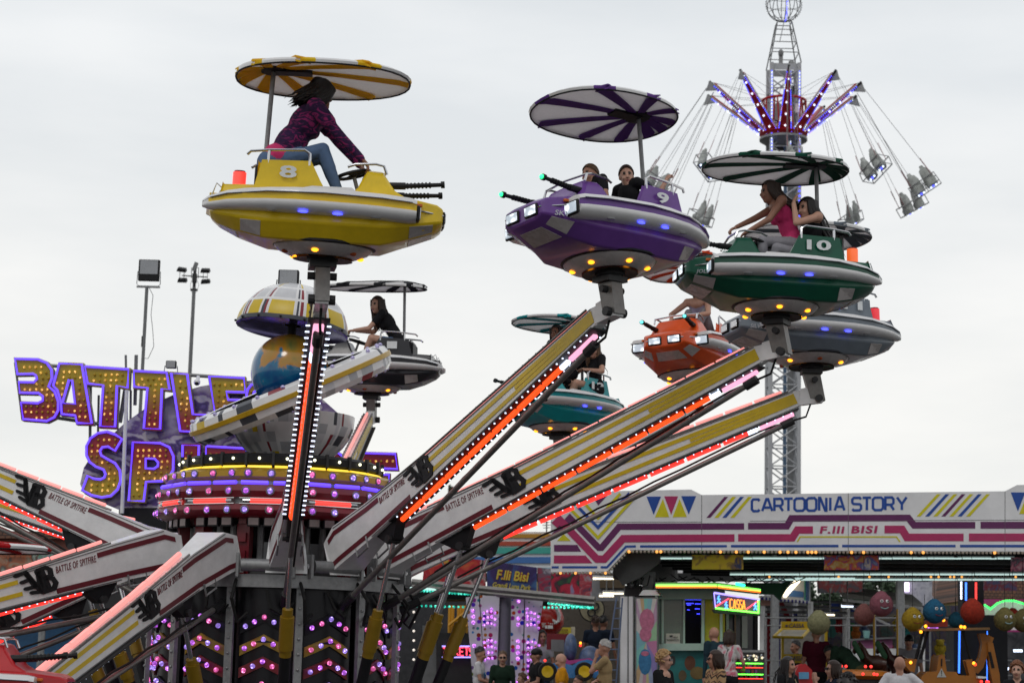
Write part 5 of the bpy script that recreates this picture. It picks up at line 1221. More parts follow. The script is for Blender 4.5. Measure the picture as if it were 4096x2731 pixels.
vb = {0: [], 1: []}
for i, (poly, lb) in enumerate((([(685, 920), (782, 910), (832, 1560), (738, 1560)], 0), ([(790, 905), (940, 912), (915, 1640), (838, 1640)], 1), ([(1030, 930), (1125, 935), (1110, 1640), (1015, 1640)], 0), ([(1133, 935), (1268, 945), (1222, 1300), (1180, 1640), (1118, 1640)], 1))):
    b = MB(ko); pp(b, [c1(*q) for q in poly], KY - .5 + i * .01, .05, dots, M_dgrey); pil = b.build('dotted_panel', kid, smooth=False)
    b = MB(ko); xs = [q[0] for q in poly]
    if lb == 0:
        for y in (1022, 1065, 1110, 1285) if i == 0 else (950, 1080, 1125, 1250, 1295, 1338, 1382, 1560): b.ball(W(*c1(xs[0] + 52 + (y - 1000) * (.04 if i == 0 else -.01), y), KY - .55), .030, E_viol, 8, 6)
    else:
        x0 = 820 if i == 1 else 1148
        for r_ in range(15):
            y = (1030, 1075, 1120, 1000, 1250, 1295, 1340, 1385, 1430, 1470, 1515, 1560, 1600, 1055, 1640)[r_]; n = 4 if r_ in (0, 1, 2, 4, 5) else (3 if r_ in (6, 7) else 1)
            for j in range(n): b.ball(W(*c1(x0 + 28 * j + (y - 1000) * (.02) + (60 if n == 1 and i == 1 else 0), y + 12 * (abs(j - 1.5)) - 10 + (8 * j if i == 3 else 0)), KY - .55), .022, E_viol, 8, 6)
    b.split('bulb', pil)
b = MB(ko); q0, q1 = W(2017, 2375, KY - .3), W(2017, 2640, KY - .3); q1.z = 0; q1.x = q0.x; b.cyl(q1, q0, .13, mat('pillar_grey', (.16, .15, .2), .35), 16)
for x in (1917, 2098): q0 = W(x, 2370, KY - .4); b.cyl(V((q0.x, q0.y, 0)), q0, .025, M_grey, 6)
b.build('pillar', kid)
ban = [([(1700, 2215), (1943, 2240), (1943, 2347), (1690, 2325)], 'red and yellow printed banner, leftmost on the pavilion roof', noisy('print_red', [(.5, .35, .05), (.5, .06, .03), (.38, .01, .02), (.4, .02, .03), (.45, .3, .3), (.03, .02, .02)], 3.0)),
       ([(2150, 2268), (2205, 2275), (2205, 2382), (2150, 2375)], 'narrow dark banner right of the purple one on the pavilion', noisy('print_dark', [(.03, .04, .08), (.35, .02, .06), (.12, .1, .14), (.4, .35, .4)], 6)),
       ([(2205, 2274), (2318, 2290), (2318, 2392), (2205, 2384)], 'red and green printed banner on the pavilion roof', noisy('print_redgreen', [(.03, .12, .04), (.02, .02, .03), (.4, .01, .04), (.45, .02, .05), (.25, .2, .35)], 4)),
       ([(2318, 2290), (2368, 2296), (2368, 2394), (2318, 2392)], 'narrow banner at the right end of the pavilion roof', noisy('print_narrow', [(.05, .04, .08), (.4, .03, .05), (.3, .28, .32)], 7))]
for poly, lb, m in ban:
    o = W(*poly[3], KY - .1); b = MB(o); pp(b, poly, KY - .1, .02, m); tag(b.build('banner', smooth=False), lb, 'banner')
o = W(1945, 2350, KY - .15); t = thing('banner', 'purple banner reading F.lli Bisi Grandi Luna Park in yellow', 'banner', o)
b = MB(o); pp(b, [(1948, 2242), (2020, 2252), (2147, 2268), (2147, 2372), (1948, 2350)], KY - .15, .02, noisy('print_night', [(.02, .015, .07), (.04, .02, .12), (.03, .06, .2), (.05, .14, .3)], 3)); b.build('cloth', t, smooth=False)
b = MB(o); O = W(1984, 2316, KY - .17); X = W(2117, 2327, KY - .17) - O; Yv = W(1984, 2276, KY - .17) - O
text(b, 'F.lli Bisi', O, X, Yv, mat('letter_orange', (.55, .14, .02), .5), .006, .25, .05); text(b, 'F.lli Bisi', O - V((0, .008, 0)), X, Yv, mat('letter_yellow', (.6, .48, .05), .5), .006, .25, .015)
O = W(1971, 2346, KY - .17); text(b, 'Grandi Luna Park', O, W(2124, 2359, KY - .17) - O, W(1971, 2326, KY - .17) - O, mat('letter_yellow', (.6, .48, .05), .5), .006, .3, .02); b.build('lettering', t)
# tickets neon
o = W(1815, 2600, KY + .3); o.z = 0; t = thing('ticket_kiosk', 'dark kiosk with red neon TICKETS sign', 'kiosk', o)
b = MB(o); pp(b, rect(1745, 2555, 1900, 2880), KY + .3, 1.2, M_dgrey); pp(b, rect(1690, 2500, 1745, 2880), KY + .5, 1.0, M_grey); b.build('body', t, smooth=False)
b = MB(o); pp(b, rect(1764, 2580, 1897, 2630), KY + .25, .05, M_black); b.cyl(W(1768, 2583, KY + .2), W(1895, 2583, KY + .2), .012, Ev, 6); b.cyl(W(1768, 2627, KY + .2), W(1895, 2627, KY + .2), .012, Ev, 6)
for x, ch in zip((1772, 1793, 1803, 1820, 1839, 1859, 1878), 'TICKETS'):
    for st in STR[ch]: b.tube([W(x + (15 if ch != 'I' else 4) * u, 2620 - 24 * v, KY + .2) for u, v in st], .012, En, 6)
b.build('neon_sign', t)
# yellow playground frame
o = W(1830, 2500, KY + 2.5); o.z = 0; b = MB(o)
for x in (1800, 1812, 1835, 1845, 1856, 1868): q = W(x, 2420, KY + 2.5); b.cyl(V((q.x, q.y, 1.2)), q, .03, MATS.get('pole_orange') or mat('pole_orange', (.6, .28, .01), .4), 6)
for (x0, y0, x1, y1) in ((1795, 2500, 1870, 2440), (1830, 2530, 1870, 2500)): b.cyl(W(x0, y0, KY + 2.4), W(x1, y1, KY + 2.4), .03, MATS['pole_orange'], 6)
b.box(W(1840, 2640, KY + 2.6), (1.0, .5, .9), M_dgrey); tag(b.build('climbing_frame'), 'orange and yellow climbing frame poles seen above the TICKETS kiosk', 'climbing frame')
# red spaceship style kiddie ride gondola
o = W(2200, 2500, KY + .5); t = thing('kiddie_ride_car', 'red and white egg-shaped kiddie ride car with a mouth-like opening', 'ride car', o)
b = MB(o); M_r2 = mat('ride_red', (.55, .02, .012), .25, coat=.5)
b.ball(W(2180, 2478, KY + .5), (.30, .30, .28), M_r2, 24, 14); b.ball(W(2178, 2440, KY + .65), (.27, .15, .30), mat('ride_lining', (.35, .008, .01), .4), 20, 12); b.build('body', t)
b = MB(o); b.tube([W(x, y, KY + .25) for x, y in ((2160, 2463), (2196, 2465), (2212, 2480), (2226, 2488), (2234, 2482), (2236, 2460), (2228, 2435), (2212, 2418))], .028, M_white2, 8); b.build('trim', t)
b = MB(o)
for i in range(8): b.ball(W(2178 + i * 8, 2480 + 14 * math.sin(i * .4), KY + .22), .012, M_white2, 6, 4)
for x in (2184, 2194, 2200, 2208): b.box(W(x, 2506, KY + .22), (.03, .03, .05), M_white2)
for i in range(4): pp(b, rect(2166 + i, 2490 + i * 5, 2184 - i * 2, 2492 + i * 5), KY + .2, .02, M_white2)
b.build('decals', t); b = MB(o); b.cyl(V((o.x, o.y, 0)), o, .07, M_grey, 8); b.build('stem', t)
# pizza fritta sign
o = W(2262, 2520, KY + 3); t = thing('food_sign', 'yellow sign reading pizza fritta behind the red ride car', 'sign', o)
b = MB(o); pp(b, rect(2218, 2508, 2284, 2539), KY + 3, .05, mat('sign_yellow', (.55, .45, .03), .5)); pp(b, rect(2284, 2505, 2300, 2540), KY + 3.02, .05, mat('sign_cream', (.5, .45, .35), .5)); q = W(2262, 2540, KY + 3.03); b.cyl(V((q.x, q.y, 0)), q, .04, M_grey, 6); b.build('board', t, smooth=False)
b = MB(o)
for s_, y in (('Pizza', 2522), ('Fritta', 2536)): O = W(2232, y, KY + 2.97); text(b, s_, O, W(2272, y, KY + 2.97) - O, W(2232, y - 11, KY + 2.97) - O, mat('sign_brown', (.12, .03, .01), .5), .004, .2, .01)
b.build('lettering', t)
# back wall, counters, tube lights, blue toy car
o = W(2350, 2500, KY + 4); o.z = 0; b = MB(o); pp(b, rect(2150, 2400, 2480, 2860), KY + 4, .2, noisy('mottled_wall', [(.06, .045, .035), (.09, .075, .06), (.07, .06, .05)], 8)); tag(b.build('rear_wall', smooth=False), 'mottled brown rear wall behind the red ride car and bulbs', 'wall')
o = W(2600, 2500, KY + 5); o.z = 0; b = MB(o); pp(b, rect(1180, 2330, 1930, 2900), KY + 5, .2, mat('interior_shade', (.04, .04, .045), .8, var=.5)); tag(b.build('rear_shade_sheet', smooth=False), 'added dark sheet for the shaded interior behind the ride hub', 'wall')  # added dark sheet stands in for the shaded interior behind the hub
for k_, (x0, x1, y, d, lb) in enumerate(((2372, 2455, 2311, 0, 'topmost warm tube light left of the white column'), (2412, 2494, 2370, .2, 'middle warm tube light left of the white column'), (2397, 2455, 2380, .4, 'lowest warm tube light left of the white column'), (3366, 3413, 2422, 1.5, 'white tube light above the pink counter'), (3300, 3338, 2456, 2, 'pale tube light behind the round cream plush ball'))):
    o = W(x0, y, KY - 1 + d); b = MB(o); b.cyl(W(x0, y, KY - 1 + d), W(x1, y, KY - 1 + d), .022, E_warm if k_ < 3 else E_white if k_ == 3 else E_warm, 8); b.box(W((x0 + x1) / 2, y - 5, KY - 1 + d), ((x1 - x0) * (KY) / FPX, .06, .03), M_white); b.cyl(W((x0 + x1) / 2, y - 5, KY - 1 + d), W((x0 + x1) / 2, y - 5, KY - 1 + d) + V((0, 0, .5)), .01, M_grey, 4); tag(b.build('tube_light'), lb, 'light')
o = W(2290, 2690, 27.2); o.z = 0; t = thing('toy_car_ride', 'blue toy car ride with black tyres and yellow hubs', 'toy car', o)
b = MB(o); Bc = mat('toy_blue', (.03, .2, .5), .25, coat=.5); Pc = mat('toy_pink', (.4, .04, .2), .3)
pp(b, [(2200, 2660), (2240, 2650), (2290, 2665), (2315, 2648), (2350, 2640), (2385, 2650), (2390, 2690), (2380, 2705), (2340, 2672), (2300, 2705), (2235, 2705), (2200, 2680)], 27.2, .5, Bc); b.build('body', t, bevel=.02)
b = MB(o); pp(b, [(2215, 2655), (2260, 2625), (2275, 2640), (2360, 2630), (2380, 2645), (2300, 2650), (2240, 2668)], 27.3, .35, Pc); b.ball(W(2282, 2590, 27.6), (.09, .15, .2), mat('toy_white', (.07, .11, .22), .4, var=.6, scale=9), 14, 10); b.ball(W(2360, 2640, 27.5), (.16, .15, .2), MATS['toy_white'], 14, 10); b.box(W(2230, 2580, 27.9), (.18, .1, .16), M_grey); b.box(W(2230, 2565, 27.95), (.3, .12, .22), M_drk); b.build('seats', t)
for x in (2190, 2337):
    b = MB(o); q = W(x, 2684, 27.1); b.lathe([(.10, -.05), (.15, -.05), (.16, 0), (.15, .05), (.10, .05)], M_blk2, 20); 
    b.v = [q + V((v_.x, v_.z, v_.y)) for v_ in b.v]; n0 = len(b.v); c = MB(); c.lathe([(.001, -.03), (.09, -.05), (.10, -.05)], M_yel, 16); b.add([q + V((v_.x, v_.z, v_.y)) for v_ in c.v], c.f, M_yel); b.build('wheel', t)
b = MB(o)
for x, y, m in ((2386, 2675, E_ored), (2380, 2678, E_amber), (2322, 2570, E_amber), (2322, 2580, E_red), (2180, 2640, E_red)): b.ball(W(x, y, 27.0 if y > 2600 else 28.5), .02, m, 6, 4)
b.split('lamp', t)
o = W(2430, 2340, KY + 2); o.z = 0; b = MB(o); pp(b, rect(2368, 2296, 2500, 2402), KY + 2, .3, mat('box_pale', (.22, .22, .23), .5)); pp(b, rect(2400, 2296, 2500, 2350), KY + 1.9, .1, mat('box_brown', (.09, .06, .03), .6)); pp(b, rect(2480, 2402, 2500, 2860), KY + 2.1, .2, M_grey); tag(b.build('service_cabin', smooth=False), 'pale service cabin behind the tube lights left of the white column', 'cabin')
# spiral disc + ladder
o = W(2368, 2435, KY + 3.5); b = MB(o); 
for r_, m, d in ((.22, M_black, 0), (.20, mat('disc_cream', (.25, .22, .14), .5), .02)): b.cyl(W(2368, 2435, KY + 3.5 - d), W(2368, 2435, KY + 3.46 - d), r_, m, 24)
for x, y in ((2380, 2424), (2366, 2448)): c = W(x, y, KY + 3.4); b.tube([c + V((.08 * math.cos(q * .524), 0, .08 * math.sin(q * .524))) for q in range(12)], .016, M_black, 6, True)
q = W(2368, 2435, KY + 3.5); b.cyl(V((q.x, q.y, 0)), q, .03, M_dgrey, 6); tag(b.build('round_sign'), 'round cream sign with black rings at the end of the bulbs', 'sign')
o = W(2440, 2700, 26.3); o.z = 0; b = MB(o); b.cyl(W(2410, 2760, 26.3), W(2466, 2390, 26.3), .012, mat('ladder_blue', (.12, .16, .26), .4, .3), 6); b.cyl(W(2462, 2760, 26.3), W(2490, 2390, 26.3), .012, MATS['ladder_blue'], 6)
for i in range(9): f = i / 9; b.cyl(W(2410 + 56 * f, 2760 - 370 * f, 26.3), W(2462 + 28 * f, 2760 - 370 * f, 26.3), .009, MATS['ladder_blue'], 5)
tag(b.build('ladder'), 'thin blue-grey ladder leaning beside the white column', 'ladder')
# ================================================================== BACKGROUND, LEFT
LY = 34.0; lo_o = W(200, 2400, LY); lo_o.z = 0
t = thing('pink_building', 'pink wall building with small tiled roof behind the left arms', 'building', lo_o)
b = MB(lo_o); P = [W(-300, 2150, LY), W(720, 2150, LY), W(720, 2700, LY), W(-300, 2700, LY)]; P[2].z = P[3].z = 0; b.prism(P, (0, 4, 0), M_pinkw); b.build('wall', t, smooth=False)
b = MB(lo_o); pp(b, [(-300, 2120), (720, 2128), (720, 2155), (-300, 2150)], LY - .3, 4.6, mtile); pp(b, [(-300, 2175), (90, 2178), (150, 2202), (-300, 2202)], LY - .6, .6, mtile); b.build('roof', t, smooth=False)
b = MB(lo_o); pp(b, [(-300, 2300), (400, 2308), (400, 2332), (-300, 2330)], LY - 1.2, 1.0, M_grey); pp(b, rect(-300, 2332, 400, 2345), LY - 1.1, .9, M_dgrey)
for x in (-250, 180, 400, 640): q = W(x, 2330, LY - 1); b.cyl(V((q.x, q.y, 0)), q, .06, M_gal, 6)
b.build('awning', t, smooth=False)
b = MB(lo_o); cc = [E_cyan, E_cyan, E_cyan, glow('bulb_azure', (.02, .5, 1), 1.8), E_viol]
for i in range(30):
    if random.random() < .75: b.ball(W(-160 + i * 17, 2342, LY - 1.25), .032, cc[(i * 7) % 5], 8, 6)
    if i % 3 == 0: b.ball(W(-150 + i * 17, 2352, LY - 1.2), .028, cc[(i * 3) % 5], 8, 6)
b.split('bulb', t)
b = MB(lo_o); P = [(0, 2350), (100, 2350), (100, 2700), (0, 2700)]; pp(b, [(-300, 2352), (400, 2352), (400, 2378), (-300, 2378)], LY - .1, .05, mat('counter_tan', (.25, .2, .1), .6)); pp(b, rect(-300, 2380, 420, 2900), LY - .14, .05, mat('counter_blue', (.03, .13, .28), .5, var=.3)); b.build('counter', t, smooth=False)
for poly, lb, m in (([(-150, 2205), (148, 2205), (148, 2302), (-150, 2302)], 'faded brown and cream printed banner with small cars, left wall', noisy('print_faded', [(.16, .09, .05), (.3, .25, .18), (.35, .1, .04), (.08, .07, .06), (.3, .35, .3)], 3.5)),
                    ([(150, 2206), (400, 2212), (390, 2304), (150, 2304)], 'violet printed banner with coloured cars, behind the lower left arm', noisy('print_violet', [(.06, .04, .2), (.12, .1, .25), (.3, .28, .32), (.05, .25, .15), (.4, .05, .04)], 4))):
    o = W(*poly[0], LY - 1.3); b = MB(o); pp(b, poly, LY - 1.3, .02, m); tag(b.build('banner', smooth=False), lb, 'banner')
b = MB(); o = W(60, 2250, LY - 1.34); b.org = o; text(b, 'Springs', W(10, 2234, LY - 1.34), W(125, 2234, LY - 1.34) - W(10, 2234, LY - 1.34), W(10, 2210, LY - 1.34) - W(10, 2234, LY - 1.34), mat('letter_rust', (.35, .1, .04), .5), .005, 0, .02); tag(b.build('wall_lettering'), 'rust coloured letters Springs on the faded banner', 'lettering')
# orange ride base low left
o = W(430, 2690, 27); o.z = 0; t = thing('ride_platform', 'orange and white ride platform low behind the left arms', 'platform', o)
b = MB(o); M_or = mat('platform_orange', (.5, .17, .01), .4); pp(b, [(300, 2700), (560, 2660), (560, 2720), (300, 2730)], 27, 1.5, M_white); pp(b, [(380, 2640), (600, 2585), (600, 2650), (420, 2670)], 27.3, .8, M_or); P = [W(200, 2720, 27), W(660, 2712, 27), W(660, 2900, 27), W(200, 2900, 27)]; P[2].z = P[3].z = 0; b.prism(P, (0, 2, 0), M_or); b.build('deck', t, smooth=False)
# ================================================================== BACKGROUND, RIGHT (seen through the stall)
RY = 40.0
o = W(3350, 2400, RY); o.z = 0; t = thing('striped_tower_ride', 'red and white striped ride front with blue posts, seen right of the booth', 'ride front', o)
b = MB(o); Rr = mat('stripe_red', (.4, .015, .02), .4); pp(b, rect(3058, 2400, 3170, 2900), RY, .2, M_white); b.build('panel', t, smooth=False)
b = MB(o); pp(b, rect(3064, 2440, 3078, 2900), RY - .03, .03, Rr)
for i in range(9): pp(b, [(3078, 2450 + i * 24), (3100, 2430 + i * 24), (3122, 2450 + i * 24), (3122, 2461 + i * 24), (3100, 2441 + i * 24), (3078, 2461 + i * 24)], RY - .05, .04, Rr)
pp(b, [(3110, 2400), (3130, 2400), (3168, 2480), (3150, 2490)], RY - .06, .04, Rr); b.build('red_stripes', t, smooth=False)
b = MB(o)
for x in (3105, 3190, 3215): q = W(x, 2450, RY - .6); b.cyl(V((q.x, q.y, 0)), q, .085, mat('post_navy', (.03, .03, .25), .4), 10)
for x in (3058, 3200, 3216, 3380): q = W(x, 2405, RY - .8); b.cyl(V((q.x, q.y, 0)), q, .05, M_white, 8)
for y in (2402, 2425, 2445, 2465): b.cyl(W(3050, y, RY - .9), W(3420, y + 6, RY - .9), .03, M_gal, 6)
b.split('post', t)
o = W(3150, 2370, 37); o.z = 0; t = thing('corner_pavilion', 'pale blue and white pavilion corner with bulb edging right of the booth', 'pavilion', o)
b = MB(o); pp(b, [(3120, 2400), (3170, 2330), (3200, 2315), (3242, 2318), (3242, 2405), (3150, 2395)], 37, .2, M_white); b.build('gable', t, smooth=False)
b = MB(o); pp(b, [(3150, 2384), (3165, 2358), (3214, 2365), (3214, 2388)], 36.96, .04, Bl); 
for x in (3218, 3224, 3231): pp(b, rect(x, 2320, x + 4, 2402), 36.96, .04, Bl if x > 3220 else Tq)
pp(b, [(3042, 2386), (3095, 2384), (3086, 2420), (3044, 2420)], 36.9, .1, mat('stripe_salmon', (.4, .2, .16), .5)); b.build('stripes', t, smooth=False)
b = MB(o); pp(b, [(3042, 2380), (3150, 2388), (3242, 2403), (3242, 2408), (3042, 2388)], 36.8, .3, M_white); q = W(3242, 2405, 37); b.cyl(V((q.x, q.y, 0)), q, .05, M_white, 8); q = W(3050, 2405, 37); b.cyl(V((q.x, q.y, 0)), q, .05, M_white, 8)
for i in range(9): b.ball(W(3140 + i * 6.3, 2378 - i * 7, 36.8), .05, E_warm, 6, 4)
for i in range(26): b.ball(W(3050 + i * 7.4, 2392 + i * .65, 36.75), .03, M_white if i % 2 else MATS['post_navy'], 6, 4)
pp(b, [(2960, 2330), (3130, 2330), (3170, 2315), (3120, 2400), (3095, 2376), (3040, 2376)], 30.5, .1, mat('green_lit_panel', (.05, .2, .1), .6)); b.build('bulb_edge', t)
# yellow CASSA booth
CY = 33.0; o = W(3180, 2560, CY); o.z = 0; t = thing('cash_booth', 'yellow framed cash booth lettered CASSA twice', 'ticket booth', o)
M_cy = mat('cassa_yellow', (.58, .38, .005), .4)
b = MB(o); pp(b, rect(3126, 2484, 3238, 2516), CY, .1, M_cy); pp(b, rect(3126, 2614, 3218, 2650), CY, .1, M_cy)
for x in (3126, 3300): pp(b, rect(x, 2516, x + 10, 2900), CY + .02, .08, M_cy)
pp(b, rect(3135, 2520, 3300, 2900), CY + 1.2, .05, mat('booth_back', (.25, .23, .2), .6, var=.3)); b.build('frame', t, smooth=False)
b = MB(o); Pv = [W(3126, 2516, CY - .05), W(3238, 2516, CY - .05), W(3208, 2548, CY - .7), W(3094, 2546, CY - .7)]
for i in range(4): b.cyl(Pv[i], Pv[(i + 1) % 4], .025, M_cy, 6)
b.build('flap_frame', t); b = MB(o); b.prism(Pv, (0, 0, -.01), mat('flap_clear', (.38, .38, .36), .1)); b.build('flap', t)
b = MB(o); Mn = mat('cassa_letters', (.02, .03, .12), .5)
for x0, x1, y0, y1 in ((3157, 3217, 2510, 2492), (3160, 3214, 2640, 2622)): O = W(x0, y0, CY - .02); text(b, 'CASSA', O, W(x1, y0, CY - .02) - O, W(x0, y1, CY - .02) - O, Mn, .005, .1, .01)
pp(b, [(3140, 2501), (3147, 2495), (3147, 2499), (3154, 2499), (3154, 2503), (3147, 2503), (3147, 2507)], CY - .02, .01, Mn); b.build('lettering', t)
# trees
leafm = [mat('leaf_dark', (.035, .065, .03), .7, var=.3), mat('leaf_mid', (.055, .095, .045), .7, var=.3), mat('leaf_deep', (.02, .04, .02), .8, var=.3)]
def tree(label, px, py0, Y, rx, h, n=1500, seed=0):
    rnd = random.Random(seed); o = W(px, 2600, Y); o.z = 0; zt = W(px, py0, Y).z; t = thing('tree', label, 'tree', o, 'trees beyond the rear stalls')
    b = MB(); b.tube([(0, 0, 0), (.1, 0, zt * .4), (0, .1, zt * .8)], [.25, .18, .06], mat('bark', (.09, .06, .04), .9), 8)
    cl = []
    for i in range(16): a = rnd.uniform(0, 6.28); r_ = rnd.uniform(.2, 1) * rx; z = zt - h * rnd.uniform(.08, 1); c = V((r_ * math.cos(a), r_ * math.sin(a), z)); cl.append((c, rnd.uniform(.3, .5) * rx)); b.tube([(0, 0, z * .6), tuple(c)], [.07, .02], MATS['bark'], 5)
    b.build('trunk', t); b = MB()
    for i in range(n):
        c, s = rnd.choice(cl); d = V((rnd.gauss(0, 1), rnd.gauss(0, 1), rnd.gauss(0, 1))).normalized() * s * rnd.uniform(.5, 1.05); p = c + d; u = V((rnd.gauss(0, 1), rnd.gauss(0, 1), rnd.gauss(0, 1))).normalized(); v = u.orthogonal().normalized(); k = rnd.uniform(.07, .15)
        b.add([p - u * k, p + v * k * .6, p + u * k, p - v * k * .6], [(0, 1, 2, 3)], leafm[rnd.choice((0, 0, 1, 2))])
    b.build('crown', t, smooth=False)
for i, (px, py, lb) in enumerate(((3270, 2290, 'dark tree far right of the booth, leftmost of the row'), (3420, 2275, 'dark tree behind the pink plush balls'), (3560, 2290, 'dark tree left of the stone-look tower'), (3720, 2300, 'dark tree right of the stone-look tower'), (3800, 2310, 'dark tree against the yellow gabled house'))):
    tree(lb, px, py, 62 + i % 2 * 2, 1.0, 2.2, 3000, i)
tree('small pale tree top rising between two ride arms', 1790, 1935, 75, .25, .5, 14, 9)
# stone-look tower with bright window
o = W(3670, 2400, 44); o.z = 0; t = thing('castle_front', 'pale stone-look tower front with a glowing window behind the plush balls', 'ride front', o)
b = MB(o); P = [(3620, 2320), (3730, 2320), (3728, 2380), (3742, 2400), (3735, 2900), (3605, 2900), (3602, 2385), (3618, 2365)]; pp(b, P, 44, .5, noisy('stone_print', [(.35, .35, .42), (.45, .45, .5), (.22, .22, .28)], 4)); b.build('wall', t, smooth=False)
b = MB(o); pp(b, rect(3619, 2328, 3637, 2365), 43.9, .05, glow('window_lilac', (.85, .7, 1), 2.5)); b.build('window', t, smooth=False)
# awning + wall
o = W(3500, 2420, 38); o.z = 0; t = thing('awning_stall', 'stall with a rolled pale awning and pink counter below the dark banner', 'stall', o)
b = MB(o); M_aw = mat('awning_cloth', (.38, .37, .34), .8, var=.4, scale=6)
b.prism([W(3366, 2368, 38), W(3540, 2395, 38), W(3690, 2412, 38), W(3690, 2426, 38), W(3540, 2408, 38), W(3372, 2388, 38)], (0, 1.2, .25), M_aw); b.build('awning', t)
b = MB(o); pp(b, rect(3390, 2420, 3400, 2900), 38.2, .08, M_white); pp(b, rect(3686, 2430, 3694, 2900), 38.2, .08, M_white); b.cyl(W(3372, 2398, 37.9), W(3690, 2432, 37.9), .03, M_white, 6); b.cyl(W(3410, 2430, 37.9), W(3560, 2500, 37.9), .025, M_white, 6); b.split('post', t)
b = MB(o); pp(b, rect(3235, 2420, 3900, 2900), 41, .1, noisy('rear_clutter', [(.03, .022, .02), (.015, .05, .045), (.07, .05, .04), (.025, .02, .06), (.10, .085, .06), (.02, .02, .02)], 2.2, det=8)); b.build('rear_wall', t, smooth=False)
b = MB(o); pp(b, [(3422, 2560), (3570, 2550), (3570, 2590), (3422, 2592)], 36.5, .6, mat('counter_pink', (.36, .10, .24), .5)); P = [W(3422, 2592, 36.5), W(3700, 2592, 36.5), W(3700, 2900, 36.5), W(3422, 2900, 36.5)]; P[2].z = P[3].z = 0; b.prism(P, (0, .6, 0), M_white); pp(b, [(3420, 2553), (3600, 2545), (3600, 2551), (3420, 2560)], 36.4, .8, M_grey); b.build('counter', t, smooth=False)
b = MB(o); pp(b, rect(3326, 2410, 3360, 2455), 40.5, .04, mat('sheet_blue', (.02, .05, .25), .6)); pp(b, rect(3370, 2425, 3416, 2455), 40.4, .04, mat('sheet_blue', (.02, .05, .25), .6)); pp(b, [(3312, 2455), (3350, 2470), (3372, 2500), (3335, 2550), (3315, 2545)], 40.6, .04, mat('sheet_teal', (.03, .14, .12), .6)); b.build('hanging_sheets', t, smooth=False)
o = W(3465, 2530, 36.2); b = MB(o); b.lathe([(.06, 0), (.085, .17), (.075, .17), (.05, .01)], mat('bucket_aqua', (.25, .5, .48), .4), 16); b.v = [v_ + W(3466, 2551, 36.4) for v_ in b.v]; tag(b.build('bucket'), 'pale turquoise bucket standing on the pink counter', 'bucket')
b = MB(W(3330, 2330, 33)); b.org = W(3330, 2330, 33); pp(b, [(3268, 2322), (3450, 2316), (3450, 2365), (3270, 2372)], 33, .02, noisy('print_dim', [(.05, .055, .06), (.06, .06, .07), (.18, .02, .02), (.14, .13, .12)], 6)); tag(b.build('banner', smooth=False), 'dim grey banner with dark red figures under the light tubes', 'banner')
b = MB(W(3960, 2330, 33)); b.org = W(3960, 2330, 33); pp(b, [(3935, 2320), (4068, 2320), (4068, 2362), (3935, 2360)], 33, .02, noisy('print_maroon', [(.03, .03, .06), (.05, .05, .12), (.14, .01, .02), (.12, .1, .12)], 6)); tag(b.build('banner', smooth=False), 'dark red and navy banner against the tiled roof', 'banner')
# neon column
o = W(3880, 2500, 34); o.z = 0; t = thing('neon_column', 'black ride column with vertical blue and red neon tubes', 'column', o)
b = MB(o); q = W(3882, 2318, 34); b.box(V((q.x, q.y, q.z / 2)), (.36, .36, q.z), M_black); q2 = W(3858, 2520, 34); b.box(V((q2.x + .25, q2.y, q2.z / 2)), (.9, .6, q2.z), M_black); b.build('body', t)
b = MB(o); En2 = glow('neon_bright_blue', (.03, .18, 1), 2.4)
b.cyl(W(3864, 2328, 33.6), W(3864, 2400, 33.6), .016, En2, 6); b.cyl(W(3838, 2522, 33.5), W(3836, 2690, 33.5), .016, En2, 6); b.cyl(W(3949, 2522, 33.5), W(3948, 2720, 33.5), .008, En2, 6); b.cyl(W(3904, 2328, 33.6), W(3904, 2402, 33.6), .018, E_red, 6)
for i in range(9): b.ball(W(3845, 2328 + i * 8, 33.5), .018, E_white, 6, 4)
b.split('neon_tube', t)
# green arc pavilion
o = W(4020, 2430, 38); o.z = 0; t = thing('arched_pavilion', 'white arched pavilion trimmed with green bulbs and magenta panels', 'pavilion', o)
b = MB(o); arc = [(3922, 2412), (3940, 2420), (3962, 2435), (3990, 2412), (4020, 2402), (4055, 2402), (4090, 2412), (4130, 2430), (4170, 2410), (4220, 2400)]
pp(b, arc + [(4220, 2520), (3922, 2520)], 38, .2, M_white); pp(b, rect(3925, 2395, 4220, 2420), 38.3, .2, mat('panel_magenta', (.35, .02, .16), .4)); pp(b, rect(3930, 2518, 4220, 2526), 37.9, .1, MATS['panel_magenta']); pp(b, rect(3925, 2458, 4220, 2466), 37.9, .08, M_dgrey); q = W(3935, 2520, 38); b.cyl(V((q.x, q.y, 0)), q, .08, M_white, 8); pp(b, rect(3930, 2526, 4220, 2900), 39, .1, noisy('rear_dim', [(.05, .05, .09), (.1, .1, .11), (.03, .03, .04), (.15, .15, .16)], 1.5)); b.build('fascia', t, smooth=False)
b = MB(o)
for i in range(len(arc) - 1):
    n = max(2, int((V(arc[i + 1]) - V(arc[i])).length / 8))
    for j in range(n): p = V(arc[i]).lerp(V(arc[i + 1]), j / n); b.ball(W(p.x, p.y - 1, 37.8), .022, E_green, 6, 5)
b.build('green_bulbs', t)
b = MB(o)
for x, y, n in ((4055, 2596, 9), (4022, 2668, 6)):
    for i in range(n): b.cyl(W(x + i * 4, y, 37), W(x + i * 4 + 2, y + 10, 37), .012, E_white, 5)
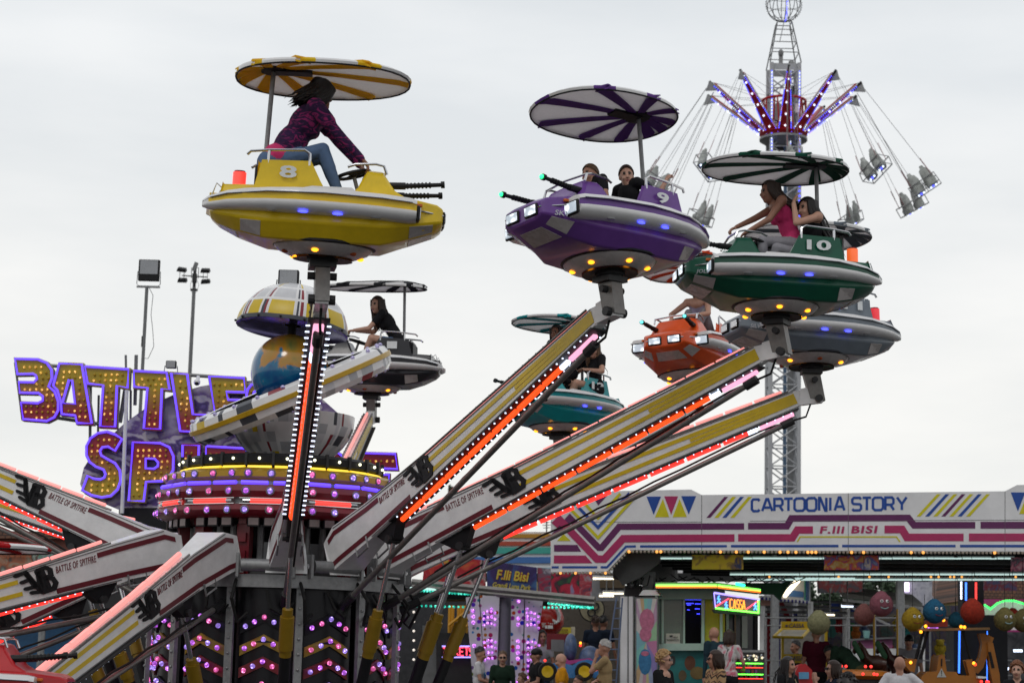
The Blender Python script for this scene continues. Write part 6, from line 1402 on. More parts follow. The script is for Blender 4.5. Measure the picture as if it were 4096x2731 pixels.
b.build('lamp_row', t); b = MB(o); pp(b, [(3975 + 9 * math.cos(q * .5), 2516 + 13 * math.sin(q * .5)) for q in range(13)], 37.5, .02, M_white); O = W(3968, 2521, 37.45); text(b, '13', O, W(3980, 2521, 37.45) - O, W(3968, 2508, 37.45) - O, M_red, .005, 0, .02); b.build('number_plate', t)
# ------------------------------------------------------------------ plush balls
def plush(px, py, r_, Y, col, face, label):
    col = tuple(q * .62 for q in col); MB.RS = 1; c = W(px, py, Y); k = Y * 1.25 / FPX; t = thing('plush_ball', label, 'plush ball', c, 'round plush balls hanging on strings')
    m = mat('plush_%.2f_%.2f_%.2f' % col, col, .95, var=.35, scale=25, bump=.8); b = MB(); b.ball((0, 0, 0), r_ * k, m, 28, 18)
    rnd = random.Random(px)
    for i in range(len(b.v)):
        v = b.v[i]; d = v.normalized(); f = 1 + rnd.uniform(-.02, .03) + (.16 * max(0, d.z - .85) / .15); b.v[i] = v * f
    for i in range(700):
        d = V((rnd.gauss(0, 1), rnd.gauss(0, 1), rnd.gauss(0, 1))).normalized(); u = d.orthogonal().normalized(); u.rotate(Mx.Rotation(rnd.uniform(0, 6.28), 3, d)); p = d * r_ * k * .98; e = (d + u * rnd.uniform(-.6, .6)) * r_ * k * .09
        b.add([p - u * .004, p + u * .004, p + e], [(0, 1, 2)], m)
    b.build('ball', t, ang=80)
    b = MB(); zt_ = bp(px, 2225, -.6).z - c.z; b.cyl((0, 0, r_ * k), (0, 0, max(.3, zt_)), .004, M_black, 4); b.build('string', t)
    if face:
        b = MB(); R_ = r_ * k; fd = V((face * .12, -1, 0)).normalized(); sx = V((0, 0, 1)).cross(fd)
        sx = V((-fd.y, fd.x, 0))
        for s in (-1, 1):
            d = (fd + sx * .26 * s + V((0, 0, .28))).normalized(); b.ball(d * R_ * 1.0, R_ * .15, M_white, 10, 8); b.ball(d * R_ * 1.12 + sx * .0, R_ * .075, M_black, 8, 6)
            if abs(face) > 1.5: b.tube([(fd + sx * s * (.12 + .12 * j) + V((0, 0, .46 + .04 * j))).normalized() * R_ * 1.03 for j in range(4)], R_ * .02, M_black, 5)
        b.tube([(fd + sx * (-.36 + .09 * j) + V((0, 0, -.24 - .13 * (1 - ((j - 4) / 4) ** 2)))).normalized() * R_ * 1.03 for j in range(9)], R_ * (.03 if abs(face) > 1.5 else .055), mat('mouth_red', (.2, .01, .01), .6) if abs(face) > 1.5 else mat('teeth_aqua', (.22, .33, .32), .6), 6)
        b.build('face', t)
for a in ((3275, 2491, 45, 26.3, (.34, .33, .17), 0, 'cream plush ball, leftmost of the row, before the burgundy shirt man'), (3456, 2459, 40, 26.6, (.33, .12, .11), 0, 'dull pink plush ball without a face'), (3525, 2417, 46, 26.2, (.36, .11, .15), 1, 'pink plush ball with white eyes and a wide grin'),
          (3651, 2477, 43, 26.1, (.50, .32, .01), 2, 'yellow plush ball with lashes and a red smile'), (3738, 2446, 45, 26.1, (.01, .15, .30), 2, 'blue plush ball with lashes and a red smile'), (3824, 2480, 30, 27.0, (.01, .13, .22), 0, 'small blue plush ball partly behind the orange red one'),
          (3890, 2446, 47, 26.0, (.50, .035, .01), 0, 'bright orange red plush ball without a face'), (4020, 2478, 43, 26.0, (.24, .20, .06), 1, 'olive plush ball with big eyes and a grin of teeth'), (4052, 2462, 28, 26.8, (.45, .03, .01), 0, 'red plush ball half hidden between two olive ones'), (4094, 2483, 43, 26.2, (.20, .16, .05), 1, 'olive plush ball cut by the right picture edge')):
    plush(*a)
MB.RS = 1.25
# ------------------------------------------------------------------ orange digger ride
DY = 26.4; o = W(3780, 2700, DY); o.z = 0; t = thing('digger_ride', 'orange toy digger ride with warning triangle and raised arm', 'toy digger', o)
M_dg = mat('digger_orange', (.34, .12, .006), .4, var=.15)
def c4(x, y): return (3546 + x / 3.638, 2300 + y / 3.638)
b = MB(o); pp(b, [c4(*q) for q in ((520, 1480), (590, 1410), (740, 1405), (770, 1180), (800, 1155), (840, 1175), (870, 1405), (1010, 1410), (1040, 1460), (1350, 1470), (1420, 1600), (500, 1600))], DY, .6, M_dg)
pp(b, [c4(*q) for q in ((260, 1270), (330, 1215), (435, 1225), (400, 1400), (330, 1370))], DY + .1, .3, M_dg); pp(b, [c4(*q) for q in ((1160, 1240), (1240, 1225), (1300, 1470), (1220, 1470))], DY + .1, .2, M_dg); b.box(V((o.x, o.y + .45, .55)), (1.6, .7, .88), M_dg); b.build('body', t, bevel=.01)
b = MB(o); pp(b, [c4(*q) for q in ((1360, 850), (1430, 850), (1555, 910), (1530, 980), (1480, 1120), (1400, 1340), (1330, 1420), (1260, 1380), (1370, 1180), (1400, 1000))], DY + .2, .18, M_dg); pp(b, [c4(*q) for q in ((1480, 980), (1545, 985), (1640, 1440), (1650, 1600), (1560, 1600), (1500, 1300))], DY + .15, .14, M_dg); b.build('boom', t, bevel=.008)
b = MB(o); pp(b, [c4(*q) for q in ((1480, 1110), (1520, 1110), (1575, 1345), (1530, 1350))], DY + .14, .01, M_black); b.build('name_plate', t, smooth=False)
b = MB(o); pp(b, [c4(*q) for q in ((800, 1350), (872, 1480), (732, 1480))], DY - .01, .01, mat('triangle_white', (.45, .45, .42), .4)); pp(b, [c4(*q) for q in ((796, 1380), (808, 1380), (804, 1440), (800, 1440))], DY - .02, .01, M_black); pp(b, [c4(*q) for q in ((798, 1448), (808, 1448), (808, 1458), (798, 1458))], DY - .02, .01, M_black); pp(b, [c4(*q) for q in ((795, 1210), (815, 1210), (812, 1320), (792, 1320))], DY - .012, .01, M_black); b.build('warning_triangle', t, smooth=False)
b = MB(o); M_hb = mat('roof_ochre', (.25, .14, .05), .5); pp(b, [c4(*q) for q in ((430, 775), (1500, 755), (1510, 790), (460, 810))], DY + .05, .7, M_hb); pp(b, [c4(*q) for q in ((590, 650), (890, 650), (890, 745), (590, 745))], DY + .2, .3, mat('roof_box_red', (.25, .02, .01), .5)); b.build('roof', t, smooth=False)
b = MB(o)
for x0, y0, x1, y1 in ((535, 810, 425, 1220), (605, 810, 490, 1220), (1110, 800, 1220, 1230)): b.cyl(W(*c4(x0, y0), DY + .15), W(*c4(x1, y1), DY + .15), .022, M_black, 6)
b.split('post', t)
b = MB(o)
for x, y, m in ((495, 725, E_amber), (570, 738, E_amber), (1085, 745, E_amber), (1135, 752, E_amber), (352, 1265, E_amber), (1270, 1275, E_amber), (1290, 1295, E_ored), (500, 820, E_amber), (830, 650, E_amber), (1380, 1545, E_red), (1460, 1545, E_red), (1480, 1550, E_red)): b.ball(W(*c4(x, y), DY - .05), .022, m, 8, 5)
for i in range(12): b.ball(W(*c4(600 + i * 14, 762), DY - .02), .008, E_viol, 5, 4)
b.split('lamp', t)
b = MB(o); pp(b, [c4(*q) for q in ((1330, 1460), (1450, 1470), (1460, 1500), (1330, 1495))], DY - .1, .2, M_white); b.build('white_box', t, smooth=False)
# lit orange carousel rim + red ride
o = W(3430, 2690, 26.8); o.z = 0; t = thing('small_carousel', 'orange light-studded ring of a small carousel', 'carousel', o)
b = MB(o); q = W(3437, 2700, 26.8); b.lathe([(.42, -.06), (.52, 0), (.50, .07), (.38, .09), (.1, .1)], mat('rim_orange', (.5, .16, .01), .35), 28, cap=True); b.v = [v_ + q for v_ in b.v]; b.build('rim', t)
b = MB(o)
for x, y in ((3365, 2663), (3384, 2663), (3452, 2694), (3462, 2664), (3484, 2664), (3496, 2694), (3508, 2696), (3405, 2700)): b.ball(W(x, y, 26.25), .02, E_red, 6, 5)
b.split('lamp', t); b = MB(o); b.cyl(V((q.x, q.y, 0)), q, .3, M_dgrey, 12); b.build('base', t)
o = W(3215, 2700, 26.5); b = MB(V((o.x, o.y, 0))); P = [W(x, y, 26.5) for x, y in ((3180, 2700), (3195, 2665), (3220, 2656), (3245, 2680), (3250, 2731), (3180, 2731))]; b.prism(P, (0, .4, 0), M_red); b.box((o.x, o.y + .3, .4), (.3, .35, .64), M_red); pp(b, rect(3200, 2690, 3232, 2710), 26.45, .03, mat('screen_blue', (.1, .3, .5), .2)); tag(b.build('coin_ride', bevel=.02), 'red coin ride with a pale blue window below the burgundy shirt man', 'coin ride')
# carousel horses, brown
for px, lb, c in ((3497, 'brown carousel horse with green reflections painted on its mane, left of the grey shirt figure', (.07, .02, .01)), (3590, 'dark maroon carousel horse just behind the shaved man', (.05, .01, .008))):
    o = W(px, 2620, 28); o.z = 0; t = thing('carousel_horse', lb, 'carousel horse', o); Z = W(px, 2620, 28).z; b = MB(); m = mat('horse_%d' % px, c, .35, coat=.4)
    b.tube([(-.28, 0, Z - .18), (-.1, 0, Z - .16), (.12, 0, Z - .15), (.24, 0, Z - .05), (.30, 0, Z + .12), (.36, 0, Z + .2), (.46, 0, Z + .12), (.52, 0, Z + .04)], [.09, .14, .13, .11, .075, .07, .06, .035], m, 12)
    for x, y, k in ((-.25, .06, -.06), (-.22, -.06, .05), (.16, .06, .12), (.14, -.06, -.04)): b.tube([(x, y, Z - .2), (x + k, y, Z - .42), (x + k * .3, y, Z - .62)], [.06, .035, .025], m, 8)
    b.v = [V((v.x * -.62, v.x * .45 + v.y * .8, Z + (v.z - Z) * .85)) for v in b.v]; b.build('body', t); b = MB(); b.cyl((0, 0, Z - .9), (0, 0, Z + .8), .015, M_gold, 8); b.build('pole', t); b = MB()
    for i in range(7): b.ball((-.22 - .02 * i, 0, Z - .02 + .035 * i), (.04, .03, .05), mat('mane_green_reflection', (.02, .10, .04), .6), 8, 5)  # green reflection is painted into the mane colour
    b.build('mane', t)

rnd = random.Random(5)
names = [('stuffed_toy', 'toy'), ('paper_lantern', 'lantern')]
CC = [('red', (.3, .015, .02)), ('blue', (.02, .06, .25)), ('yellow', (.35, .25, .01)), ('green', (.02, .14, .04)), ('pink', (.33, .06, .16)), ('white', (.35, .34, .33)), ('orange', (.35, .1, .01)), ('teal', (.01, .16, .16))]
for i in range(26):
    px = 3230 + i * 33 + rnd.uniform(-8, 8); py = rnd.choice((2500, 2530, 2590, 2625)) + rnd.uniform(-8, 8); cn, cc_ = CC[rnd.randrange(8)]; r_ = rnd.uniform(.07, .12); Yd = 39.6 + rnd.uniform(-.5, .5)
    c = W(px, py, Yd); b = MB(c); m = mat('toy_' + cn, cc_, .9, var=.4, scale=20); b.ball(c, (r_, r_ * .8, r_ * 1.1), m, 12, 8); b.ball(c + V((0, -.02, r_ * 1.5)), r_ * .75, m, 12, 8)
    for s_ in (-1, 1): b.ball(c + V((s_ * r_ * .65, -.02, r_ * 2.1)), r_ * .3, m, 8, 6); b.ball(c + V((s_ * r_ * 1.0, -.03, r_ * .35)), (r_ * .35, r_ * .3, r_ * .6), m, 8, 6); b.ball(c + V((s_ * r_ * .6, -.05, -r_ * 1.2)), (r_ * .4, r_ * .45, r_ * .35), m, 8, 6)
    b.cyl(c + V((0, 0, r_ * 2)), c + V((0, 0, r_ * 2 + .5)), .006, M_black, 4)
    b.build('soft_toy'); bpy.data.objects[-1] if False else None
    o_ = COL.objects[-1]; tag(o_, 'small %s soft toy hanging at the rear of the prize stall' % cn, 'soft toy', 'small soft toys hanging at the rear, %s' % cn)
for i in range(9):
    x = 3060 + i * 110; o = W(x, 2520, 34); b = MB(V((o.x, o.y, 0))); q = W(x, 2470, 34); b.cyl(V((q.x, q.y, .15)), q, .02, M_gal, 6); q2 = W(x + 108, 2470, 34)
    for yy in (2470, 2500, 2640, 2700): b.cyl(W(x, yy, 34), W(x + 108, yy, 34), .011, M_gal, 5)
    tag(b.build('guard_rail'), 'thin steel guard rail section behind the prize balls', 'guard rail', 'steel guard rail sections behind the prize balls')
MB.RS = 1.0
W = W0
# ================================================================== PEOPLE
def ik(a, t, l1, l2, pole):
    a, t, pole = V(a), V(t), V(pole); d = t - a; L_ = min(d.length, (l1 + l2) * .999); dn = d.normalized(); t = a + dn * L_
    x = (l1 * l1 - l2 * l2 + L_ * L_) / (2 * L_); h = math.sqrt(max(0, l1 * l1 - x * x)); p = (pole - dn * pole.dot(dn))
    p = p.normalized() if p.length > 1e-5 else dn.orthogonal(); return a + dn * x + p * h, t
class Body:
    def __init__(s): s.p = []
    def cap(s, a, b, r0, r1, m): s.p.append(('c', V(a), V(b), r0, r1, m))
    def ell(s, c, r, rot, m): s.p.append(('e', V(c), V(r), rot, None, m))
def frame(fwd, up):
    f = V(fwd).normalized(); u = V(up); s = u.cross(f).normalized(); u = f.cross(s).normalized()
    return Mx(((f.x, s.x, u.x), (f.y, s.y, u.y), (f.z, s.z, u.z)))          # columns: forward, left, up
def hand(B, wr, dirv, palmn, s, m, curl=.5, side=1, k=1.0):
    d = V(dirv).normalized(); pn = V(palmn); pn = (pn - d * pn.dot(d)).normalized(); sd = pn.cross(d).normalized() * side
    B.ell(wr + d * .048 * k, (.045 * k, .036 * k, .016 * k), frame(d, pn), m)
    for i, (o, L_) in enumerate(((-.027, .060), (-.009, .070), (.009, .066), (.026, .052))):
        b0 = wr + d * .080 * k + sd * o * k; c = curl
        d1 = (d * math.cos(c * .6) - pn * math.sin(c * .6)); d2 = (d * math.cos(c * 1.5) - pn * math.sin(c * 1.5))
        p1 = b0 + d1 * L_ * .5 * k; B.cap(b0 - d * .01, p1, .0095 * k, .0088 * k, m); B.cap(p1, p1 + d2 * L_ * .5 * k, .0088 * k, .0075 * k, m)
    t0 = wr + d * .025 * k - sd * .030 * k; t1 = t0 + (d * .6 - sd * .7 - pn * .25 * curl).normalized() * .036 * k; B.cap(t0, t1, .0115 * k, .0095 * k, m); B.cap(t1, t1 + (d * .8 - sd * .2 - pn * .4 * curl).normalized() * .026 * k, .0095 * k, .008 * k, m)
def person(label, M, J, C, hair=None, voxel=.0125, scale=1.0, group=None, extras=None):
    """J: pelvis chest head hf(head forward) up? handL handR footL footR; everything local: x forward, y left, z up (1.7 m adult)"""
    sk, sh, tr, so = C['skin'], C['top'], C.get('bottom', C['top']), C.get('shoe', M_black); slv = C.get('sleeve', 'short')
    B = Body(); pel, ch, hd = V(J['pelvis']), V(J['chest']), V(J['head']); hf = V(J.get('hf', (1, 0, 0))).normalized(); bf = V(J.get('bf', (1, 0, 0)))
    up = (ch - pel).normalized(); F = frame(bf - up * bf.dot(up), up); side = V((F[0][1], F[1][1], F[2][1])); fw = V((F[0][0], F[1][0], F[2][0]))
    fem = C.get('fem', False); sw = .165 if not fem else .148
    neck = ch + up * .15
    HF = frame(hf, J.get('hup', (0, 0, 1))); hu = V((HF[0][2], HF[1][2], HF[2][2])); hs = V((HF[0][1], HF[1][1], HF[2][1])); hf = V((HF[0][0], HF[1][0], HF[2][0]))
    g = C.get('girth', 1.0)
    B.ell(ch - up * .01, (.105 * g, .158 * g if not fem else .14 * g, .17), F, sh); B.ell((ch + pel) / 2, (.098 * g, .138 * g if not fem else .118 * g, .19), F, sh); B.ell(pel + up * .03, (.108 * g, .155 * g, .12), F, C.get('hem', sh)); B.ell(pel - up * .03, (.112 * g, .158 * g, .12), F, tr)
    if fem: 
        for s in (-1, 1): B.ell(ch + fw * .085 + side * s * .062 - up * .03, (.05, .058, .055), F, sh)
    B.cap(neck - up * .05, hd - hu * .06 - hf * .015, .060, .052, sk); B.cap(neck - up * .02 + side * .02, ch + up * .13 + side * sw * .8, .05, .045, sk if slv == 'none' else sh) if True else 0; B.cap(neck - up * .02 - side * .02, ch + up * .13 - side * sw * .8, .05, .045, sk if slv == 'none' else sh)
    if C.get('low'): B.ell(ch + up * .10 + fw * .03, (.075, .10, .07), F, sk)
    shl = {}
    for s, nm in ((1, 'L'), (-1, 'R')):
        a = ch + up * .115 + side * s * sw; shl[nm] = a; wr = V(J['hand' + nm]); el, wr = ik(a, wr, .285, .25, J.get('pole' + nm, (-.3, s * .6, -.8)))
        ssk = sk if slv in ('none',) else sh
        B.cap(neck - up * .045 + side * s * .04, a, .055, .060, sk if slv == 'none' else sh); B.cap(a, a.lerp(el, .55), .060 * g if slv != 'none' else .047, .050 * g if slv != 'none' else .042, ssk)
        B.cap(a.lerp(el, .5), el, .046 if slv == 'long' else .041, .042 if slv == 'long' else .036, sh if slv == 'long' else sk); B.cap(el, wr, .042 if slv == 'long' else .037, .032 if slv == 'long' else .025, sh if slv == 'long' else sk)
        hdv = V(J.get('hd' + nm, (wr - el))); pn = V(J.get('pn' + nm, (0, 0, 1))); 
        if abs(hdv.normalized().dot(pn.normalized())) > .95: pn = side * s
        hand(B, wr, hdv, pn, s, sk, J.get('curl' + nm, .5), s)
    for s, nm in ((1, 'L'), (-1, 'R')):
        a = pel - up * .05 + side * s * .085; an = V(J['foot' + nm]); kn, an = ik(a, an, .42, .40, J.get('kp' + nm, (1, s * .15, 0)))
        sb = C.get('shorts'); B.cap(a, a.lerp(kn, .6), .086 * g, .070, tr); B.cap(a.lerp(kn, .6), kn, .066, .056, sk if sb else tr); B.cap(kn, kn.lerp(an, .4), .053, .054, sk if sb else tr); B.cap(kn.lerp(an, .4), an, .052, .038, sk if sb else tr)
        fd = V(J.get('fd', (1, 0, 0))); B.cap(an - fd * .03 - V((0, 0, .03)), an + fd * .14 - V((0, 0, .045)), .042, .036, so)
    # head
    B.ell(hd + hu * .022 - hf * .012, (.098, .078, .102), HF, sk); B.ell(hd - hu * .045 + hf * .022, (.066, .058, .070), HF, sk); B.ell(hd - hu * .088 + hf * .055, (.026, .028, .022), HF, sk)
    B.cap(hd + hf * .084 + hu * .012, hd + hf * .108 - hu * .024, .010, .015, sk); 
    for s in (-1, 1):
        B.ell(hd + hs * s * .078 - hf * .012 - hu * .008, (.018, .010, .030), HF, sk); B.ell(hd + hf * .066 - hu * .028 + hs * s * .034, (.026, .024, .026), HF, sk)
        B.ell(hd + hf * .083 + hs * s * .032 + hu * .017, (.010, .013, .006), HF, C.get('eye', M_eye)); B.cap(hd + hf * .086 + hs * s * .018 + hu * .036, hd + hf * .076 + hs * s * .046 + hu * .034, .006, .005, C.get('brow', M_brow))
    B.ell(hd + hf * .086 - hu * .056, (.010, .020, .007), HF, M_lip)
    # source mesh
    b = MB()
    for q in B.p:
        if q[0] == 'c':
            _, a, c, r0, r1, m = q; b.tube([a, c], [r0, r1], m, 10); b.ball(a, r0, m, 10, 6); b.ball(c, r1, m, 10, 6)
        else: b.ball(q[1], tuple(q[2]), q[5], 14, 10, q[3])
    me = bpy.data.meshes.new('src'); me.from_pydata([tuple(v) for v in b.v], [], b.f); tmp = bpy.data.objects.new('src', me); COL.objects.link(tmp)
    rm = tmp.modifiers.new('r', 'REMESH'); rm.mode = 'VOXEL'; rm.voxel_size = voxel; sm = tmp.modifiers.new('s', 'SMOOTH'); sm.factor = .5; sm.iterations = 2
    dg = bpy.context.evaluated_depsgraph_get(); m2 = bpy.data.meshes.new_from_object(tmp.evaluated_get(dg)); bpy.data.objects.remove(tmp); bpy.data.meshes.remove(me)
    n = len(m2.polygons); cc = np.empty(n * 3); m2.polygons.foreach_get('center', cc); cc = cc.reshape(-1, 3); best = np.full(n, 1e9); idx = np.zeros(n, int); mats = []
    for q in B.p:
        if q[0] == 'c':
            _, a, c, r0, r1, m = q; a = np.array(a); c = np.array(c); ab = c - a; t = np.clip(((cc - a) @ ab) / max(1e-9, ab @ ab), 0, 1); d = np.linalg.norm(cc - a - t[:, None] * ab, axis=1) - (r0 + (r1 - r0) * t)
        else:
            _, c, r, rot, _x, m = q; Rm = np.array(rot); rr = np.array(r); loc = (cc - np.array(c)) @ Rm; l = np.linalg.norm(loc / rr, axis=1); d = (l - 1) * rr.min() * .9
        if m not in mats: mats.append(m)
        if m in (M_eye, M_lip, M_brow): d = d + .0005
        k = d < best; best[k] = d[k]; idx[k] = mats.index(m)
    m2.materials.clear()
    for m in mats: m2.materials.append(m)
    m2.polygons.foreach_set('material_index', idx.astype(np.int32)); m2.polygons.foreach_set('use_smooth', np.ones(n, bool)); m2.name = 'person'; m2.update()
    ob = bpy.data.objects.new('person', m2); COL.objects.link(ob); ob.matrix_world = M @ Mx.Scale(scale, 4); tag(ob, label, 'person', group)
    # hair
    if hair and hair[0] != 'bald':
        kind, hm = hair[0], hair[1]; wind = V(hair[2]) if len(hair) > 2 else V((0, 0, 0)); rnd = random.Random(len(label)); h = MB()
        cap_r = {'short': 1.06, 'curly': 1.15, 'cap': 1.05}.get(kind, 1.09)
        # skull cap
        vs = []; fs = []; N, K = 28, 14
        for i in range(K + 1):
            for j in range(N):
                ph = 2 * math.pi * j / N; lim = .88 + 1.12 * (.5 - .5 * math.cos(ph)) ** .8 if kind not in ('short', 'cap') else .85 + .98 * (.5 - .5 * math.cos(ph)) ** .8
                th = lim * i / K; r_ = cap_r * (1 + rnd.uniform(-.012, .012) * (3 if kind == 'curly' else 1)); vs.append(hd + hu * .028 - hf * .016 + (hf * math.sin(th) * math.cos(ph) * .102 + hs * math.sin(th) * math.sin(ph) * .083 + hu * math.cos(th) * .108) * r_)
        for i in range(K):
            for j in range(N): fs.append((i * N + j, i * N + (j + 1) % N, (i + 1) * N + (j + 1) % N, (i + 1) * N + j))
        h.add(vs, fs, hm)
        def lock(ph, ln, rad, dirn, spread=.02):
            st = hd + hu * .05 - hf * .016 + (hf * math.cos(ph) * .095 + hs * math.sin(ph) * .082) * 1.0
            pts = [st + hu * .04, st - hu * .03]; p = pts[-1]; d = V(dirn)
            stp = ln / 6
            for q in range(6):
                w_ = q / 5; dd = (-hu * (1 - w_ * .5) - V((0, 0, .35)) * w_ + wind * (.25 + w_) - hf * .12 * (1 if math.cos(ph) < .3 else 0) + V((rnd.uniform(-1, 1), rnd.uniform(-1, 1), rnd.uniform(-1, 1))) * spread * 6).normalized(); p = p + dd * stp; pts.append(p)
            h.tube(pts, [rad * .8, rad, rad * 1.05, rad, rad * .9, rad * .7, rad * .45, rad * .12], hm, 6)
        if kind in ('long', 'bob', 'tied'):
            ln = {'long': .42, 'bob': .15, 'tied': .06}[kind] * (hair[3] if len(hair) > 3 else 1)
            for q in range(26 if kind != 'tied' else 0):
                ph = math.pi + (q / 25 - .5) * 2 * 2.05; lock(ph, ln * rnd.uniform(.8, 1.1), .026 if kind == 'long' else .024, (0, 0, -1), .03)
            if kind == 'long':
                for q in range(30): ph = math.pi + rnd.uniform(-1.6, 1.6); lock(ph, ln * rnd.uniform(.9, 1.25), .009, (0, 0, -1), .07)
        if kind == 'tied':
            h.ball(hd - hf * .115 + hu * .03, .036, hm, 10, 8)
            for q in range(8): lock(math.pi + rnd.uniform(-.2, .2), .22, .014, (0, 0, -1), .04)
        if kind == 'curly':
            for q in range(190):
                th = rnd.uniform(0, 1.9); ph = rnd.uniform(0, 6.28)
                if math.cos(ph) > .35 and th > .95: continue
                h.ball(hd + hu * .025 - hf * .016 + (hf * math.sin(th) * math.cos(ph) * .108 + hs * math.sin(th) * math.sin(ph) * .092 + hu * math.cos(th) * .116) * rnd.uniform(1.0, 1.12), rnd.uniform(.014, .022), hm, 6, 4)
        if kind == 'short':
            for q in range(70):
                th = rnd.uniform(0, 1.4); ph = rnd.uniform(0, 6.28)
                if math.cos(ph) > .5 and th > .8: continue
                c = hd + hu * .028 - hf * .016 + (hf * math.sin(th) * math.cos(ph) * .104 + hs * math.sin(th) * math.sin(ph) * .084 + hu * math.cos(th) * .110) * 1.05; h.tube([c, c + (c - hd).normalized() * .014 - hf * .01], [.012, .003], hm, 5)
        ho = h.build('hair', ob, ang=80)
        if kind == 'cap':
            h2 = MB(); h2.ball(hd + hu * .05 - hf * .01, (.108, .088, .085), M_black, 16, 10, HF); h2.prism([hd + hf * .08 + hs * .065 + hu * .05, hd + hf * .165 + hs * .045 + hu * .035, hd + hf * .165 - hs * .045 + hu * .035, hd + hf * .08 - hs * .065 + hu * .05], -hu * .008, M_black); h2.build('cap', ob)
    if C.get('glasses'):
        h = MB()
        for s in (-1, 1): h.box(hd + hf * .098 + hs * s * .033 + hu * .014, (.008, .046, .034 if C['glasses'] == 'sun' else .030), M_black if C['glasses'] == 'sun' else mat('lens_clear', (.2, .2, .22), .05), HF); h.cyl(hd + hf * .095 + hs * s * .056 + hu * .018, hd - hf * .01 + hs * s * .082 + hu * .018, .003, M_black, 5)
        h.cyl(hd + hf * .1 + hs * .06 + hu * .03, hd + hf * .1 - hs * .06 + hu * .03, .003, M_black, 5); h.build('glasses', ob)
    if extras: extras(ob, dict(ch=ch, up=up, fw=fw, side=side, hd=hd, pel=pel))
    return ob
M_eye = mat('eye_dark', (.02, .015, .012), .2); M_brow = mat('brow_dark', (.035, .02, .012), .7); M_lip = mat('lips', (.32, .09, .08), .5)
SK = [mat('skin_a', (.42, .21, .14), .5, var=.08, scale=20), mat('skin_b', (.50, .28, .20), .5, var=.08, scale=20), mat('skin_c', (.30, .14, .09), .5, var=.08, scale=20)]
H_br = mat('hair_brown', (.035, .016, .009), .5, var=.5, scale=60); H_bk = mat('hair_black', (.010, .007, .007), .45, var=.4, scale=60); H_lb = mat('hair_light_brown', (.13, .07, .035), .5, var=.5, scale=60)
H_bl = mat('hair_blonde', (.42, .26, .11), .55, var=.4, scale=40); H_rd = mat('hair_auburn', (.20, .07, .025), .5, var=.4, scale=50); H_wh = mat('hair_white', (.5, .48, .46), .6, var=.3, scale=50)
def cloth(n, c, **k): return mat('cloth_' + n, c, .9, var=k.get('var', .2), scale=k.get('scale', 9), bump=.35, spec=.2)
T_bk = cloth('black', (.012, .012, .014)); T_nv = cloth('navy', (.012, .018, .035)); T_pk = cloth('pink', (.62, .045, .17)); T_wh = cloth('white', (.62, .61, .63)); T_yl = cloth('yellow', (.62, .27, .01)); T_be = cloth('beige', (.40, .28, .14))
T_jn = cloth('denim', (.10, .16, .28)); T_bu = cloth('burgundy', (.075, .006, .018)); T_gr = cloth('darkgreen', (.012, .03, .018)); T_gy = cloth('grey', (.30, .29, .32)); T_ol = cloth('olive', (.06, .06, .025)); T_tl = cloth('tealdark', (.015, .035, .05)); T_lv = cloth('lavender', (.34, .30, .42))
def patt(n, cols, sc, kind='noise', stretch=(1, 1, 1)):
    m = noisy('cloth_' + n, cols, sc, .9, kind); t = m.node_tree
    mpn = t.nodes.new('ShaderNodeMapping'); mpn.inputs['Scale'].default_value = stretch; tcn = [q for q in t.nodes if q.type == 'TEX_COORD'][0]; nn = [q for q in t.nodes if q.type in ('TEX_NOISE', 'TEX_VORONOI')][0]; t.links.new(tcn.outputs['Object'], mpn.inputs[0]); t.links.new(mpn.outputs[0], nn.inputs['Vector']); return m
T_camo = patt('camo_pink', [(.03, .005, .05), (.34, .015, .13), (.03, .005, .06), (.022, .004, .04), (.04, .006, .06), (.36, .02, .15), (.03, .005, .05)], 8, stretch=(1, 1, 2.6))
T_flor = patt('floral', [(.02, .02, .02), (.5, .5, .48), (.55, .5, .5), (.5, .08, .14), (.5, .5, .5)], 6)
# zigzag knit
zg = bpy.data.materials.new('cloth_zigzag'); zg.use_nodes = True; t_ = zg.node_tree; p_ = t_.nodes['Principled BSDF']; p_.inputs['Roughness'].default_value = .9
tc = t_.nodes.new('ShaderNodeTexCoord'); sx = t_.nodes.new('ShaderNodeSeparateXYZ'); pp1 = t_.nodes.new('ShaderNodeMath'); pp1.operation = 'PINGPONG'; pp1.inputs[1].default_value = .05
ad1 = t_.nodes.new('ShaderNodeMath'); ad1.operation = 'ADD'; sc1 = t_.nodes.new('ShaderNodeMath'); sc1.operation = 'FRACT'; ml1 = t_.nodes.new('ShaderNodeMath'); ml1.operation = 'MULTIPLY'; ml1.inputs[1].default_value = 7.5
rr = t_.nodes.new('ShaderNodeValToRGB'); rr.color_ramp.interpolation = 'CONSTANT'; rr.color_ramp.elements[0].color = (.42, .27, .13, 1); rr.color_ramp.elements[1].position = .45; rr.color_ramp.elements[1].color = (.03, .022, .02, 1); e_ = rr.color_ramp.elements.new(.65); e_.color = (.38, .22, .11, 1); e_ = rr.color_ramp.elements.new(.85); e_.color = (.10, .06, .04, 1)
t_.links.new(tc.outputs['Object'], sx.inputs[0]); t_.links.new(sx.outputs[1], pp1.inputs[0]); t_.links.new(pp1.outputs[0], ad1.inputs[0]); t_.links.new(sx.outputs[2], ad1.inputs[1]); t_.links.new(ad1.outputs[0], ml1.inputs[0]); t_.links.new(ml1.outputs[0], sc1.inputs[0]); t_.links.new(sc1.outputs[0], rr.inputs[0]); t_.links.new(rr.outputs[0], p_.inputs['Base Color'])
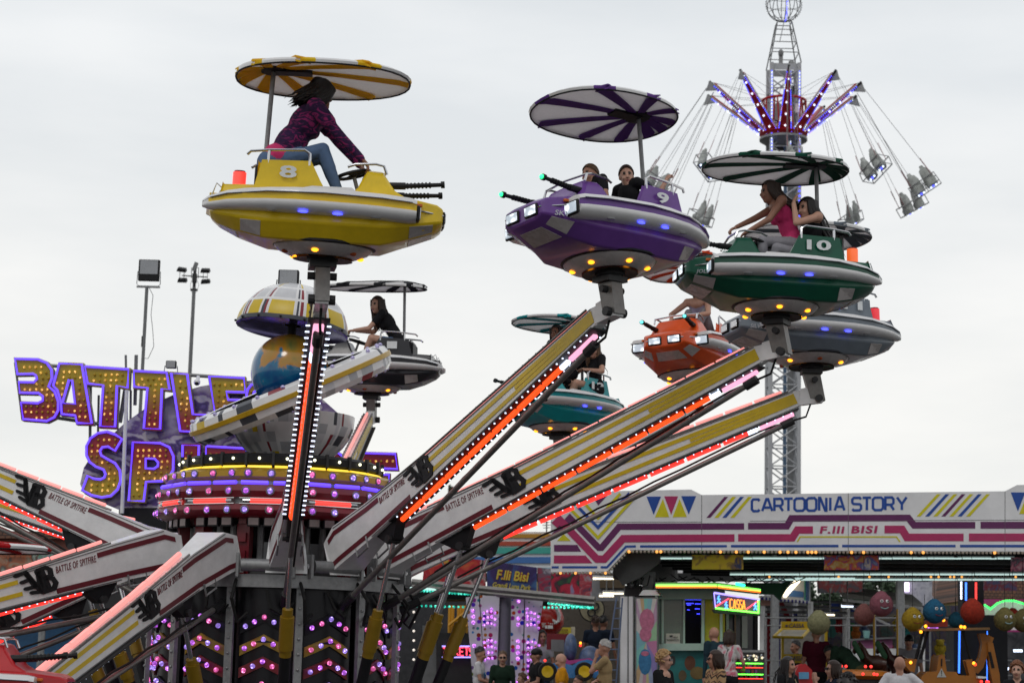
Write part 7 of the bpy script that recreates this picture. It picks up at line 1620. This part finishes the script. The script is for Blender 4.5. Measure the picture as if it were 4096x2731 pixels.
# ------------------------------------------------------------------ riders (local coordinates of their gondola)
VX = .0105
person('person in a pink and purple hoodie leaning over the wheel of the yellow gondola', CARM['yellow'] @ Mx.Translation((0, 0, .03)), dict(pelvis=(-.42, 0, .72), chest=(-.20, 0, 1.06), head=(-.11, .03, 1.28), hf=(.6, .5, -.5), handL=(.24, .11, .76), handR=(.28, -.11, .75), footL=(.12, .12, .46), footR=(.10, -.14, .46), kpL=(1, .1, .5), kpR=(1, -.1, .5), poleL=(-.3, .5, -.6), poleR=(-.3, -.6, -.5), curlL=1.1, curlR=1.1),
       dict(skin=SK[2], top=T_camo, bottom=T_jn, sleeve='long', girth=1.25, hem=T_pk, fem=True), ('long', H_bk, (-.3, 0, .2), .5), VX, 1.14)
person('child with tied-back brown hair looking left in the front of the purple gondola', CARM['purple'] @ Mx.Translation((0, 0, .08)), dict(pelvis=(-.02, -.10, .60), chest=(.06, -.10, .88), head=(.12, -.11, 1.07), hf=(.8, .1, -.05), handL=(.30, .02, .86), handR=(.32, -.20, .86), footL=(.2, .0, .62), footR=(.2, -.16, .62)),
       dict(skin=SK[0], top=T_bk, bottom=T_nv), ('tied', H_lb), VX, .86)
person('child with short dark hair and black shirt in the rear of the purple gondola', CARM['purple'] @ Mx.Translation((0, 0, .08)), dict(pelvis=(-.30, .10, .58), chest=(-.26, .10, .84), head=(-.22, .12, 1.05), hf=(.55, .75, -.1), handL=(-.62, .34, 1.02), handR=(-.05, -.10, .75), poleL=(0, .3, -1), footL=(.1, .1, .62), footR=(.1, -.04, .62), curlL=1.2),
       dict(skin=SK[1], top=T_bk, bottom=T_nv), ('tied', H_br), VX, .86)
person('girl in a pink top reaching for the wheel of the green gondola', CARM['green'] @ Mx.Translation((.02, 0, .06)), dict(pelvis=(-.24, -.06, .78), chest=(-.11, -.06, 1.09), head=(.03, -.05, 1.31), hf=(1, .12, -.12), handL=(.30, .10, .84), handR=(.46, -.08, .88), footL=(.14, .10, .34), footR=(.12, -.15, .34), kpL=(1, .2, .3), kpR=(1, -.2, .3), poleL=(-.2, .6, -.6), poleR=(-.1, -.5, -.5), curlL=.8, curlR=1.0),
       dict(skin=SK[2], top=T_pk, bottom=T_gy, sleeve='none', fem=True, low=True), ('long', H_br, (-1.15, 0, .45), .95), VX, 1.0)
person('girl in a black top shading her eyes in the green gondola', CARM['green'] @ Mx.Translation((.02, 0, .06)), dict(pelvis=(-.38, .10, .60), chest=(-.40, .10, .88), head=(-.33, .12, 1.10), hf=(1, .42, -.12), handL=(-.15, .24, 1.13), handR=(-.12, -.08, .80), poleL=(.8, .5, -1), hdL=(-.3, -.3, 1), pnL=(1, .2, 0), footL=(.12, .14, .26), footR=(.10, -.02, .26), kpL=(1, .1, .3), kpR=(1, 0, .3), curlL=.4),
       dict(skin=SK[1], top=T_bk, bottom=T_gy, sleeve='none', fem=True, low=True), ('long', H_bk, (-.55, .0, -.25), 1.25), VX, 1.0)
person('person in a pale top leaning over the wheel of the orange gondola', CARM['orange'], dict(pelvis=(-.30, .12, .72), chest=(-.12, .14, 1.02), head=(-.02, .20, 1.26), hf=(1, 0, -.3), handL=(.26, .14, .87), handR=(.26, -.14, .87), footL=(.1, .12, .62), footR=(.1, -.12, .62), poleL=(-.1, .8, -.3), poleR=(-.1, -.8, -.3), kpL=(1, .1, .8), kpR=(1, -.1, .8), curlL=1.2, curlR=1.2),
       dict(skin=SK[1], top=T_lv, bottom=T_gy, sleeve='none', fem=True, low=True), ('long', H_br, (-.8, 0, .2), .7), VX, 1.0)
person('girl in black T-shirt sitting in the rear of the turquoise gondola with hands together', CARM['teal'] @ Mx.Translation((-.05, .17, .08)), dict(pelvis=(-.36, .10, .60), chest=(-.36, .10, .88), head=(-.30, .14, 1.11), hf=(.8, .6, -.15), handL=(-.16, .14, .82), handR=(-.14, .06, .82), poleL=(-.2, 1, -.3), poleR=(-.2, -1, -.3), footL=(.10, -.04, .26), footR=(.10, -.16, .26), kpL=(1, 0, .3), kpR=(1, 0, .3), curlL=.8, curlR=.8),
       dict(skin=SK[1], top=T_bk, bottom=T_bk, fem=True, shorts=True), ('long', H_lb, (-.15, 0, -.2), .8), VX, 1.05)
person('dark haired person standing in the turquoise gondola, half hidden by a striped arm', CARM['teal'] @ Mx.Translation((-.05, .17, .08)), dict(pelvis=(-.05, -.12, .84), chest=(.08, -.14, 1.17), head=(.14, -.16, 1.39), hf=(1, .3, -.1), handL=(.28, .06, .92), handR=(.30, -.26, .90), footL=(-.05, .0, .64), footR=(-.1, -.2, .64), kpL=(1, .1, .2), kpR=(1, -.1, .2)),
       dict(skin=SK[2], top=T_bk, bottom=T_bk, fem=True), ('long', H_bk, (-.3, 0, -.2), .7), VX, 1.0)
person('girl with long brown hair and black T-shirt leaning forward in the black gondola', CARM['black'] @ Mx.Translation((0, 0, .06)), dict(pelvis=(-.38, .06, .68), chest=(-.20, .06, .98), head=(-.05, .10, 1.20), hf=(.55, .8, -.1), handL=(.26, .14, .84), handR=(.26, -.10, .86), footL=(.14, .12, .36), footR=(.14, -.1, .36), kpL=(1, .2, .5), kpR=(1, -.1, .5), poleL=(-.1, .5, -.8), curlL=1.1, curlR=1.1),
       dict(skin=SK[1], top=T_bk, bottom=T_jn, fem=True, shorts=True), ('long', H_br, (-.2, 0, -.3), .9), VX, 1.06)
pv = MB(); pv.prism([(-60, 25.2, .15), (60, 25.2, .15), (60, 120, .15), (-60, 120, .15)], (0, 0, -.14), mat('paving', (.09, .088, .085), .8, var=.3, scale=2, bump=.3)); tag(pv.build('pavement', smooth=False), kind='structure')
# ------------------------------------------------------------------ crowd on the ground
def crowd(label, px, pytop, Y, face_deg, C, hair, hy=0, pose=None, group=None, hpitch=0, lift=None, vox=.0135, extras=None):
    """face_deg: direction the body faces; 0 = to the right, 90 = away, 270 = to the camera"""
    top = W(px, pytop, Y); hg = C.get('hg', 1.66 if C.get('fem') else 1.76); lift = max(.15, top.z - hg) if lift is None else lift; H = top.z - lift; s = H / 1.74; M = Mx.Translation(V((top.x, top.y, lift))) @ Mx.Rotation(R(face_deg), 4, 'Z')
    a = R(hy); J = dict(pelvis=(0, 0, .95), chest=(.01, 0, 1.31), head=(.035, 0, 1.605), hf=(math.cos(a), math.sin(a), -hpitch), handL=(.10, .26, .86), handR=(.10, -.26, .86), footL=(.02, .11, .09), footR=(-.02, -.11, .09), kpL=(1, 0, 0), kpR=(1, 0, 0))
    if pose: J.update(pose)
    return person(label, M, J, C, hair, vox, s, group, extras)
def strap(ob, k):
    b = MB(); ch, up, fw, sd = k['ch'], k['up'], k['fw'], k['side']; b.tube([ch + sd * .13 + up * .14, ch + sd * .07 + fw * .11 + up * .05, ch - sd * .02 + fw * .12 - up * .12, ch - sd * .12 + fw * .10 - up * .3], .012, mat('strap_gold', (.25, .2, .12), .3, .6), 6); b.build('bag_strap', ob)
def emblem(col):
    def f(ob, k):
        b = MB(); ch, up, fw, sd = k['ch'], k['up'], k['fw'], k['side']; rnd = random.Random(3)
        for i in range(7): c = ch + fw * .118 + sd * rnd.uniform(-.07, .07) + up * rnd.uniform(-.12, -.02); b.ball(c, (.012, .026, .02), col, 8, 6, frame(fw, up))
        b.build('shirt_print', ob)
    return f
crowd('woman with curly blonde hair and glasses in a black T-shirt, turned right', 2650, 2602, 26.2, -35, dict(skin=SK[1], top=T_bk, bottom=T_nv, fem=True, girth=1.15, glasses='clear', low=True), ('curly', H_bl), hy=15, extras=emblem(T_gy))
crowd('woman in a brown zigzag knit with bobbed hair and sunglasses, turned left', 2868, 2599, 26.4, 205, dict(skin=SK[0], top=zg, bottom=T_bk, fem=True, girth=1.15, sleeve='long', glasses='sun'), ('bob', H_br), hy=-18)
crowd('woman with straight black hair in a black top, looking right', 3148, 2624, 28, -50, dict(skin=SK[0], top=T_bk, bottom=T_bk, fem=True), ('long', H_bk), hy=10, extras=strap)
crowd('woman with sunglasses clapping her raised hands in front of the carousel', 3340, 2640, 26.5, 190, dict(skin=SK[1], top=T_nv, bottom=T_nv, fem=True, glasses='sun'), ('bob', H_br), hy=0, pose=dict(handL=(.30, .03, 1.42), handR=(.30, -.03, 1.42), hdL=(.1, 0, 1), hdR=(.1, 0, 1), pnL=(0, 1, 0), pnR=(0, -1, 0), poleL=(-.2, .6, -1), poleR=(-.2, -.6, -1), curlL=.1, curlR=.1))
crowd('person with short dark hair from behind at the bottom edge beside the shaved man', 3392, 2693, 14.5, 95, dict(skin=SK[0], top=T_bk, bottom=T_bk, girth=1.1), ('short', H_bk), hy=5)
crowd('man with shaved head and white T-shirt seen from behind by the toy digger', 3598, 2621, 28.3, 80, dict(skin=SK[0], top=T_wh, bottom=T_nv, girth=1.25), None, hy=12, pose=dict(handL=(.2, .34, 1.2), handR=(.05, -.42, 1.02), poleR=(-.3, -1, -.2)))
crowd('woman with auburn curly hair at the right edge facing the camera', 4066, 2645, 27.5, 262, dict(skin=SK[1], top=T_bk, bottom=T_bk, fem=True), ('curly', H_rd), hy=-12)
crowd('man in white T-shirt with blue print looking right beside the dotted pillars', 1916, 2587, 36.5, -10, dict(skin=SK[0], top=T_wh, bottom=T_nv), ('short', H_bk), hy=-5, hpitch=.15, pose=dict(handL=(.30, .12, 1.10), handR=(.28, -.10, 1.08)), extras=emblem(mat('print_azure', (.03, .2, .45), .8)))
crowd('person with sunglasses and a dark green jacket facing the camera', 2012, 2603, 36, 265, dict(skin=SK[1], top=T_gr, bottom=T_bk, sleeve='long', girth=1.15, glasses='sun'), ('short', H_lb), hy=5)
crowd('man in black T-shirt and black cap looking left', 2152, 2590, 35.6, 200, dict(skin=SK[0], top=T_bk, bottom=T_bk, girth=1.2), ('cap', H_bk), hy=-5, pose=dict(handR=(.25, .05, 1.12), handL=(.22, .0, 1.08)))
crowd('bald man in yellow polo shirt looking down to the left', 2252, 2610, 33.4, 185, dict(skin=SK[1], top=T_yl, bottom=T_nv, girth=1.15), None, hpitch=.35)
crowd('white haired man in beige shirt with a hand at his chin', 2425, 2559, 32.4, 175, dict(skin=SK[0], top=T_be, bottom=T_be, girth=1.12), ('short', H_wh), hpitch=.1, pose=dict(handL=(.16, .05, 1.46), hdL=(-.2, 0, 1), poleL=(.6, .2, -1), handR=(.15, .1, 1.10)))
crowd('man in navy polo shirt standing on the platform with his back turned', 2383, 2462, 38.5, 85, dict(skin=SK[2], top=T_nv, bottom=T_be), ('short', H_br))
crowd('person with dark hair half behind the navy polo shirt man', 2412, 2462, 39.2, 60, dict(skin=SK[2], top=T_nv, bottom=T_nv), ('short', H_bk))
crowd('bald man in dark teal sweater leaning to the booth window', 2884, 2492, 33.6, 120, dict(skin=SK[0], top=T_tl, bottom=T_nv, sleeve='long', girth=1.2), None, pose=dict(chest=(.10, 0, 1.28), head=(.2, 0, 1.56)))
crowd('woman with brown hair in white shirt with pink flowers at the booth', 2916, 2517, 33.0, 60, dict(skin=SK[0], top=T_flor, bottom=T_bk, fem=True, girth=1.1), ('bob', H_br), pose=dict(handR=(.28, -.16, 1.08)))
crowd('man in burgundy T-shirt from behind, head hidden by the cream plush ball', 3266, 2505, 35.5, 90, dict(skin=SK[0], top=T_bu, bottom=T_bk, girth=1.25), ('short', H_bk))
crowd('person in dark green shirt bending over the carousel', 3432, 2492, 34.8, 150, dict(skin=SK[0], top=T_gr, bottom=T_ol, girth=1.35), ('short', H_bk), pose=dict(chest=(.26, 0, 1.20), head=(.50, 0, 1.22), hf=(.7, 0, -.7), handL=(.5, .12, .75), handR=(.5, -.12, .75)))
crowd('seated attendant with dark hair inside the yellow cash booth', 3186, 2562, 42, 200, dict(skin=SK[2], top=T_bk, bottom=T_bk), ('short', H_bk))
crowd('person in grey shirt behind the maroon carousel horse', 3637, 2536, 37, 250, dict(skin=SK[0], top=T_gy, bottom=T_gy, girth=1.2), ('cap', H_bk))
crowd('child with ginger hair between the green jacket and the black cap', 2092, 2692, 34.5, 200, dict(skin=SK[1], top=T_ol, bottom=T_nv), ('curly', H_lb))
crowd('child with dark brown hair right of the yellow polo shirt man', 2318, 2700, 32.5, 200, dict(skin=SK[0], top=T_bk, bottom=T_nv), ('short', H_br))
crowd('person in grey T-shirt behind the dotted panel at the black cap', 2168, 2520, 38.3, 280, dict(skin=SK[2], top=T_gy, bottom=T_nv), ('short', H_bk))
